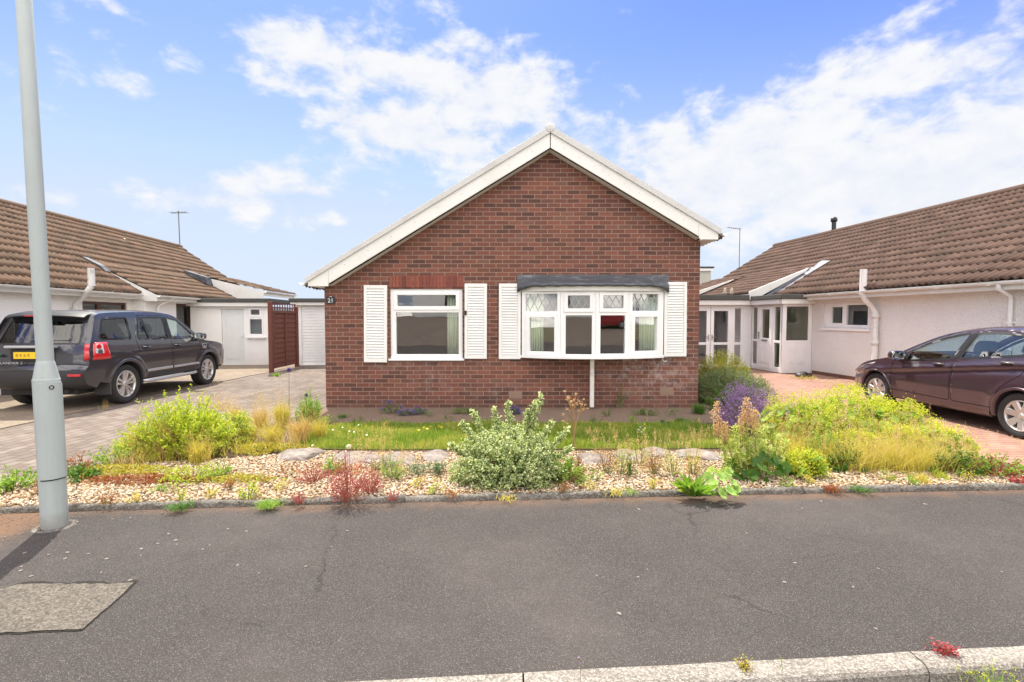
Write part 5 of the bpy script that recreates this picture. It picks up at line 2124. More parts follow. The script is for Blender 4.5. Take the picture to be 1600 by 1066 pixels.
            lm.add(vs, fs, True)
            lm.build('wheel_arch', sp['arch_mat'] or paint, V0)
            lm = MB()
            vs, fs = [], []
            for a in np.linspace(-.1, math.pi + .1, 20):
                y, z = ax + (ar - .004) * math.cos(a), zc + (ar - .004) * math.sin(a)
                vs += [(sgn * (W - .02), y, max(z, .15)), (sgn * (W - .36), y, max(z, .15))]
            for i in range(19):
                fs.append((2 * i, 2 * i + 2, 2 * i + 3, 2 * i + 1))
            lm.add(vs, fs, True)
            lm.add([(sgn * (W - .36), ax + (ar + .0) * math.cos(a), zc + ar * math.sin(a)) for a in np.linspace(-.2, math.pi + .2, 14)], [tuple(range(14))])
            lm.build('wheel_liner', M_dark, V0)
            wheel(V0, sgn * (sp['track']), ax, sp['wr'], sp['wwid'], sgn, sp['spokes'], sp['style'])
        # door mirrors
        my, mz = sp['mirror']
        x0 = X(my, mz)
        mm = MB()
        F = lambda a, b, c: (sgn * (x0 + .13 + a), my - .02 + b, mz + .07 + c)
        ring = []
        vs, fs = [], []
        K = 14
        for (b, k_) in ((-.055, .92), (-.03, 1.0), (.03, .95), (.07, .72), (.095, .3)):
            for j in range(K):
                t = 2 * math.pi * j / K
                ca, sa = math.cos(t), math.sin(t)
                vs.append(F(.115 * k_ * math.copysign(abs(ca) ** .6, ca), b + .02 * ca, .080 * k_ * math.copysign(abs(sa) ** .6, sa)))
        for i in range(4):
            for j in range(K):
                fs.append((i * K + j, i * K + (j + 1) % K, (i + 1) * K + (j + 1) % K, (i + 1) * K + j))
        fs.append(tuple(range(4 * K, 5 * K)))
        mm.add(vs, fs, True)
        mm.tube([F(-.16, .02, -.10), F(-.08, .01, -.08), F(-.03, 0, -.05)], [.028, .024, .03], 8)
        mo = mm.build('mirror', sp['mirror_mat'] or paint, V0)
        mm = MB()
        mm.add([F(.10 * math.copysign(abs(math.cos(t)) ** .6, math.cos(t)), -.050 + .02 * math.cos(t), .068 * math.copysign(abs(math.sin(t)) ** .6, math.sin(t))) for t in np.linspace(0, 2 * math.pi, 17)[:-1]], [tuple(range(16))])
        mm.build('mirror_glass', M_mirror, mo)
    # ----- floor, seats, dash
    m_ = MB()
    hw = W - .12
    m_.box(-hw + .25, hw - .25, sp['yr'] + .2, sp['yf'] - .15, bottom - .02, bottom + .06)
    m_.box(-hw, hw, re_y + ar + .03, fr_y - ar - .03, bottom - .02, bottom + .05)
    m_.box(-hw + .03, hw - .03, sp['dash'] - .1, sp['dash'] + .35, bottom + .1, sp['belt'] - .04)
    m_.box(-hw + .03, hw - .03, sp['yr'] + .25, sp['yr'] + .3, bottom + .1, sp['belt'] - .06)
    m_.build('floor_pan', M_dark, V0)
    for (sy, wid, n_) in sp['seats']:
        for k in range(n_):
            cx_ = (k - (n_ - 1) / 2) * (2 * hw * .52)
            zs = sp['seat_z']
            q = MB()
            Fq = lambda a, b, c: (cx_ + a, sy + b - .28 * max(0, c - .12), zs + c)
            q.prism(rounded([(-wid, .0), (wid, .0), (wid, .14), (-wid, .14)], .05), lambda a, b, c: (cx_ + a, sy + c, zs + b), -.02, .48)
            vs = []
            pl = rounded([(-wid, .10), (wid, .10), (wid * .86, .62), (-wid * .86, .62)], .1)
            kk = len(pl)
            q.add([Fq(a, -.07, b) for a, b in pl] + [Fq(a * .94, .05, b) for a, b in pl], [tuple(range(kk)), tuple(range(2 * kk - 1, kk - 1, -1))] + [(i, (i + 1) % kk, kk + (i + 1) % kk, kk + i) for i in range(kk)])
            so = q.build('seat', M_seat, V0, bevel=.02, seg=2)
            q = MB()
            hp = rounded([(-.14, .65), (.14, .65), (.125, .84), (-.125, .84)], .07)
            kk = len(hp)
            q.add([Fq(a, -.06, b) for a, b in hp] + [Fq(a, .04, b) for a, b in hp], [tuple(range(kk)), tuple(range(2 * kk - 1, kk - 1, -1))] + [(i, (i + 1) % kk, kk + (i + 1) % kk, kk + i) for i in range(kk)])
            for a in (-.05, .05):
                q.tube([Fq(a, -.01, .6), Fq(a, -.01, .68)], .008, 6)
            q.build('headrest', M_seatgrey, so, bevel=.02, seg=2)
    m_ = MB()
    m_.lathe([(.175 + .014 * math.cos(t), .014 * math.sin(t)) for t in np.linspace(0, 2 * math.pi, 9)[:-1]], 24, lambda a, b, c: (.36 + a, sp['dash'] - .22 + b * .35 + c, sp['belt'] - .06 + b * .93), close=True)
    m_.build('steering_wheel', M_black, V0)
    return V0, X, strip, s_at, strip_piece, SS


# ---- grey off-roader
suv = dict(
    W=.945, yr=-2.22, yf=2.26, belt=1.10, sill=.42, arch=.425, wr=.362, wwid=.235, track=.80, spokes=10, style='pair', lip=.05,
    prof=[(.30, .93), (.46, .975), (.72, 1.0), (.98, .99), (1.12, .955), (1.58, .81), (1.74, .73)], taper=(-1.65, 1.55), tf=(.75, .16), tr=(.6, .09), bow=.07,
    axles=[(1.33, .36, .50), (-1.33, .36, .50)], crease=lambda y: .93, ch=.008, round=.045,
    sil=[(-2.02, .34), (-2.20, .42), (-2.27, .56), (-2.27, .70), (-2.22, .78), (-2.20, .82), (-2.19, .98), (-2.15, 1.12), (-2.08, 1.25), (-1.93, 1.54), (-1.87, 1.64), (-1.72, 1.70), (-1.2, 1.735), (-.4, 1.745), (.12, 1.715), (.42, 1.63),
         (.86, 1.34), (1.16, 1.135), (1.30, 1.10), (1.80, 1.03), (2.08, .93), (2.20, .80), (2.26, .62), (2.24, .44), (2.12, .34)],
    rear_window=[(7.15, .80), (9.0, .80)], windscreen=[(15.15, .84), (16.85, .93)],
    strip_cuts=[(0, 3, 'rear_bumper', M_trim), (3, 4.6, 'rear_bumper', None), (4.6, 9.6, 'tailgate', None), (9.6, 17, 'roof', None), (17, 20.2, 'bonnet', None), (20.2, 22.5, 'front_panel', None), (22.5, 24, 'front_bumper', M_trim)],
    glass=(M_carglass, M_carglass, M_privacy),
    windows={'front': [(.90, 1.135), (.40, 1.53), (.06, 1.585), (.045, 1.145)], 'rear': [(-.07, 1.15), (-.055, 1.59), (-.69, 1.595), (-.59, 1.165)], 'quarter': [(-.64, 1.165), (-.735, 1.592), (-.80, 1.585), (-.96, 1.18)],
             'cargo': [(-1.14, 1.185), (-1.10, 1.59), (-1.70, 1.565), (-1.90, 1.215)]},
    wmat={'front': M_carglass, 'rear': M_privacy, 'quarter': M_privacy, 'cargo': M_privacy},
    doors=[dict(poly=[(.93, .52), (1.0, .80), (1.0, 1.10), (.44, 1.58), (.02, 1.635), (.0, 1.1), (.0, .50)], win=['front'], handle=(.17, 1.01)),
           dict(poly=[(-.02, .50), (-.02, 1.1), (-.005, 1.637), (-.80, 1.635), (-1.03, 1.19), (-1.02, .88), (-.86, .66), (-.84, .50)], win=['rear', 'quarter'], handle=(-.80, 1.02))],
    pillars=[[(-.05, 1.15), (-.035, 1.60), (.04, 1.60), (.025, 1.15)]],
    handle_mat=None, arch_mat=None, mirror=(.86, 1.10), mirror_mat=None, dash=.95, seats=[(.05, .25, 2), (-.85, .25, 2)], seat_z=.62)
SUV, X, strip, s_at, spc, SS = make_vehicle('parked_car', 'dark grey boxy off-roader seen from behind, parked beside the block paved drive', 'car', (-8.09, 10.76, .02), R(1.6), suv, M_grey_paint)
FSd = lambda y, z, o=0.0: (X(y, z) + o, y, z)
# rear lights wrap the corners
for sg in (1, -1):
    lm = MB()
    def patch(pts_fn, nu, nv, off_smooth=True):
        vs = [pts_fn(i / nu, j / nv) for i in range(nu + 1) for j in range(nv + 1)]
        fs = [(i * (nv + 1) + j, (i + 1) * (nv + 1) + j, (i + 1) * (nv + 1) + j + 1, i * (nv + 1) + j + 1) for i in range(nu) for j in range(nv)]
        return vs, fs
    def lamp_pt(u, v, o=.012, u0=0, u1=1, v0=0, v1=1):
        uu, vv = u0 + (u1 - u0) * u, v0 + (v1 - v0) * v
        z = .86 + .30 * vv
        # run from the rear face round the corner along the side
        s = s_at(5.0) + (z - .82) * .98
        if uu < .36:
            t = .88 + (uu / .36) * .11
            p = strip(s_at(5) + (z - .82) * 1.0, t)
            return Vector((sg * (p.x + o * .3), p.y - o, p.z))
        pe = strip(s_at(5) + (z - .82) * 1.0, 1.0)
        y0 = pe.y
        if uu < .46:
            k = (uu - .36) / .10
            return Vector((sg * (pe.x + o * (.5 + .8 * k)), pe.y - o * (1.3 - .8 * k), pe.z))
        y = y0 + (uu - .42) / .58 * (.34 - .08 * vv)
        return Vector((sg * (X(y, z) + o), y - o * .2, z))
    vs, fs = patch(lambda u, v: lamp_pt(u, v), 28, 6)
    lm.add(vs, fs, True)
    lo = lm.build('rear_light', M_lens_red, SUV, solid=.012)
    for (u0, u1, v0, v1, mt, o) in ((.47, .78, .38, .90, M_lens_clear, .017),):
        lm = MB()
        vs, fs = patch(lambda u, v: lamp_pt(u, v, o, u0, u1, v0, v1), 24, 5)
        lm.add(vs, fs, True)
        lm.build('lens', mt, lo)
    lm = MB()
    for (cu_x, cv_x, rd) in ((.60, .74, .052),):
        c0_ = lamp_pt(cu_x, cv_x, .022)
        ax1 = (lamp_pt(cu_x + .1, cv_x, .022) - lamp_pt(cu_x - .1, cv_x, .022)).normalized()
        ax2 = Vector((0, 0, 1))
        nn = ax1.cross(ax2) * (sg)
        lm.lathe([(0, .004), (rd * .7, .003), (rd, -.002), (rd, -.03)], 18, lambda a, b, c: tuple(c0_ + ax1 * a + ax2 * b + nn * c), True)
    lm.build('brake_lens', M_lens_red, lo)
    lm = MB()
    c0_ = lamp_pt(.63, .46, .022)
    lm.lathe([(0, .004), (.035, .003), (.05, -.002), (.05, -.03)], 18, lambda a, b, c: tuple(c0_ + ax1 * a + ax2 * b + nn * c), True)
    lm.build('indicator_lens', M_lens_dark, lo)
    # mud flap, silver step, door bright strip
    q = MB()
    yy = -1.33 - .425
    q.box(sg * (.66), sg * .95, yy - .03, yy + .0, .22, .60)
    q.build('mud_flap', M_trim, SUV, bevel=.01)
    q = MB()
    q.tube([(sg * .80, .88, .37), (sg * .93, .80, .36), (sg * .955, .70, .355), (sg * .955, -.70, .355), (sg * .93, -.80, .36), (sg * .80, -.88, .37)], .035, 10)
    q.build('side_step', M_silver, SUV)
    q = MB()
    n = 16
    for (y0, y1) in ((.90, .02), (-.03, -.83)):
        vs = []
        for i in range(n + 1):
            y = y0 + (y1 - y0) * i / n
            vs += [(sg * (X(y, .555) + .002), y, .530), (sg * (X(y, .555) + .016), y, .537), (sg * (X(y, .57) + .016), y, .572), (sg * (X(y, .58) + .002), y, .580)]
        q.add(vs, [(i * 4 + j, (i + 1) * 4 + j, (i + 1) * 4 + j + 1, i * 4 + j + 1) for i in range(n) for j in range(3)])
    q.build('door_trim_strip', M_silver, SUV)
    # wing vent
    q = MB()
    pv = rounded([(1.05, .98), (1.26, 1.0), (1.20, .87), (1.08, .88)], .02)
    q.add([(sg * (X(y, z) + .008), y, z) for y, z in pv], [tuple(range(len(pv)))])
    vo = q.build('wing_vent', M_silver, SUV, solid=.01)
    q = MB()
    pv = offset_poly(pv, .022)
    q.add([(sg * (X(y, z) + .010), y, z) for y, z in pv], [tuple(range(len(pv)))])
    q.build('vent_mesh', M_black, vo)
    # sill cladding
    q = MB()
    vs = []
    for i in range(n + 1):
        y = .90 - 1.80 * i / n
        vs += [(sg * (X(y, .50) + .004), y, .505), (sg * (X(y, .45) + .010), y, .44), (sg * (X(y, .45) - .05), y, .40)]
    q.add(vs, [(i * 3 + j, (i + 1) * 3 + j, (i + 1) * 3 + j + 1, i * 3 + j + 1) for i in range(n) for j in range(2)], True)
    q.build('sill', M_trim, SUV)
    q = MB()
    q.lathe([(0, .006), (.05, .006), (.05, 0)], 4, lambda a, b, c: (sg * (X(-1.25, 1.06) + c - .0), -1.98 + a * .4 + .0, 1.07 + b * .3))
# spoiler, bright strip, plate, badge, lettering, reflectors, underside
q = MB()
prof_ = [(-1.98, 1.615), (-2.06, 1.60), (-2.07, 1.625), (-1.98, 1.675), (-1.78, 1.715), (-1.75, 1.69)]
q.prism(prof_, lambda a, b, c: (c, a + .10 * (abs(c) / .64) ** 3, b - .03 * (abs(c) / .64) ** 3), -.64, .64)
vs = q.v
q2 = MB()
K = 24
vv = []
for i in range(K + 1):
    x_ = -.66 + 1.32 * i / K
    k = (abs(x_) / .66) ** 3
    vv += [(x_, a + .12 * k, b - .035 * k) for a, b in prof_]
kk = len(prof_)
q2.add(vv, [(i * kk + j, (i + 1) * kk + j, (i + 1) * kk + (j + 1) % kk, i * kk + (j + 1) % kk) for i in range(K) for j in range(kk)] + [tuple(range(kk)), tuple(range(K * kk, (K + 1) * kk))], False)
spo = q2.build('spoiler', M_black, SUV, bevel=.008, seg=2)
q = MB()
q.box(-.22, .22, -2.085, -2.06, 1.606, 1.622)
q.build('brake_light', M_lens_red, spo)
yp = -2.255
q = MB()
q.box(-.40, .40, yp - .03, yp + .08, 1.075, 1.118)
q.build('bright_strip', M_silver, SUV, bevel=.012, seg=2)
q = MB()
q.box(-.32, .32, yp - .004, yp + .08, .855, 1.06)
q.build('plate_recess', M_black, SUV, bevel=.01)
q = MB()
q.box(-.26, .26, yp - .014, yp - .004, .90, 1.012)
pl_ = q.build('number_plate', M_yellow, SUV, bevel=.004)
q = MB()
for i in range(7):
    if i != 4:
        xx = -.20 + i * .063
        q.box(xx - .018, xx + .018, yp - .0155, yp - .0142, .932 + .004 * (i % 2), .985 - .004 * (i % 3))
q.build('blurred_character', mat('plate_smudge', (.50, .26, .02), .5), pl_)
q = MB()
q.lathe([(0, -.012), (.045, -.012), (.052, -.004), (.052, .03)], 20, lambda a, b, c: (-.56 + a, yp + .02 + c, .95 + b * .62))
bd = q.build('oval_badge', mat('badge_green', (.02, .10, .035), .3), SUV)
text_mesh('lettering', 'FREELANDER 2', .055, Matrix.Translation((-.40, yp + .006, .825)) @ Matrix.Rotation(R(90), 4, 'X') @ Matrix.Diagonal((1.5, 1, 1, 1)), M_silver, SUV, .004)
q = MB()
q.box(-.92, .92, -2.30, -2.16, .505, .60)
for x_ in (-.72, .72):
    q2 = MB()
    q2.box(x_ - .10, x_ + .10, -2.292, -2.25, .60, .64)
    q2.build('reflector', M_lens_red, SUV, bevel=.006)
q = MB()
q.tube([(.45, -2.12, .33), (.45, -1.7, .36)], .035, 10)
q.build('exhaust_pipe', M_dark, SUV)
q = MB()
q.box(-.55, .55, -2.0, -1.2, .26, .36)
q.build('underside', M_dark, SUV)
for ya_ in (-1.33, 1.33):
    q = MB()
    q.tube([(-.75, ya_, .36), (.75, ya_, .36)], .05, 8)
    q.build('axle', M_dark, SUV)
q = MB()
q.tube([(.05, -2.06, 1.20), (.10, -2.10, 1.19), (.52, -2.085, 1.195)], [.018, .012, .008], 6)
q.build('rear_wiper', M_black, SUV)

# ---- plum hatchback
hat = dict(
    W=.855, yr=-1.95, yf=1.99, belt=.87, sill=.24, arch=.345, wr=.300, wwid=.195, track=.745, spokes=7, style='wide', lip=.030,
    prof=[(.16, .90), (.30, .955), (.55, 1.0), (.78, .985), (.93, .945), (1.36, .76), (1.48, .67)], taper=(-1.35, 1.30), tf=(.75, .20), tr=(.65, .12), bow=.10,
    axles=[(1.25, .30, .40), (-1.24, .30, .40)], crease=lambda y: .815 - .12 * y, ch=.028, round=.05,
    sil=[(-1.80, .22), (-1.93, .32), (-1.985, .48), (-1.98, .62), (-1.93, .70), (-1.92, .78), (-1.88, .98), (-1.76, 1.18), (-1.60, 1.36), (-1.52, 1.42), (-1.34, 1.45), (-.85, 1.475), (-.45, 1.465), (-.15, 1.425), (.16, 1.345),
         (.56, 1.175), (.96, .975), (1.10, .93), (1.42, .86), (1.70, .755), (1.87, .63), (1.965, .48), (1.98, .34), (1.90, .20)],
    rear_window=[(6.15, .78), (8.1, .76)], windscreen=[(13.8, .86), (15.85, .94)],
    strip_cuts=[(0, 4.5, 'rear_bumper', None), (4.5, 8.5, 'tailgate', None), (8.5, 16, 'roof', None), (16, 19.3, 'bonnet', None), (19.3, 23, 'front_bumper', None)],
    glass=(M_carglass, M_carglass, M_carglass),
    windows={'front': [(.63, .875), (.57, 1.035), (.30, 1.165), (.06, 1.255), (-.18, 1.32), (-.355, 1.352), (-.19, .965)], 'rear': [(-.31, .985), (-.465, 1.362), (-.80, 1.372), (-1.12, 1.345), (-1.24, 1.13), (-1.17, 1.085)], 'nose': [(.80, .868), (.62, .985), (.685, .872)]},
    wmat={'front': M_carglass, 'rear': M_carglass, 'nose': M_carglass},
    doors=[dict(poly=[(.88, .36), (.91, .60), (.885, .845), (.64, 1.035), (.32, 1.195), (.06, 1.292), (-.20, 1.36), (-.375, 1.392), (-.225, .95), (-.205, .34)], win=['front'], handle=(.0, .875)),
           dict(poly=[(-.225, .34), (-.245, .95), (-.395, 1.394), (-.80, 1.408), (-1.15, 1.378), (-1.285, 1.13), (-1.24, .84), (-.99, .64), (-.885, .34)], win=['rear'], handle=(-1.02, .975))],
    pillars=[[(-.215, .965), (-.378, 1.358), (-.442, 1.362), (-.285, .985)]],
    handle_mat=None, arch_mat=None, mirror=(.70, .89), mirror_mat=None, dash=.72, seats=[(-.12, .23, 2), (-1.0, .22, 2)], seat_z=.40)


def hatchback(name, label, loc, rotz, paint):
    hv, X, strip, s_at, spc, SS = make_vehicle(name, label, 'car', loc, rotz, hat, paint)
    for sg in (1, -1):
        # swept headlamp
        lm = MB()
        pl = smooth_line([(1.26, .80), (1.45, .755), (1.70, .66), (1.84, .56), (1.76, .53), (1.52, .63), (1.26, .80)], 4)[:-1]
        lm.add([(sg * (X(y, z) + .006), y, z) for y, z in pl], [tuple(range(len(pl)))])
        lm.build('headlight', M_lens_clear, hv, solid=.01)
        lm = MB()
        pl = rounded([(-1.62, 1.14), (-1.52, 1.12), (-1.64, .84), (-1.84, .82), (-1.82, .96)], .05)
        lm.add([(sg * (X(y, z) + .008), y, z) for y, z in pl], [tuple(range(len(pl)))])
        lm.build('rear_light', M_lens_red, hv, solid=.01)
        lm = MB()
        n = 18
        vs = []
        for i in range(n + 1):
            y = .86 - 1.70 * i / n
            vs += [(sg * (X(y, .32) + .004), y, .335), (sg * (X(y, .27) + .010), y, .25), (sg * (X(y, .25) - .05), y, .20)]
        lm.add(vs, [(i * 3 + j, (i + 1) * 3 + j, (i + 1) * 3 + j + 1, i * 3 + j + 1) for i in range(n) for j in range(2)], True)
        lm.build('sill', paint, hv)
    q = MB()
    q.tube([(.0, -1.08, 1.455), (.02, -1.33, 1.76)], [.008, .004], 6)
    q.lathe([(0, .0), (.03, .0), (.02, .02), (0, .025)], 8, lambda a, b, c: (a, -1.08 + b, 1.45 + c))
    q.build('roof_aerial', M_black, hv)
    q = MB()
    q.box(-.26, .26, -2.0, -1.965, .52, .63)
    q.build('number_plate', M_yellow, hv, bevel=.005)
    q = MB()
    q.box(-.55, .55, -1.7, -.9, .16, .26)
    q.build('underside', M_dark, hv)
    for ya_ in (-1.24, 1.25):
        q = MB()
        q.tube([(-.7, ya_, .3), (.7, ya_, .3)], .04, 8)
        q.build('axle', M_dark, hv)
    q = MB()
    q.box(-.45, .45, 1.93, 1.985, .26, .44)
    q.build('grille', M_black, hv, bevel=.02)
    return hv


hatchback('parked_car', 'purple brown five door hatchback parked on the red block paved drive', (7.42, 7.93, .018), R(2.6), M_plum_paint)

# ------------------------------------------------------------------ lamp post
b = gnd(86, 822)
LP = thing('lamp_post', 'pale grey green steel lamp post with wide base at the pavement edge', 'lamp post', (b.x, b.y, 0))
lean = Vector((-.018, .0, 1)).normalized()
FP_ = lambda a, bb, c: (b.x + a + lean.x * c, b.y + bb, c)
def post_(t):
    c = t.co()
    sp_ = t.n('ShaderNodeSeparateXYZ', {'Vector': c})
    st = t.smooth(t.noise(t.scalevec(c, (22, 22, 1.2)), 1.0, 5, .7), .50, .75)
    col = t.mix(t.math('MULTIPLY', st, .30), (.37, .415, .405), (.235, .235, .20))
    col = t.mix(t.math('MULTIPLY', t.smooth(t.noise(c, 3, 6, .7), .45, .75), .25), col, (.28, .29, .26))
    low = t.smooth(sp_.outputs[2], 1.0, .2)
    chip = t.math('MULTIPLY', t.smooth(t.noise(t.scalevec(c, (1, 1, .55)), 42, 4, .7), .66, .70), t.math('MULTIPLY', low, t.smooth(t.noise(c, 5, 3), .45, .6)))
    col = t.mix(t.math('MULTIPLY', chip, .8), col, (.075, .055, .04))
    foot_ = t.smooth(t.math('ADD', sp_.outputs[2], t.math('MULTIPLY', t.noise(c, 16, 5), .12)), .22, .06)
    col = t.mix(t.math('MULTIPLY', foot_, .5), col, (.16, .13, .10))
    t.out(col, t.bump(t.noise(c, 60, 3), .12, .003))


M_post = mat('post_paint', rough=.55, build=post_)
m = MB()
zs = at(74, 566, b.y).z
zt_ = at(70, 593, b.y).z
rb, rt_ = .083, .052
m.lathe([(rb, -.1), (rb, zt_)], 40, FP_, True)
m.lathe([(rb, zt_), (rb - .004, zt_ + .010)], 40, FP_, True)
m.lathe([(rb - .004, zt_ + .010), (rt_ + .006, zs - .01)], 40, FP_, True)
m.lathe([(rt_ + .006, zs - .01), (rt_, zs + .012)], 40, FP_, True)
base_o = m.build('base', M_post, LP)
m = MB()
m.lathe([(rt_, zs), (rt_ * .985, 2.6), (rt_ * .86, 5.4), (0.0001, 5.42)], 32, FP_, True)
m.build('shaft', M_post, LP)
# curved door with a lock, weld line and stains
m = MB()
z0, z1 = at(80, 744, b.y).z, at(80, 596, b.y).z
z0, z1 = at(80, 745, b.y).z, at(80, 597, b.y).z
vs, fs = [], []
na, nz = 30, 8
for i in range(na + 1):
    a = R(-98) + R(118) * i / na
    for j in range(nz + 1):
        z = z0 + (z1 - z0) * j / nz
        rr_ = rb + .013
        zz = z
        edge_d = min(i, na - i)
        if edge_d == 0:
            zz = z0 + .02 + (z1 - z0 - .04) * j / nz
        vs.append(FP_(rr_ * math.cos(a), rr_ * math.sin(a), zz))
for i in range(na):
    for j in range(nz):
        fs.append((i * (nz + 1) + j, (i + 1) * (nz + 1) + j, (i + 1) * (nz + 1) + j + 1, i * (nz + 1) + j + 1))
m.add(vs, fs, False)
do = m.build('access_door', M_post, base_o, solid=.010)
# dark gap round the door
gm = MB()
for (q0, q1, u0, u1) in ((R(-99.5), R(21.5), z0 - .012, z0 + .004), (R(-99.5), R(21.5), z1 - .022, z1 - .006), (R(-101), R(-97), z0 + .004, z1 - .02)):
    gv = []
    for i in range(21):
        a = q0 + (q1 - q0) * i / 20
        gv += [FP_((rb + .0025) * math.cos(a), (rb + .0025) * math.sin(a), u0), FP_((rb + .0025) * math.cos(a), (rb + .0025) * math.sin(a), u1)]
    gm.add(gv, [(2 * i, 2 * i + 2, 2 * i + 3, 2 * i + 1) for i in range(20)], True)
gm.build_each('door_gap', M_black, base_o, fix=False)
m = MB()
al = R(-32)
cz = at(92, 604, b.y).z
rd = Vector((math.cos(al), math.sin(al), 0))
tg = Vector((-rd.y, rd.x, 0))
c0 = Vector(FP_(0, 0, cz)) + rd * (rb + .014)
m.lathe([(.016, -.004), (.016, .004), (.011, .004), (.010, -.003)], 14, lambda a, bb, c: tuple(c0 + tg * a + Vector((0, 0, 1)) * bb + rd * c))
m.build('lock', M_black, do)
m = MB()
m.lathe([(rb + .004, -.02), (rb + .02, .006), (rb + .05, .0)], 30, lambda a, bb, c: (b.x + a * 1.02, b.y + bb, c))
m.build('footing', M_edging, LP)

# red car and a plain bungalow across the road: the windows mirror them
# ------------------------------------------------------------------ plants
def unit(a):
    return a / (np.linalg.norm(a, axis=-1, keepdims=True) + 1e-9)


def kite(P, D, L, W, fold=.25, curl=.15):
    """folded pointed leaves: P base points, D directions"""
    n = len(P)
    D = unit(D)
    up = unit(RNG.normal(0, .5, (n, 3)) + np.array([0, 0, 1.0]))
    Sd = unit(np.cross(D, up))
    N = np.cross(Sd, D)
    L = np.broadcast_to(np.asarray(L, float), (n,))[:, None]
    W = np.broadcast_to(np.asarray(W, float), (n,))[:, None]
    mid = P + D * L * .45
    tip = P + D * L - N * L * curl
    l = mid + Sd * W * .5 + N * W * fold
    r = mid - Sd * W * .5 + N * W * fold
    V = np.stack([P, l, tip, r], 1).reshape(-1, 3)
    k = np.arange(n)[:, None] * 4
    F = np.concatenate([k + [0, 2, 1], k + [0, 3, 2]], 0)
    E = np.tile([0.0, 1.0, .45, 1.0], n)
    return V, F, E


def disc_leaf(P, N, Rr, lobes=7, cup=.18, pts=21):
    """round lobed leaves facing N"""
    n = len(P)
    N = unit(N)
    A = unit(np.cross(N, unit(RNG.normal(0, 1, (n, 3)))))
    B = np.cross(N, A)
    t = np.linspace(.22, 2 * np.pi - .22, pts)
    rad = (1 + .10 * np.cos(t * lobes)) * (1 - .12 * np.cos(t))
    Rr = np.broadcast_to(np.asarray(Rr, float), (n,))[:, None, None]
    ring = P[:, None] + Rr * rad[None, :, None] * (np.cos(t)[None, :, None] * A[:, None] + np.sin(t)[None, :, None] * B[:, None]) + N[:, None] * Rr * (cup + .06 * np.cos(t * lobes)[None, :, None])
    V = np.concatenate([P[:, None], ring], 1)
    m = pts + 1
    k = (np.arange(n) * m)[:, None, None]
    i = np.arange(1, pts)[None, :]
    F = np.stack([np.zeros_like(i), i, i + 1], -1)
    F = (F + k).reshape(-1, 3)
    E = np.tile(np.concatenate([[0], np.ones(pts)]), n)
    return V.reshape(-1, 3), F, E


def cat(*parts):
    Vs, Fs, Es, k = [], [], [], 0
    for V, F, E in parts:
        Vs.append(V)
        Fs.append(F + k)
        Es.append(E)
        k += len(V)
    return np.concatenate(Vs), np.concatenate(Fs), np.concatenate(Es)


def put(name, g, material, parent=None):
    V, F, E = g
    return np_mesh(name, V, F, material, parent, {'edge': E})


def dome_tips(c, rx, ry, h, n, lump=.22, low=.05, flat=1.0):
    """points on a lumpy dome standing on c"""
    u = RNG.uniform(low, 1, n)
    a = RNG.uniform(0, 2 * np.pi, n)
    el_ = np.arcsin(u)
    d = np.column_stack([np.cos(a) * np.cos(el_), np.sin(a) * np.cos(el_), u ** flat])
    lc = unit(RNG.normal(0, 1, (9, 3)) * [1, 1, .6] + [0, 0, .4])
    la = RNG.uniform(-lump, lump, 9)
    r = 1 + sum(q * np.exp(-((1 - unit(d) @ l) / .16)) for q, l in zip(la, lc)) + RNG.normal(0, lump * .25, n)
    return np.array(c) + d * r[:, None] * np.array([rx, ry, h])


def shoots(c, tips, spread=.35, sag=.0):
    """start and control points of shoots that run from the crown's foot to the tips"""
    c = np.array(c)
    st = c + (tips - c) * np.array([spread, spread, 0])
    mid = (st + tips) / 2
    mid[:, 2] += np.linalg.norm(tips - st, axis=1) * (.10 - sag)
    return st, mid, tips


def on_shoot(sh, i, u):
    st, mid, tp = (a[i] for a in sh)
    u = u[:, None]
    p = st * (1 - u) ** 2 + mid * 2 * u * (1 - u) + tp * u ** 2
    d = (mid - st) * 2 * (1 - u) + (tp - mid) * 2 * u
    return p, unit(d)


def shoot_leaves(sh, n, L, W, u0=.4, out=.9, jitter=.012, fold=.25, upb=.25, upow=.7):
    i = RNG.integers(0, len(sh[0]), n)
    u = u0 + (1 - u0) * RNG.uniform(0, 1, n) ** upow
    p, d = on_shoot(sh, i, u)
    D = d * .55 + unit(RNG.normal(0, 1, (n, 3))) * out + [0, 0, upb]
    s = RNG.uniform(.65, 1.2, n) * (1 - .35 * (u - u0) / (1 - u0))
    return kite(p + RNG.normal(0, jitter, (n, 3)), D, L * s, W * s, fold)


def stem_mesh(name, sh, r, material, parent, maxn=60, sides=4):
    m_ = MB()
    k = len(sh[0])
    for i in (range(k) if k <= maxn else RNG.choice(k, maxn, replace=False)):
        pts, _ = on_shoot(sh, np.full(5, i), np.linspace(0, 1, 5))
        m_.tube([tuple(p) for p in pts], [r, r * .9, r * .8, r * .6, r * .35], sides, cap=False, smooth=True)
    return m_.build(name, material, parent, fix=False)


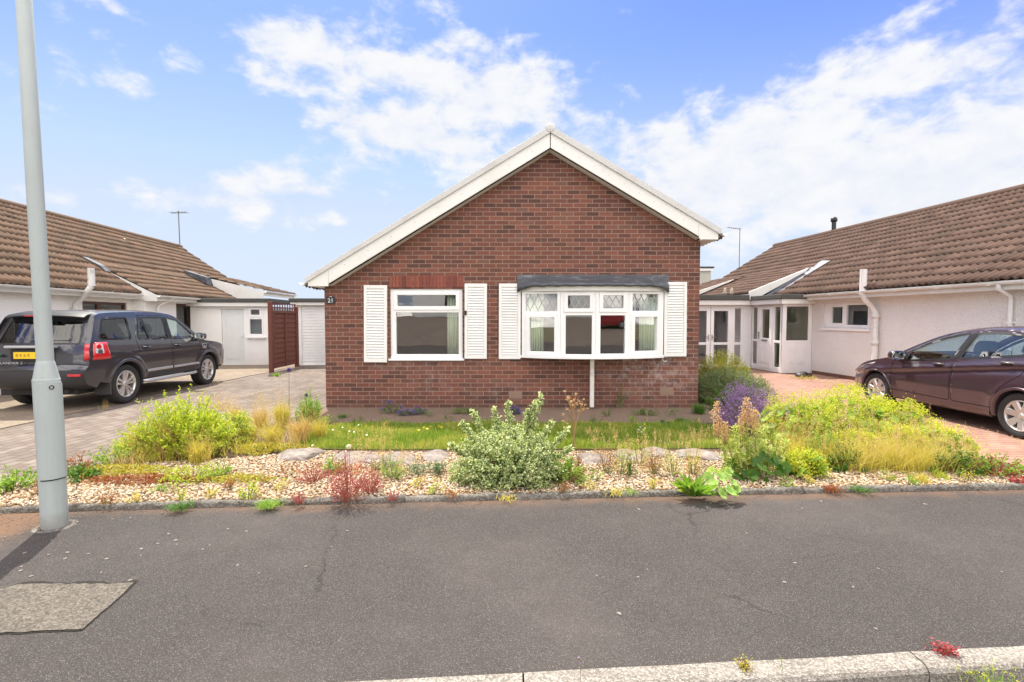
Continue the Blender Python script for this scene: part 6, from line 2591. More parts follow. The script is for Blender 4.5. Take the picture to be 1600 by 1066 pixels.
def tuft(c, n, h, reach, w, seg=4, base_r=.04, hv=.35, lean=(0, 0), curlp=1.7):
    """arching grass blades"""
    c = np.array(c)
    a = RNG.uniform(0, 2 * np.pi, n)
    d = np.column_stack([np.cos(a), np.sin(a), np.zeros(n)]) + np.array([lean[0], lean[1], 0])
    hh = h * RNG.uniform(1 - hv, 1 + hv * .4, n)
    rc = reach * RNG.uniform(.15, 1, n)
    b = c + np.column_stack([RNG.normal(0, base_r, n), RNG.normal(0, base_r, n), np.zeros(n)])
    tv = RNG.uniform(0, 2 * np.pi, n)
    Sd = np.column_stack([np.cos(tv), np.sin(tv), np.zeros(n)])
    rows = []
    for j in range(seg + 1):
        u = j / seg
        p = b + d * (rc * u ** curlp)[:, None]
        p[:, 2] += hh * (u - .28 * u ** 3 * (rc / max(reach, 1e-6)))
        ww = w * (1 - u ** 1.4) + w * .08
        rows += [p - Sd * ww * .5, p + Sd * ww * .5]
    V = np.stack(rows, 1).reshape(-1, 3)
    m_ = 2 * (seg + 1)
    k = np.arange(n)[:, None] * m_
    F = np.concatenate([k + f for j in range(seg) for f in ([2 * j, 2 * j + 1, 2 * j + 3], [2 * j, 2 * j + 3, 2 * j + 2])], 0)
    E = np.tile(np.repeat(np.linspace(0, 1, seg + 1), 2), n)
    tips = V.reshape(n, m_, 3)[:, -1]
    return (V, F, E), tips


def seeds(tips, n_each, length, L, W, spread=.4):
    """plumes of small scales hanging round stem tips"""
    k = np.repeat(np.arange(len(tips)), n_each)
    p = tips[k] - np.column_stack([np.zeros((len(k), 2)), RNG.uniform(0, length, len(k))]) + RNG.normal(0, .006, (len(k), 3))
    return kite(p, RNG.normal(0, spread, (len(k), 3)) + [0, 0, .7], L, W)


def froth(tips, n_each, rad, L, W):
    k = np.repeat(np.arange(len(tips)), n_each)
    p = tips[k] + RNG.normal(0, rad, (len(k), 3)) * [1, 1, .7]
    return kite(p, RNG.normal(0, 1, (len(k), 3)) + [0, 0, .4], L, W)


GZ = .028


def foot(px, py):
    p = gnd(px, py, GZ)
    return (p.x, p.y, GZ)


def m_per_px(px, py):
    return gnd(px, py).y / 800


def shrub(name, label, cat_, c, rx, ry, h, nsh, nl, L, W, material, stem=M_twig, group=None, low=.05, lump=.22, u0=.4, extra=None, out=.9, spread=.35, upright=0.0, upb=.25, fold=.25, stem_r=.005):
    t = thing(name, label, cat_, c, 0, group)
    tp = dome_tips(c, rx, ry, h, nsh, lump, low)
    if upright:
        tp[:, 2] += np.minimum(RNG.exponential(upright, nsh), upright * 1.6) * (tp[:, 2] - c[2]) / h
    inner = c + (tp[: nsh // 2] - c) * RNG.uniform(.45, .85, (nsh // 2, 1))
    tp = np.concatenate([tp, inner] + ([np.array(extra)] if extra is not None else []))
    sh = shoots(c, tp, spread)
    put('foliage', shoot_leaves(sh, nl, L, W, u0, out, upb=upb, fold=fold), material, t)
    stem_mesh('stem', sh, stem_r, stem, t)
    return t, sh, tp


# --- the variegated shrub in the middle
c = foot(800, 748)
ex = [tuple(at(*p)) for p in ((846, 617, c[1] - .05), (836, 628, c[1]), (826, 640, c[1]), (738, 641, c[1] + .1), (795, 628, c[1] + .1), (722, 660, c[1]), (703, 694, c[1] - .1), (862, 660, c[1] - .05), (886, 672, c[1] - .1), (893, 700, c[1] - .1), (772, 640, c[1] + .1), (802, 765, c[1] - .32))]
t, sh, tp = shrub('variegated_shrub', 'rounded shrub with cream edged green leaves at the centre of the gravel border', 'shrub', c, .57, .48, .52, 560, 21000, .040, .031, L_euon, extra=ex * 2, u0=.42, low=.0, lump=.16, out=1.05, upright=.012)
i = np.repeat(np.arange(len(tp) - len(ex) * 2, len(tp)), 46)
p, d = on_shoot(sh, i, RNG.uniform(.55, 1.0, len(i)))
put('foliage', kite(p + RNG.normal(0, .013, p.shape), d * .6 + RNG.normal(0, .8, p.shape), .042, .028), L_euon, t)
c = foot(884, 752)
shrub('low_creeper', 'fresh green low plant spilling from the right foot of the variegated shrub', 'plant', c, .20, .16, .20, 60, 800, .038, .030, L_mid, low=.02)

# --- left of the lawn: lime shrub, froth, grasses
c = foot(283, 706)
t, sh, tp = shrub('lime_shrub', 'bushy lime green shrub with upright shoots between block driveway and gravel', 'shrub', c, .60, .46, .54, 340, 17500, .050, .024, L_lime, low=.02, upright=.10, u0=.28, upb=.5, lump=.3, stem=M_stem, extra=[tuple(at(*p)) for p in ((218, 625, c[1]), (298, 604, c[1]), (320, 606, c[1]), (258, 612, c[1]), (245, 630, c[1]))])
c = foot(352, 692)
t, sh, tp = shrub('yellow_mound_plant', 'yellow green frothy mound against the right of the lime shrub', 'plant', c, .34, .3, .36, 150, 1500, .045, .038, L_mid, low=.03, stem=M_stem)
put('flower', froth(tp, 16, .030, .017, .014), L_alch, t)
for (px, py, n, hh, rch, w, mt, lab) in (
        (222, 712, 260, .36, .22, .006, L_straw, 'tuft of pale straw grass at the left foot of the lime shrub'),
        (258, 716, 220, .42, .14, .006, L_straw, 'upright dead grass clump in front of the lime shrub'),
        (312, 722, 420, .28, .22, .005, L_gold, 'fine golden green grass tuft in front of the yellow mound'),
        (408, 668, 260, .34, .26, .005, L_straw, 'straw coloured grass by the block driveway left of the round purple flower'),
        (440, 668, 360, .42, .24, .006, L_gold, 'tall yellowing grass clump under the round purple flower'),
        (365, 660, 200, .30, .22, .004, L_straw, 'thin straw grass at the drive edge behind the yellow mound'),
        (388, 690, 260, .24, .24, .005, L_straw, 'low straw grass between the yellow mound and the golden stonecrop'),
        (500, 684, 260, .30, .24, .005, L_gold, 'yellow green grass at the very corner of the lawn'),
        (470, 690, 420, .34, .28, .006, L_straw, 'drooping dry grass at the left end of the lawn'),
        (428, 692, 300, .26, .22, .006, L_gold, 'short yellowing grass above the golden stonecrop')):
    c = foot(px, py)
    t = thing('grass_tuft', lab, 'grass', c, 0)
    g, tips = tuft(c, n, hh, rch, w)
    put('blade', g, mt, t)
    g, tips = tuft(c, max(14, n // 14), hh * 1.5, rch * .7, .003, hv=.25)
    put('seed_head', cat(g, seeds(tips, 14, .07, .010, .004)), L_straw, t)
c = foot(488, 668)
t, sh, tp = shrub('tall_weed', 'leafy green tall weed beside the left corner of the brick house', 'plant', c, .24, .22, .40, 70, 1500, .055, .016, L_mid, low=.2, upright=.08, stem=M_stem, upb=.4)
for (px, py, rx, ry, n, mt, lab) in ((420, 702, .42, .22, 1500, L_sedum, 'golden stonecrop mat beside the big grey rock'), (185, 738, .55, .20, 1100, L_sedum, 'orange tinged stonecrop mat at the left edge of the gravel'), (232, 752, .7, .10, 800, L_rust, 'rusty brown low mat across the gravel left of the lime shrub'),
                                     (375, 752, .35, .10, 420, L_sedum, 'thin yellow mat behind the small lime weed in the gravel')):
    c = foot(px, py)
    k = RNG.uniform(0, 1, (n, 2))
    a = 2 * np.pi * k[:, 0]
    r = np.sqrt(k[:, 1]) * (1 + .25 * np.sin(a * 3 + 1) + .15 * np.sin(a * 7))
    P_ = np.array(c) + np.column_stack([np.cos(a) * r * rx, np.sin(a) * r * ry, RNG.uniform(0, .06, n) * (1.2 - r)])
    o = put('ground_cover', kite(P_, RNG.normal(0, .7, (n, 3)) + [0, 0, .7], RNG.uniform(.02, .045, n), .02), mt, None)
    tag(o, lab, 'plant')
# two round-headed alliums
for (px, py, ty, rad, lab) in ((451.5, 655, 578.5, .028, 'tall bare stalk with one round purple flower head'), (478.5, 662, 618, .024, 'shorter stalk with a faded purple ball beside the brick corner')):
    c = foot(px, py)
    tz = at(px, ty, c[1])
    t = thing('allium', lab, 'flower', c)
    m = MB()
    m.tube([c, (c[0] + .01, c[1], (c[2] + tz.z) / 2), tuple(tz)], [.006, .005, .004], 6)
    m.build('stem', M_stem, t)
    q = unit(RNG.normal(0, 1, (150, 3)))
    put('flower', kite(np.array(tz) + q * rad * .5, q + [0, 0, .5], rad * .9, .012), L_viol, t)


# --- right hand bed
def mantle(c, rx, ry, h, lab, nf=170, nl=90, each=20):
    t = thing('lady_mantle', lab, 'plant', c)
    tp = dome_tips(c, rx * .96, ry * .96, h * .86, nl, .15, .02)
    put('leaf', disc_leaf(tp, (tp - np.array(c)) * [1, 1, 1.4] + RNG.normal(0, .12, tp.shape), RNG.uniform(.035, .065, nl)), L_mid, t)
    tp2 = dome_tips(c, rx, ry, h, nf, .25, .10)
    sh = shoots(c, tp2, .4)
    put('flower', cat(froth(tp2, each, .034, .018, .015), shoot_leaves(sh, nf * 6, .02, .014, .6)), L_alch, t)
    put('foliage', shoot_leaves(sh, nf * 9, .045, .03, .3), L_lime, t)
    stem_mesh('stem', sh, .003, M_stem, t, 70)
    return t


mantle(foot(1245, 690), .50, .42, .54, 'yellow flowered leafy mound nearest the purple flowers', 170, 150)
mantle(foot(1325, 680), .62, .52, .58, 'largest yellow frothy mound in front of the hatchback front wheel', 260, 120)
mantle(foot(1395, 692), .44, .42, .48, 'yellow frothy mound below the hatchback sill at the right of the largest mound', 170, 60)
mantle(foot(1462, 714), .38, .34, .34, 'small yellow mound nearest the hatchback rear wheel', 130, 60)
mantle(foot(1255, 742), .22, .18, .26, 'little bright yellow mound in front of the golden grass beside pale stems', 90, 14)
spots = [(1300, 728, .36), (1340, 732, .38), (1376, 730, .42), (1412, 733, .40), (1446, 732, .40), (1480, 732, .32), (1400, 710, .42), (1440, 708, .40), (1240, 714, .38)]
for (px, py, hh) in spots:
    c = foot(px, py)
    t = thing('grass_tuft', 'golden green fine grass tuft among the yellow mounds of the right bed', 'grass', c, 0, 'golden grass tufts in the right bed')
    g, tips = tuft(c, 430, hh * .82, .34, .0042, lean=(.16, -.16), base_r=.10, hv=.5)
    put('blade', g, L_gold, t)
    g, tips = tuft(c, 46, hh * 1.12, .34, .0026, lean=(.28, -.05), hv=.3, base_r=.08)
    put('seed_head', cat(g, seeds(tips, 22, .10, .011, .004, .5)), L_peach if RNG.uniform() < .5 else L_straw, t)
c = foot(1495, 738)
shrub('dark_leaf_weed', 'dark green broad leaved plant under the grass at the right end of the bed', 'plant', c, .30, .2, .22, 50, 500, .06, .045, L_green, low=.02)
c = foot(1558, 742)
t, sh, tp = shrub('red_tipped_weed', 'green weed with dark red stems at the corner of the red driveway', 'plant', c, .26, .20, .24, 60, 650, .04, .022, L_mid, low=.05, stem=M_redstem)
put('foliage', shoot_leaves(sh, 220, .035, .016, .6), L_red, t)
c = foot(1600, 757)
shrub('red_weed', 'bright red small weed on the edging by the red driveway', 'plant', c, .12, .1, .10, 30, 260, .03, .02, L_red, low=.05)

for k, (px, py, h, mt, lab) in enumerate(((1285, 720, .34, L_mid, 'leafy green weed between the two front yellow mounds'), (1322, 733, .20, L_green, 'dark green weed at the front edge of the right bed among golden grass'), (1270, 700, .40, L_lime, 'lime leafed weed rising behind the little bright yellow mound'), (1360, 712, .36, L_mid, 'fresh green weed in the middle of the golden grass'), (1425, 722, .26, L_lime, 'lime weed in front of the small yellow mound'), (1300, 690, .46, L_pale, 'pale leafed weed at the centre of the yellow mounds'))):
    c = foot(px, py)
    shrub('bed_weed', lab, 'weed', c, .22, .18, h, 70, 1100, .04, .022, mt, low=.05, upright=.04, stem=M_redstem if k % 2 else M_stem, stem_r=.003)
for (px, py, rx) in ((1345, 722, .34), (1410, 716, .3)):
    c = foot(px, py)
    t = thing('flower_froth', 'low yellow froth of flowers woven through the golden grass', 'plant', c, 0, 'yellow froth in the golden grass')
    tp2 = dome_tips(c, rx, .22, .34, 90, .25, .2)
    put('flower', froth(tp2, 22, .034, .017, .014), L_alch, t)
    stem_mesh('stem', shoots(c, tp2, .5), .002, M_stem, t, 90)

# pale spurge stems and peach seed spires
c = foot(1188, 742)
t = thing('pale_stemmed_plant', 'pale yellow green leafy stems with tall peach coloured seed spires left of the golden grass', 'plant', c)
tops = [(1140, 690), (1152, 668), (1128, 690), (1165, 662), (1180, 672), (1196, 668), (1212, 682), (1226, 690), (1172, 690), (1205, 700), (1150, 705), (1190, 690), (1160, 685)]
tp = np.array([tuple(at(px + RNG.uniform(-5, 5), py, c[1] + RNG.uniform(-.15, .2))) for px, py in tops for _ in range(2)])
sh = shoots(c, tp, .7)
put('foliage', cat(shoot_leaves(sh, 2100, .060, .020, .10, 1.0, upow=1.0), froth(tp, 20, .02, .022, .016)), L_pale, t)
stem_mesh('stem', sh, .005, M_stem, t)
tp2 = dome_tips(c, .34, .26, .22, 60, .2, .02)
put('foliage', disc_leaf(tp2, RNG.normal(0, .5, tp2.shape) + [0, -.6, .8], RNG.uniform(.03, .06, 60), 5, .1), L_green, t)
hd = [((1120, 628), (1124, 712)), ((1132, 660), (1132, 715)), ((1167, 622), (1162, 690)), ((1160, 648), (1160, 700)), ((1180, 640), (1172, 700))]
pk = []
m = MB()
for (u, v) in hd:
    a_, b_ = np.array(at(u[0], u[1], c[1])), np.array(at(v[0], v[1], c[1]))
    m.tube([tuple(b_), tuple((a_ + b_) / 2 + [.004, 0, 0]), tuple(a_)], [.004, .003, .002], 5, cap=False)
    n = 420
    k = RNG.uniform(0, 1, n) ** .8
    ln = np.linalg.norm(a_ - b_) * .62
    rad = .062 * np.sin(np.pi * np.clip(.08 + k * .9, 0, 1)) ** .8
    aa = RNG.uniform(0, 2 * np.pi, n)
    cl_ = np.sin(k * 42) * .012
    P_ = a_ - np.column_stack([np.zeros(n), np.zeros(n), ln * k]) + np.column_stack([np.cos(aa) * (rad + cl_), np.sin(aa) * (rad + cl_), RNG.normal(0, .01, n)]) * RNG.uniform(.2, 1, (n, 1))
    pk.append(kite(P_, RNG.normal(0, .8, (n, 3)) + [0, 0, .5], .018, .012))
m.build('stem', M_twig, t)
put('seed_spire', cat(*pk), L_peach, t)

# purple catmint, two clumps
for (px, py, rx, h, n, lab) in ((1168, 668, .42, .58, 300, 'lavender purple flowering clump beside the right corner of the brick house'), (1258, 652, .24, .26, 90, 'smaller purple flowering clump at the edge of the red driveway')):
    c = foot(px, py)
    t, sh, tp = shrub('catmint', lab, 'flower', c, rx, rx * .85, h, n, n * 9, .022, .011, L_hebe, low=.12, upright=.05, u0=.2, stem=M_stem, stem_r=.003)
    nn = n * 34
    i = RNG.integers(0, len(tp), nn)
    p, d = on_shoot(sh, i, RNG.uniform(.62, 1.04, nn))
    put('flower', kite(p + RNG.normal(0, .012, p.shape), RNG.normal(0, 1, p.shape) + [0, 0, .3], .017, .012), L_purp, t)
c = foot(1215, 664)
t = thing('grass_tuft', 'pinkish dry grass between the two purple flowering clumps', 'grass', c)
g, tips = tuft(c, 240, .42, .28, .004)
put('blade', g, L_straw, t)
g, tips = tuft(c, 60, .52, .26, .003, hv=.2)
put('seed_head', cat(g, seeds(tips, 20, .10, .012, .005, .5)), L_peach, t)

# clipped domes by the house corner
c = (4.52, 11.0, GZ)
shrub('olive_shrub', 'olive yellow domed shrub at the back beside the brick house corner', 'shrub', c, .66, .6, .84, 520, 17000, .036, .018, L_dome, low=.02, lump=.10, u0=.55, upb=.4)
c = (4.15, 9.75, GZ)
shrub('grey_green_shrub', 'wide grey green mounded shrub between brick corner and porch', 'shrub', c, .92, .62, .66, 760, 26000, .036, .018, L_hebe, low=.0, lump=.14, u0=.5, upb=.4)
c = (3.62, 8.75, GZ)
shrub('broad_leaf_plant', 'dark green broad leaved plant at the right corner of the brick wall', 'plant', c, .26, .25, .36, 50, 500, .07, .05, L_green, low=.05)
c = foot(1092, 646)
t = thing('fern_weed', 'feathery green weed at the foot of the brick wall below the right air brick', 'plant', c)
g, tips = tuft(c, 160, .20, .18, .010)
put('blade', g, L_green, t)

# --- weeds in gravel
def weed(px, py, h, n, L, W, mt, lab, rx=None, name='weed', stem=None, upr=.02, low=.15, group=None, seg=None):
    c = foot(px, py)
    rx = rx or h * .6
    t = thing(name, lab, 'weed', c, 0, group)
    k = max(6, n // 12)
    tp = dome_tips(c, rx, rx, h, k, .3, low)
    tp[:, 2] += RNG.exponential(upr, k)
    sh = shoots(c, tp, .25)
    put('foliage', shoot_leaves(sh, n, L, W, .25, .9), mt, t)
    stem_mesh('stem', sh, .0028, stem or M_stem, t, 40)
    return t, tp


weed(300, 752, .13, 620, .038, .016, L_lime, 'lime green spreading weed in the gravel in front of the lime shrub', .26)
weed(345, 745, .10, 200, .036, .018, L_mid, 'mid green weed touching the right of the lime spreading weed', .12)
weed(22, 764, .13, 420, .05, .026, L_mid, 'green leafy weed at the far left end of the gravel', .24)
weed(128, 750, .10, 260, .06, .03, L_green, 'dark green rosette beside the lamp post in the gravel', .17)
weed(178, 724, .14, 360, .045, .024, L_mid, 'bright green weed between block driveway and orange stonecrop', .20)
weed(120, 734, .10, 260, .035, .018, L_rust, 'rust coloured weed right of the lamp post', .2)
weed(388, 780, .15, 190, .034, .015, L_lime, 'small lime green weed standing alone in the gravel near the edging', .10)
weed(282, 783, .10, 70, .03, .014, L_lime, 'thin yellow green seedling in the gravel left of the edging grass', .06)
weed(212, 788, .09, 70, .034, .014, L_gold, 'tiny golden seedling in the gravel near the lamp post', .06)
weed(168, 790, .07, 110, .03, .012, L_rust, 'tiny reddish weed in the gravel right of the lamp post foot', .09)
weed(490, 752, .16, 420, .020, .010, L_red, 'red fine leaved clump in the gravel left of the tall red weed', .15, stem=M_redstem)
t, tp = weed(545, 783, .34, 1500, .022, .011, L_red, 'tall dark red weed growing over the edging left of the central shrub', .22, stem=M_redstem, upr=.04, low=.1)
weed(580, 770, .24, 420, .022, .010, L_red, 'smaller red weed against the tall red weed', .12, stem=M_redstem)
weed(468, 787, .08, 190, .018, .009, L_red, 'low red tuft on the edging left of the tall red weed', .10, stem=M_redstem)
weed(616, 782, .08, 120, .018, .009, L_red, 'low red tuft on the edging right of the tall red weed', .08, stem=M_redstem)
weed(615, 747, .15, 340, .034, .010, L_mid, 'pale green weed in the gravel behind the red tuft', .15)
for (px, py, lab) in ((655, 740, 'blue green succulent rosettes below the white topped rock'), (690, 742, 'blue green succulent touching the left of the central shrub'), (600, 735, 'small blue green succulent behind the pale green weed')):
    weed(px, py, .10, 170, .035, .022, L_blue, lab, .13)
weed(522, 738, .10, 200, .04, .022, L_mid, 'green weed in front of the dark crack between rocks', .12)
for k, (px, py, h, mt) in enumerate(((250, 770, .09, L_mid), (330, 778, .08, L_gold), (360, 765, .08, L_rust), (420, 752, .12, L_straw), (450, 745, .12, L_rust), (440, 765, .07, L_gold), (680, 772, .06, L_lime), (650, 760, .07, L_gold), (705, 778, .06, L_rust), (880, 772, .08, L_rust), (920, 765, .08, L_gold), (930, 750, .12, L_mid),
                                     (1020, 765, .08, L_gold), (1230, 762, .08, L_mid), (1265, 758, .08, L_gold), (1385, 752, .09, L_lime), (1420, 758, .08, L_mid), (1510, 752, .09, L_gold), (90, 768, .10, L_lime), (60, 775, .08, L_rust))):
    weed(px, py, h, 90, .03, .013, mt, 'small sparse seedling scattered in the gravel border', h * .9, name='seedling', group='seedlings scattered in the gravel')
# stalky seedlings in front of the right hand rocks
for (px, py, h, mt, lab) in ((905, 742, .16, L_rust, 'rusty weed right of the green creeper'), (948, 740, .28, L_rust, 'rust and green stalky weed below the right rocks'), (968, 742, .34, L_lime, 'yellow green stalky weed reaching over the right rocks'), (985, 744, .16, L_green, 'dark green weed below the right rocks'),
                             (998, 726, .34, L_lime, 'lime green upright weed standing before the lawn'), (1022, 740, .22, L_rust, 'short rusty weed before the long right rock'), (1052, 744, .32, L_pale, 'pale thin stalk weed before the long right rock'), (1082, 742, .26, L_gold, 'golden stalk weed left of the pale stems')):
    t, tp = weed(px, py, h, 190, .036, .010, mt, lab, h * .42, upr=.05)
for (px, py, h, lab) in ((975, 742, .42, 'thin straw seed stalks in front of the lawn near the dry branching stem'), (1052, 742, .50, 'thin straw seed stalks rising before the right end of the lawn'), (1010, 740, .46, 'thin straw seed stalks rising before the middle of the right lawn'), (1085, 728, .48, 'thin straw seed stalks left of the peach spires'), (940, 720, .42, 'thin straw seed stalks right of the central shrub'),
                         (560, 742, .50, 'thin reddish seed stalks behind the tall red weed'), (595, 742, .55, 'thin reddish seed stalks right of the tall red weed'), (630, 738, .30, 'sparse seed stalks before the white topped rock'), (320, 668, .55, 'thin dry grass stalks rising behind the lime shrub'), (400, 655, .50, 'thin dry grass stalks on the block driveway edge')):
    c = foot(px, py)
    t = thing('seed_stalk', lab, 'grass', c)
    g, tips = tuft(c, 26, h, .16, .0026, hv=.3, base_r=.06)
    put('blade', g, L_straw, t)
    put('seed_head', seeds(tips, 16, .07, .011, .0055, .5), L_peach if px > 700 else L_straw, t)
# dandelion clock
c = foot(545, 738)
tz = at(545, 698, c[1])
t = thing('dandelion_clock', 'white round dandelion clock above the red weed', 'flower', c)
m = MB()
m.tube([c, (c[0] + .01, c[1], tz.z * .5), tuple(tz)], .0025, 5)
m.build('stem', M_redstem, t)
q = unit(RNG.normal(0, 1, (180, 3)))
put('flower', kite(np.array(tz) + q * .012, q, .016, .008), L_whitef, t)
# dry branching stem before the wall
c = foot(897, 700)
t = thing('dry_stem', 'dead brown branching seed stem standing on the lawn right of the central shrub', 'plant', c)
m = MB()
ends = []
root = Vector(c)
fork = at(899, 668, c[1])
m.tube([tuple(root), tuple(at(896, 684, c[1])), tuple(fork)], [.012, .011, .009], 6)
for (px, py, py2) in ((882, 612, 640), (889, 620, 645), (900, 616, 640), (912, 624, 645), (908, 632, 650), (880, 648, 656), (893, 628, 650)):
    e = at(px, py, c[1] + random.uniform(-.1, .1))
    md = at((px + 899) / 2 + random.uniform(-3, 3), py2, c[1])
    m.tube([tuple(fork), tuple(md), tuple(e)], [.006, .005, .003], 5)
    ends.append(tuple(e))
    for k in range(2):
        e2 = at(px + random.uniform(-9, 9), py + random.uniform(4, 16), c[1])
        m.tube([tuple(md), tuple(e2)], [.004, .002], 4)
        ends.append(tuple(e2))
m.build('stem', M_twig, t)
put('seed_head', froth(np.array(ends), 16, .010, .016, .010), L_peach, t)

# big soft round leaves over the edging
c = foot(1124, 776)
t = thing('round_leaf_plant', 'clump of big round pale green leaves hanging over the edging', 'plant', c)
P_, N_, r_ = [], [], []
for (px, py, dy, rad) in ((1125, 745, .0, .066), (1105, 748, .02, .058), (1143, 752, -.02, .060), (1118, 760, -.08, .066), (1138, 766, -.10, .066), (1104, 766, -.06, .050), (1128, 772, -.14, .058), (1150, 764, -.04, .05), (1112, 737, .06, .045), (1138, 738, .05, .05), (1146, 774, -.1, .045), (1118, 774, -.12, .045)):
    p = at(px, py, c[1] + dy)
    P_.append(tuple(p))
    N_.append((random.gauss(0, .35) + (px - 1125) * .022, -.45 + random.gauss(0, .4), .75))
    r_.append(rad * .92)
P_, N_ = np.array(P_), np.array(N_)
put('leaf', disc_leaf(P_, N_, np.array(r_), 8, .30, 33), L_big, t)
m = MB()
for p in P_:
    m.tube([c, tuple((np.array(c) + p) / 2 + [0, .02, .02]), tuple(p)], .003, 5)
m.build('stem', M_stem, t)
put('flower', froth(np.array([tuple(at(px, py, c[1] + .03)) for px, py in ((1108, 733), (1118, 736), (1130, 734))]), 14, .02, .02, .014), L_alch, t)
c = foot(1082, 776)
t = thing('dandelion_plant', 'rosette of long toothed green leaves left of the big round leaves', 'plant', c)
n = 34
a = RNG.uniform(0, 2 * np.pi, n)
D_ = np.column_stack([np.cos(a), np.sin(a) * .7, RNG.uniform(.7, 2.2, n)])
put('leaf', kite(np.tile(c, (n, 1)) + RNG.normal(0, .02, (n, 3)) * [1, 1, 0], D_, RNG.uniform(.14, .24, n), RNG.uniform(.04, .06, n), .2, .45), L_mid, t)
# tufts along the edging and the drive joints
for (px, py, n, h, rch, mt, lab) in ((280, 795, 150, .06, .12, L_green, 'green grass tuft on the edging nearest the lamp post'), (420, 791, 230, .055, .14, L_mid, 'bright green grass tuft lying over the edging'), (1345, 767, 90, .05, .16, L_green, 'dark green spreading grass on the edging in front of the right bed'),
                                 (1300, 767, 120, .07, .09, L_rust, 'rusty tuft on the edging left of the dark spreading grass'), (1438, 752, 90, .10, .10, L_gold, 'golden grass wisp in the gravel before the right bed'), (1472, 748, 60, .09, .06, L_lime, 'lime wisp in the gravel before the right bed'),
                                 (792, 780, 60, .04, .06, L_gold, 'small yellow grass wisp on the edging below the central shrub'), (164, 640, 26, .20, .10, L_straw, 'straw coloured weed beside the off-roader rear wheel'), (432, 588, 130, .12, .10, L_mid, 'green tuft at the foot of the brown fence'),
                                 (1062, 661, 150, .10, .08, L_green, 'dark green tuft in the mulch below the bow window'), (535, 652, 110, .06, .16, L_green, 'low green weed in the mulch near the left window'), (985, 770, 60, .05, .05, L_mid, 'small green wisp in the gravel left of the toothed rosette'), (960, 772, 80, .05, .07, L_gold, 'yellowish wisp in the gravel between central shrub and toothed rosette')):
    c = foot(px, py)
    o = put('grass_tuft', tuft(c, n, h, rch, .006 if mt is not L_straw else .003)[0], mt, None)
    tag(o, lab, 'grass')
# along the near kerb
c = gnd(1163, 1047, -.01)
t = thing('kerb_weed', 'yellowing weed with brown stem in the kerb joint', 'weed', tuple(c))
tp = dome_tips(tuple(c), .035, .03, .05, 26, .3, .2)
sh = shoots(tuple(c), tp, .1)
put('foliage', shoot_leaves(sh, 170, .016, .008, .3), L_sedum, t)
stem_mesh('stem', sh, .0016, M_redstem, t)
c = gnd(1476, 1021, .004)
t = thing('red_succulent', 'red fleshy weed growing on the kerb top', 'weed', tuple(c))
tp = dome_tips(tuple(c), .058, .035, .035, 22, .3, .1)
sh = shoots(tuple(c), tp, .1)
put('foliage', shoot_leaves(sh, 150, .022, .013, .35), L_red, t)
stem_mesh('stem', sh, .002, M_redstem, t)
kx = gnd(1560, 1100, -.1)
t = thing('gutter_grass', 'green grass with tiny yellow flowers growing at the foot of the kerb', 'grass', tuple(kx))
g, tips = tuft(tuple(kx), 90, .15, .10, .004, base_r=.035)
put('blade', g, L_mid, t)
q = tips[RNG.choice(len(tips), 26, replace=False)]
put('flower', froth(q, 6, .006, .008, .006), L_alch, t)
for (px, py, top, lab) in ((906, 1075, 1028, 'thin stalk with a purple tip before the kerb'), (1221, 1060, 1030, 'small green seedling leaning on the kerb')):
    c = gnd(px, py, -.03)
    t = thing('kerb_seedling', lab, 'weed', tuple(c))
    e = at(px, top, c.y)
    m = MB()
    m.tube([tuple(c), tuple((c + e) / 2 + Vector((.003, 0, 0))), tuple(e)], .0013, 5)
    m.build('stem', M_stem, t)
    put('foliage', kite(np.array([tuple(c + (e - c) * k) for k in (.5, .7, .85, 1, 1)]), RNG.normal(0, 1, (5, 3)) + [0, 0, .5], .012, .005), L_purp if px < 1000 else L_mid, t)

# violet bellflowers along the wall
for (px, py, rx, n, lab) in ((612, 645, .22, 26, 'violet bellflower clump below the left shutter of the left window'), (634, 648, .14, 30, 'dense violet bellflower patch under the left window'), (657, 646, .13, 18, 'low violet flowers right of the dense patch under the left window'), (806, 646, .10, 40, 'violet flowers behind the tip of the central shrub'), (720, 646, .3, 0, 'sparse green weeds at the foot of the wall between the two windows'), (1010, 648, .25, 0, 'sparse weeds at the foot of the wall below the bow window')):
    c = foot(px, py)
    t, sh, tp = shrub('bellflower' if n else 'wall_weed', lab, 'flower' if n else 'weed', c, rx, .10, .10 if px != 612 else .20, 40, 260, .03, .018, L_green, low=.1, stem=M_stem, stem_r=.002)
    if n:
        put('flower', froth(tp[:n], 9, .016, .018, .013), L_viol, t)
c = foot(975, 645)
t = thing('wall_climber', 'thin green weed climbing the brick wall right of the white prop post', 'weed', c)
tp = np.array([tuple(at(975 + RNG.uniform(-9, 12), py, 8.98)) for py in np.linspace(640, 600, 16)])
sh = shoots((c[0], 8.97, GZ), tp, .1)
put('foliage', shoot_leaves(sh, 190, .03, .018, .3), L_hebe, t)
stem_mesh('stem', sh, .002, M_stem, t)
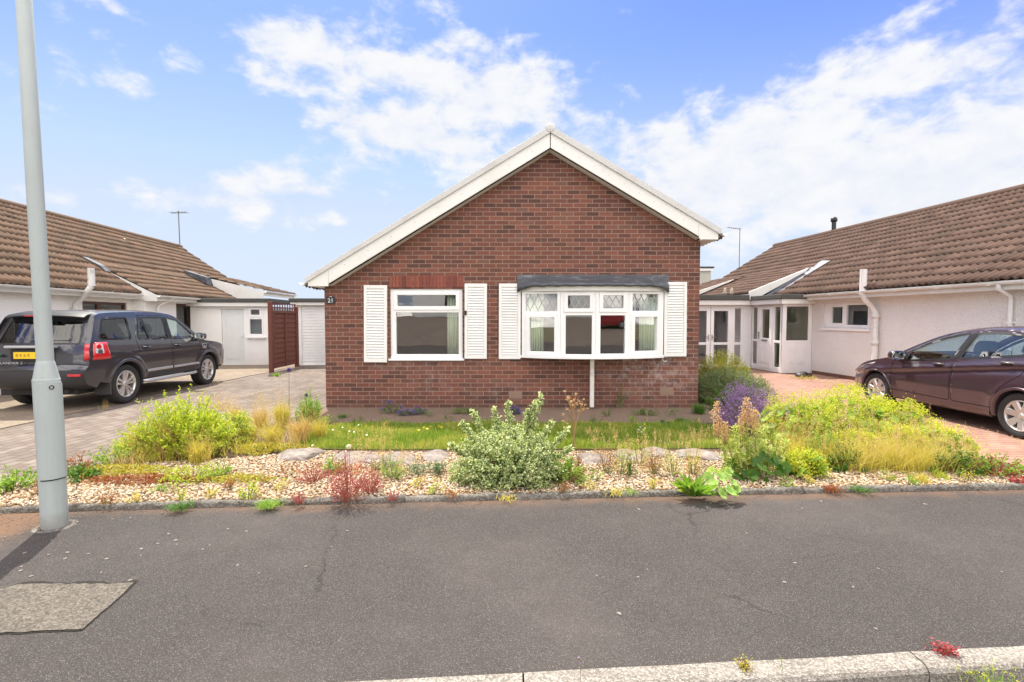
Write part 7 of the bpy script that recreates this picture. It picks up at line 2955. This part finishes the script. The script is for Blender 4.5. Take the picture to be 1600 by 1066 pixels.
# reddish shrub at the pebbledash wall
c = tuple(gnd(1362, 596)[:2]) + (GZ,)
t, sh, tp = shrub('wall_shrub', 'olive and rust leaved shrub against the pebbledash wall at the hatchback nose', 'shrub', c, .26, .22, .50, 60, 420, .07, .035, L_rust, low=.2, upright=.1)
put('foliage', shoot_leaves(sh, 200, .07, .035, .6), L_dome, t)
for (px, py, lab) in ((1258, 592, 'yellow weeds along the pebbledash wall beside the porch'), (1320, 605, 'yellow weeds along the pebbledash wall near the hatchback'), (1375, 606, 'yellow weeds in the red paving by the hatchback nose')):
    c = foot(px, py)
    o = put('grass_tuft', tuft(c, 90, .10, .30, .012, base_r=.16)[0], L_sedum, None)
    tag(o, lab, 'grass')
b_ = gnd(1253, 590)
m = MB()
m.lathe([(0, .13), (.08, .125), (.13, .09), (.15, .03), (.14, 0)], 12, lambda a, bb, c: (b_.x + a * 1.2, b_.y + bb, c + .018 + .02 * math.sin(a * 20)))
m.lathe([(0, .10), (.05, .09), (.06, .04), (.04, 0)], 8, lambda a, bb, c: (b_.x + .2 + a, b_.y - .02 + bb, c + .018))
o = m.build('garden_ornament', M_black, None)
tag(o, 'small dark lumpy ornament on the ground at the porch corner', 'ornament')
# lawn flowers
for (px, py) in ((662, 668), (668, 670), (673, 667), (686, 666), (690, 668), (654, 672)):
    c = gnd(px, py, .06)
    o = put('lawn_dandelion', disc_leaf(np.array([tuple(c)]), np.array([[0, -.5, 1.0]]), .022, 9, .1), L_yellow, None)
    tag(o, 'yellow dandelion flower at the back of the lawn left of the central shrub', 'flower', 'dandelions in the lawn')
for (px, py) in ((535, 668), (546, 674), (553, 675), (573, 680), (488, 696), (560, 664), (1000, 668), (1005, 672), (998, 672), (1008, 669), (1003, 675), (520, 672)):
    c = gnd(px, py, .07)
    o = put('daisy', disc_leaf(np.array([tuple(c)]), np.array([[0, -.5, 1.0]]), .012, 9, .1), L_whitef, None)
    tag(o, 'tiny white flower in the grass of the lawn', 'flower', 'small white lawn flowers')

# --- rocks along the front of the lawn
def rock(px0, px1, py_top, py_base, label, flat=.6, tilt=0.0, seed=1):
    rg = np.random.default_rng(seed)
    a_, b_ = gnd(px0, py_base), gnd(px1, py_base)
    cx_, cy_ = (a_.x + b_.x) / 2, a_.y
    w = (b_.x - a_.x) / 2
    h = at((px0 + px1) / 2, py_top, cy_ + .18).z
    import bmesh
    bm = bmesh.new()
    bmesh.ops.create_icosphere(bm, subdivisions=4, radius=1)
    ph = rg.uniform(0, 6, 6)
    planes = unit(rg.normal(0, 1, (12, 3)) * [1, 1, .7])
    pd = rg.uniform(.62, .88, 12)
    for v in bm.verts:
        d = np.array(v.co)
        for n_, q in zip(planes, pd):
            k = d @ n_ - q
            if k > 0:
                d = d - n_ * k * .92
        nz = .035 * math.sin(d[0] * 7 + ph[0]) * math.sin(d[1] * 8 + ph[1]) + .02 * math.sin(d[0] * 19 + d[2] * 15 + ph[2])
        d = d * (1 + nz)
        v.co = (d[0] * w * 1.12, d[1] * .24, d[2] * h * .82 + (d[0] * w) * tilt)
    me = bpy.data.meshes.new('rock')
    bm.to_mesh(me)
    bm.free()
    o = mesh_obj('rock', me, M_rock, None)
    o.location = (cx_, cy_ + .16, .02)
    tag(o, label, 'rock')
    return o


rock(418, 500, 699, 722, 'big flat grey rock at the left end of the lawn', seed=3)
rock(505, 585, 708, 728, 'low grey rock behind the tall red weed', seed=5)
rock(586, 650, 708, 731, 'long pinkish grey rock left of the white topped rock', seed=8)
rock(652, 700, 706, 724, 'small grey rock with white patch left of the central shrub', seed=11)
rock(905, 958, 706, 728, 'pale rock right of the central shrub', seed=14)
rock(958, 1010, 704, 724, 'grey rock behind the stalky weeds', seed=17)
rock(1012, 1052, 702, 718, 'short reddish grey rock in the middle of the right row', seed=19)
rock(1060, 1135, 704, 722, 'longest grey rock left of the pale stems', seed=23)
m = MB()
a_, b_ = at(489, 724, 5.75), at(506, 707, 5.95)
m.tube([tuple(a_), tuple((a_ + b_) / 2 + Vector((0, 0, .01))), tuple(b_)], [.012, .014, .008], 6)
a_, b_ = at(494, 738, 5.6), at(533, 704, 5.9)
m.tube([tuple(a_), tuple((a_ + b_) / 2 + Vector((0, 0, .015))), tuple(b_)], [.010, .010, .005], 6)
o = m.build('dead_branch', mat('dark_bark', (.035, .025, .02), .9), None)
tag(o, 'dark dead twig leaning between the rocks left of the red weed', 'twig')

# wild grass that ties the beds together
for (px, py, h, mt) in ((335, 700, .34, L_straw), (375, 706, .26, L_gold), (455, 702, .30, L_straw), (420, 680, .38, L_gold), (345, 640, .34, L_straw), (300, 716, .26, L_straw), (235, 722, .22, L_gold), (205, 726, .20, L_straw)):
    c = foot(px, py)
    t = thing('grass_tuft', 'loose wild straw grass woven between the lime shrub and the lawn', 'grass', c, 0, 'wild grass of the left bed')
    g, tips = tuft(c, 110, h, .30, .0034, base_r=.12, hv=.5)
    put('blade', g, mt, t)
    g, tips = tuft(c, 16, h * 1.5, .22, .0024, base_r=.10)
    put('seed_head', cat(g, seeds(tips, 16, .08, .010, .004)), L_straw, t)
for (px, py, h) in ((1215, 700, .50), (1262, 705, .56), (1305, 715, .54), (1350, 700, .60), (1385, 722, .50), (1425, 700, .54), (1470, 722, .46), (1505, 728, .40), (1235, 690, .58)):
    c = foot(px, py)
    t = thing('seed_stalk', 'tall thin wild grass stalks with pale seed heads across the right bed', 'grass', c, 0, 'tall wild grass of the right bed')
    g, tips = tuft(c, 34, h, .26, .0026, base_r=.14, hv=.35)
    put('blade', g, L_straw, t)
    put('seed_head', seeds(tips, 20, .09, .012, .005, .5), L_peach, t)
# weeds breaking up the edge between mulch and lawn
for (px, py, h, mt) in ((560, 660, .07, L_green), (600, 662, .05, L_mid), (700, 660, .07, L_green), (760, 661, .06, L_mid), (930, 662, .07, L_green), (990, 661, .08, L_mid), (1035, 664, .07, L_green), (1085, 662, .09, L_mid), (520, 660, .09, L_mid), (670, 650, .08, L_hebe), (740, 647, .09, L_green), (950, 650, .08, L_green), (1050, 648, .10, L_hebe)):
    weed(px, py, h, 120, .028, .013, mt, 'little green weed in the mulch between the lawn and the brick wall', h * 1.6, name='seedling', group='weeds in the mulch')
# dead leaves and chaff in the borders
lp = [(x, edge_y(x) + .03) for x in np.linspace(-5.4, 6.4, 20)] + [(6.0, 5.3), (3.6, 5.9), (2.6, 6.1), (-2.6, 6.1), (-3.6, 6.4), (-4.6, 5.0)]
Pq = np.column_stack([RNG.uniform(-5.5, 6.5, 4200), RNG.uniform(4.0, 6.6, 4200)])
Pq = Pq[in_poly(Pq, lp)][:1900]
Pq = np.column_stack([Pq, RNG.uniform(.036, .052, len(Pq))])
o = put('leaf_litter', kite(Pq, RNG.normal(0, 1, Pq.shape) * [1, 1, .25], RNG.uniform(.012, .032, len(Pq)), .010), leaf_mat('dead_leaf', [(.10, .05, .025), (.20, .11, .05), (.32, .20, .09)], trans=.1), None)
o['kind'] = 'stuff'

# --- loose pebbles on the pavement
V, F = stones([(0, 0), (.1, 0), (.1, .1), (0, .1)], 1, .5, .5001, 0)
V = V - V.mean(0)
V /= np.abs(V).max()
src = None
PB = [(110, 296), (217, 304), (300, 294), (395, 300), (477, 323), (752, 212), (785, 240), (790, 258), (630, 278), (905, 280), (1060, 351), (1155, 386), (1365, 356), (1480, 268), (1550, 197), (502, 146), (347, 158), (582, 140), (140, 400), (95, 358), (90, 376), (452, 383), (580, 418), (628, 308), (290, 322), (230, 240), (705, 255), (935, 262), (1100, 200), (1017, 190)]
PB = [(u / 2.857, 760 + v / 2.857) for u, v in PB] + [(900 + u / 2.286, 780 + v / 2.286) for u, v in ((225, 36), (155, 408), (783, 227), (745, 296), (808, 33), (1245, 17), (876, 10), (1072, 462), (222, 277), (990, 312), (1080, 247), (74, 272), (255, 250), (610, 120), (1520, 258))] + [(1252, 768), (1447, 788), (1283, 783), (1520, 768), (1110, 786)]
for (px, py) in PB:
    c = gnd(px, py, .004)
    s = random.uniform(.006, .0125)
    if src is None:
        src = np_mesh('pebble', V, F, M_pebble_grey)
        o = src
    else:
        o = src.copy()
        COL.objects.link(o)
    o.location = (c.x, c.y, .003)
    o.scale = (s * random.uniform(.9, 1.5), s, s * .55)
    o.rotation_euler = (0, 0, random.uniform(0, 6.28))
    tag(o, 'small pale pebble lying loose on the dark tarmac pavement', 'pebble', 'loose pebbles on the pavement')

# grit washed up along the edging and in the kerb channel
gp = [(x, edge_y(x) - .035) for x in np.linspace(-6, 6.5, 24)] + [(x, edge_y(x) - .035 - .10 - .08 * math.sin(x * 2.3) ** 2) for x in np.linspace(6.5, -6, 24)]
V1, F1 = stones(gp, 1500, .002, .0075, .004)
gp2 = [(-4.6, 3.2), (-3.7, 3.3), (-3.45, 3.9), (-3.6, 4.2), (-5.2, 4.1)]
V2, F2 = stones(gp2, 700, .002, .008, .004)
gp3 = [(x, kerb_y(x) + .004) for x in np.linspace(-.5, 3.5, 12)] + [(x, kerb_y(x) + .05 + .03 * math.sin(x * 5)) for x in np.linspace(3.5, -.5, 12)]
V3, F3 = stones(gp3, 500, .0012, .004, .002)
o = np_mesh('grit', np.concatenate([V1, V2, V3]), np.concatenate([F1, F2 + len(V1), F3 + len(V1) + len(V2)]), M_pebble_grey)
o['kind'] = 'stuff'

# --- across the road, mirrored in the windows
hatchback('parked_car', 'red five door hatchback across the road behind the camera', (14.2, -20, .80), R(85), M_red_paint)
m = MB()
m.add([(-14, -12.9, -.09), (22, -12.0, -.09), (22, -27, 1.7), (-14, -27, 1.7)], [(0, 3, 2, 1)])
o = m.build('far_driveway', M_paving_l, fix=False)
o['kind'] = 'structure'
if o.data.polygons[0].normal.z < 0:
    o.data.flip_normals()
OB = thing('plain_bungalow', 'plain white bungalow across the road behind the camera', 'house', (-4, -29, .9))
m = MB()
m.box(-9, 1.0, -34, -28, .5, 3.4)
m.prism([(-9.2, 3.4), (1.2, 3.4), (-4, 6.2)], lambda a, b, c: (a, c, b), -34, -28)
m.build('wall', M_render, OB)
m = MB()
m.prism([(-9.6, 3.3), (-4, 6.35), (-4, 6.5), (-9.6, 3.45)], lambda a, b, c: (a, c, b), -34.2, -27.7)
m.build('roof', M_tile_m, OB)
m = MB()
m.prism([(1.6, 3.3), (-4, 6.36), (-4, 6.51), (1.6, 3.45)], lambda a, b, c: (a, c, b), -34.2, -27.7)
m.build('roof', M_tile_m, OB)
m = MB()
m.box(-6, -3.5, -27.98, -27.9, 1.9, 3.1)
m.build('window', M_dark, OB)
OB.location.z += .8
shrub('hedge_bush', 'dark rounded bush across the road behind the camera', 'shrub', (-11.5, -21, .4), 1.8, 1.4, 3.2, 200, 3000, .14, .07, L_green)
shrub('hedge_bush', 'taller bush across the road behind the red car', 'shrub', (21, -24, 1.0), 2.2, 1.6, 3.2, 200, 3000, .16, .08, L_green)
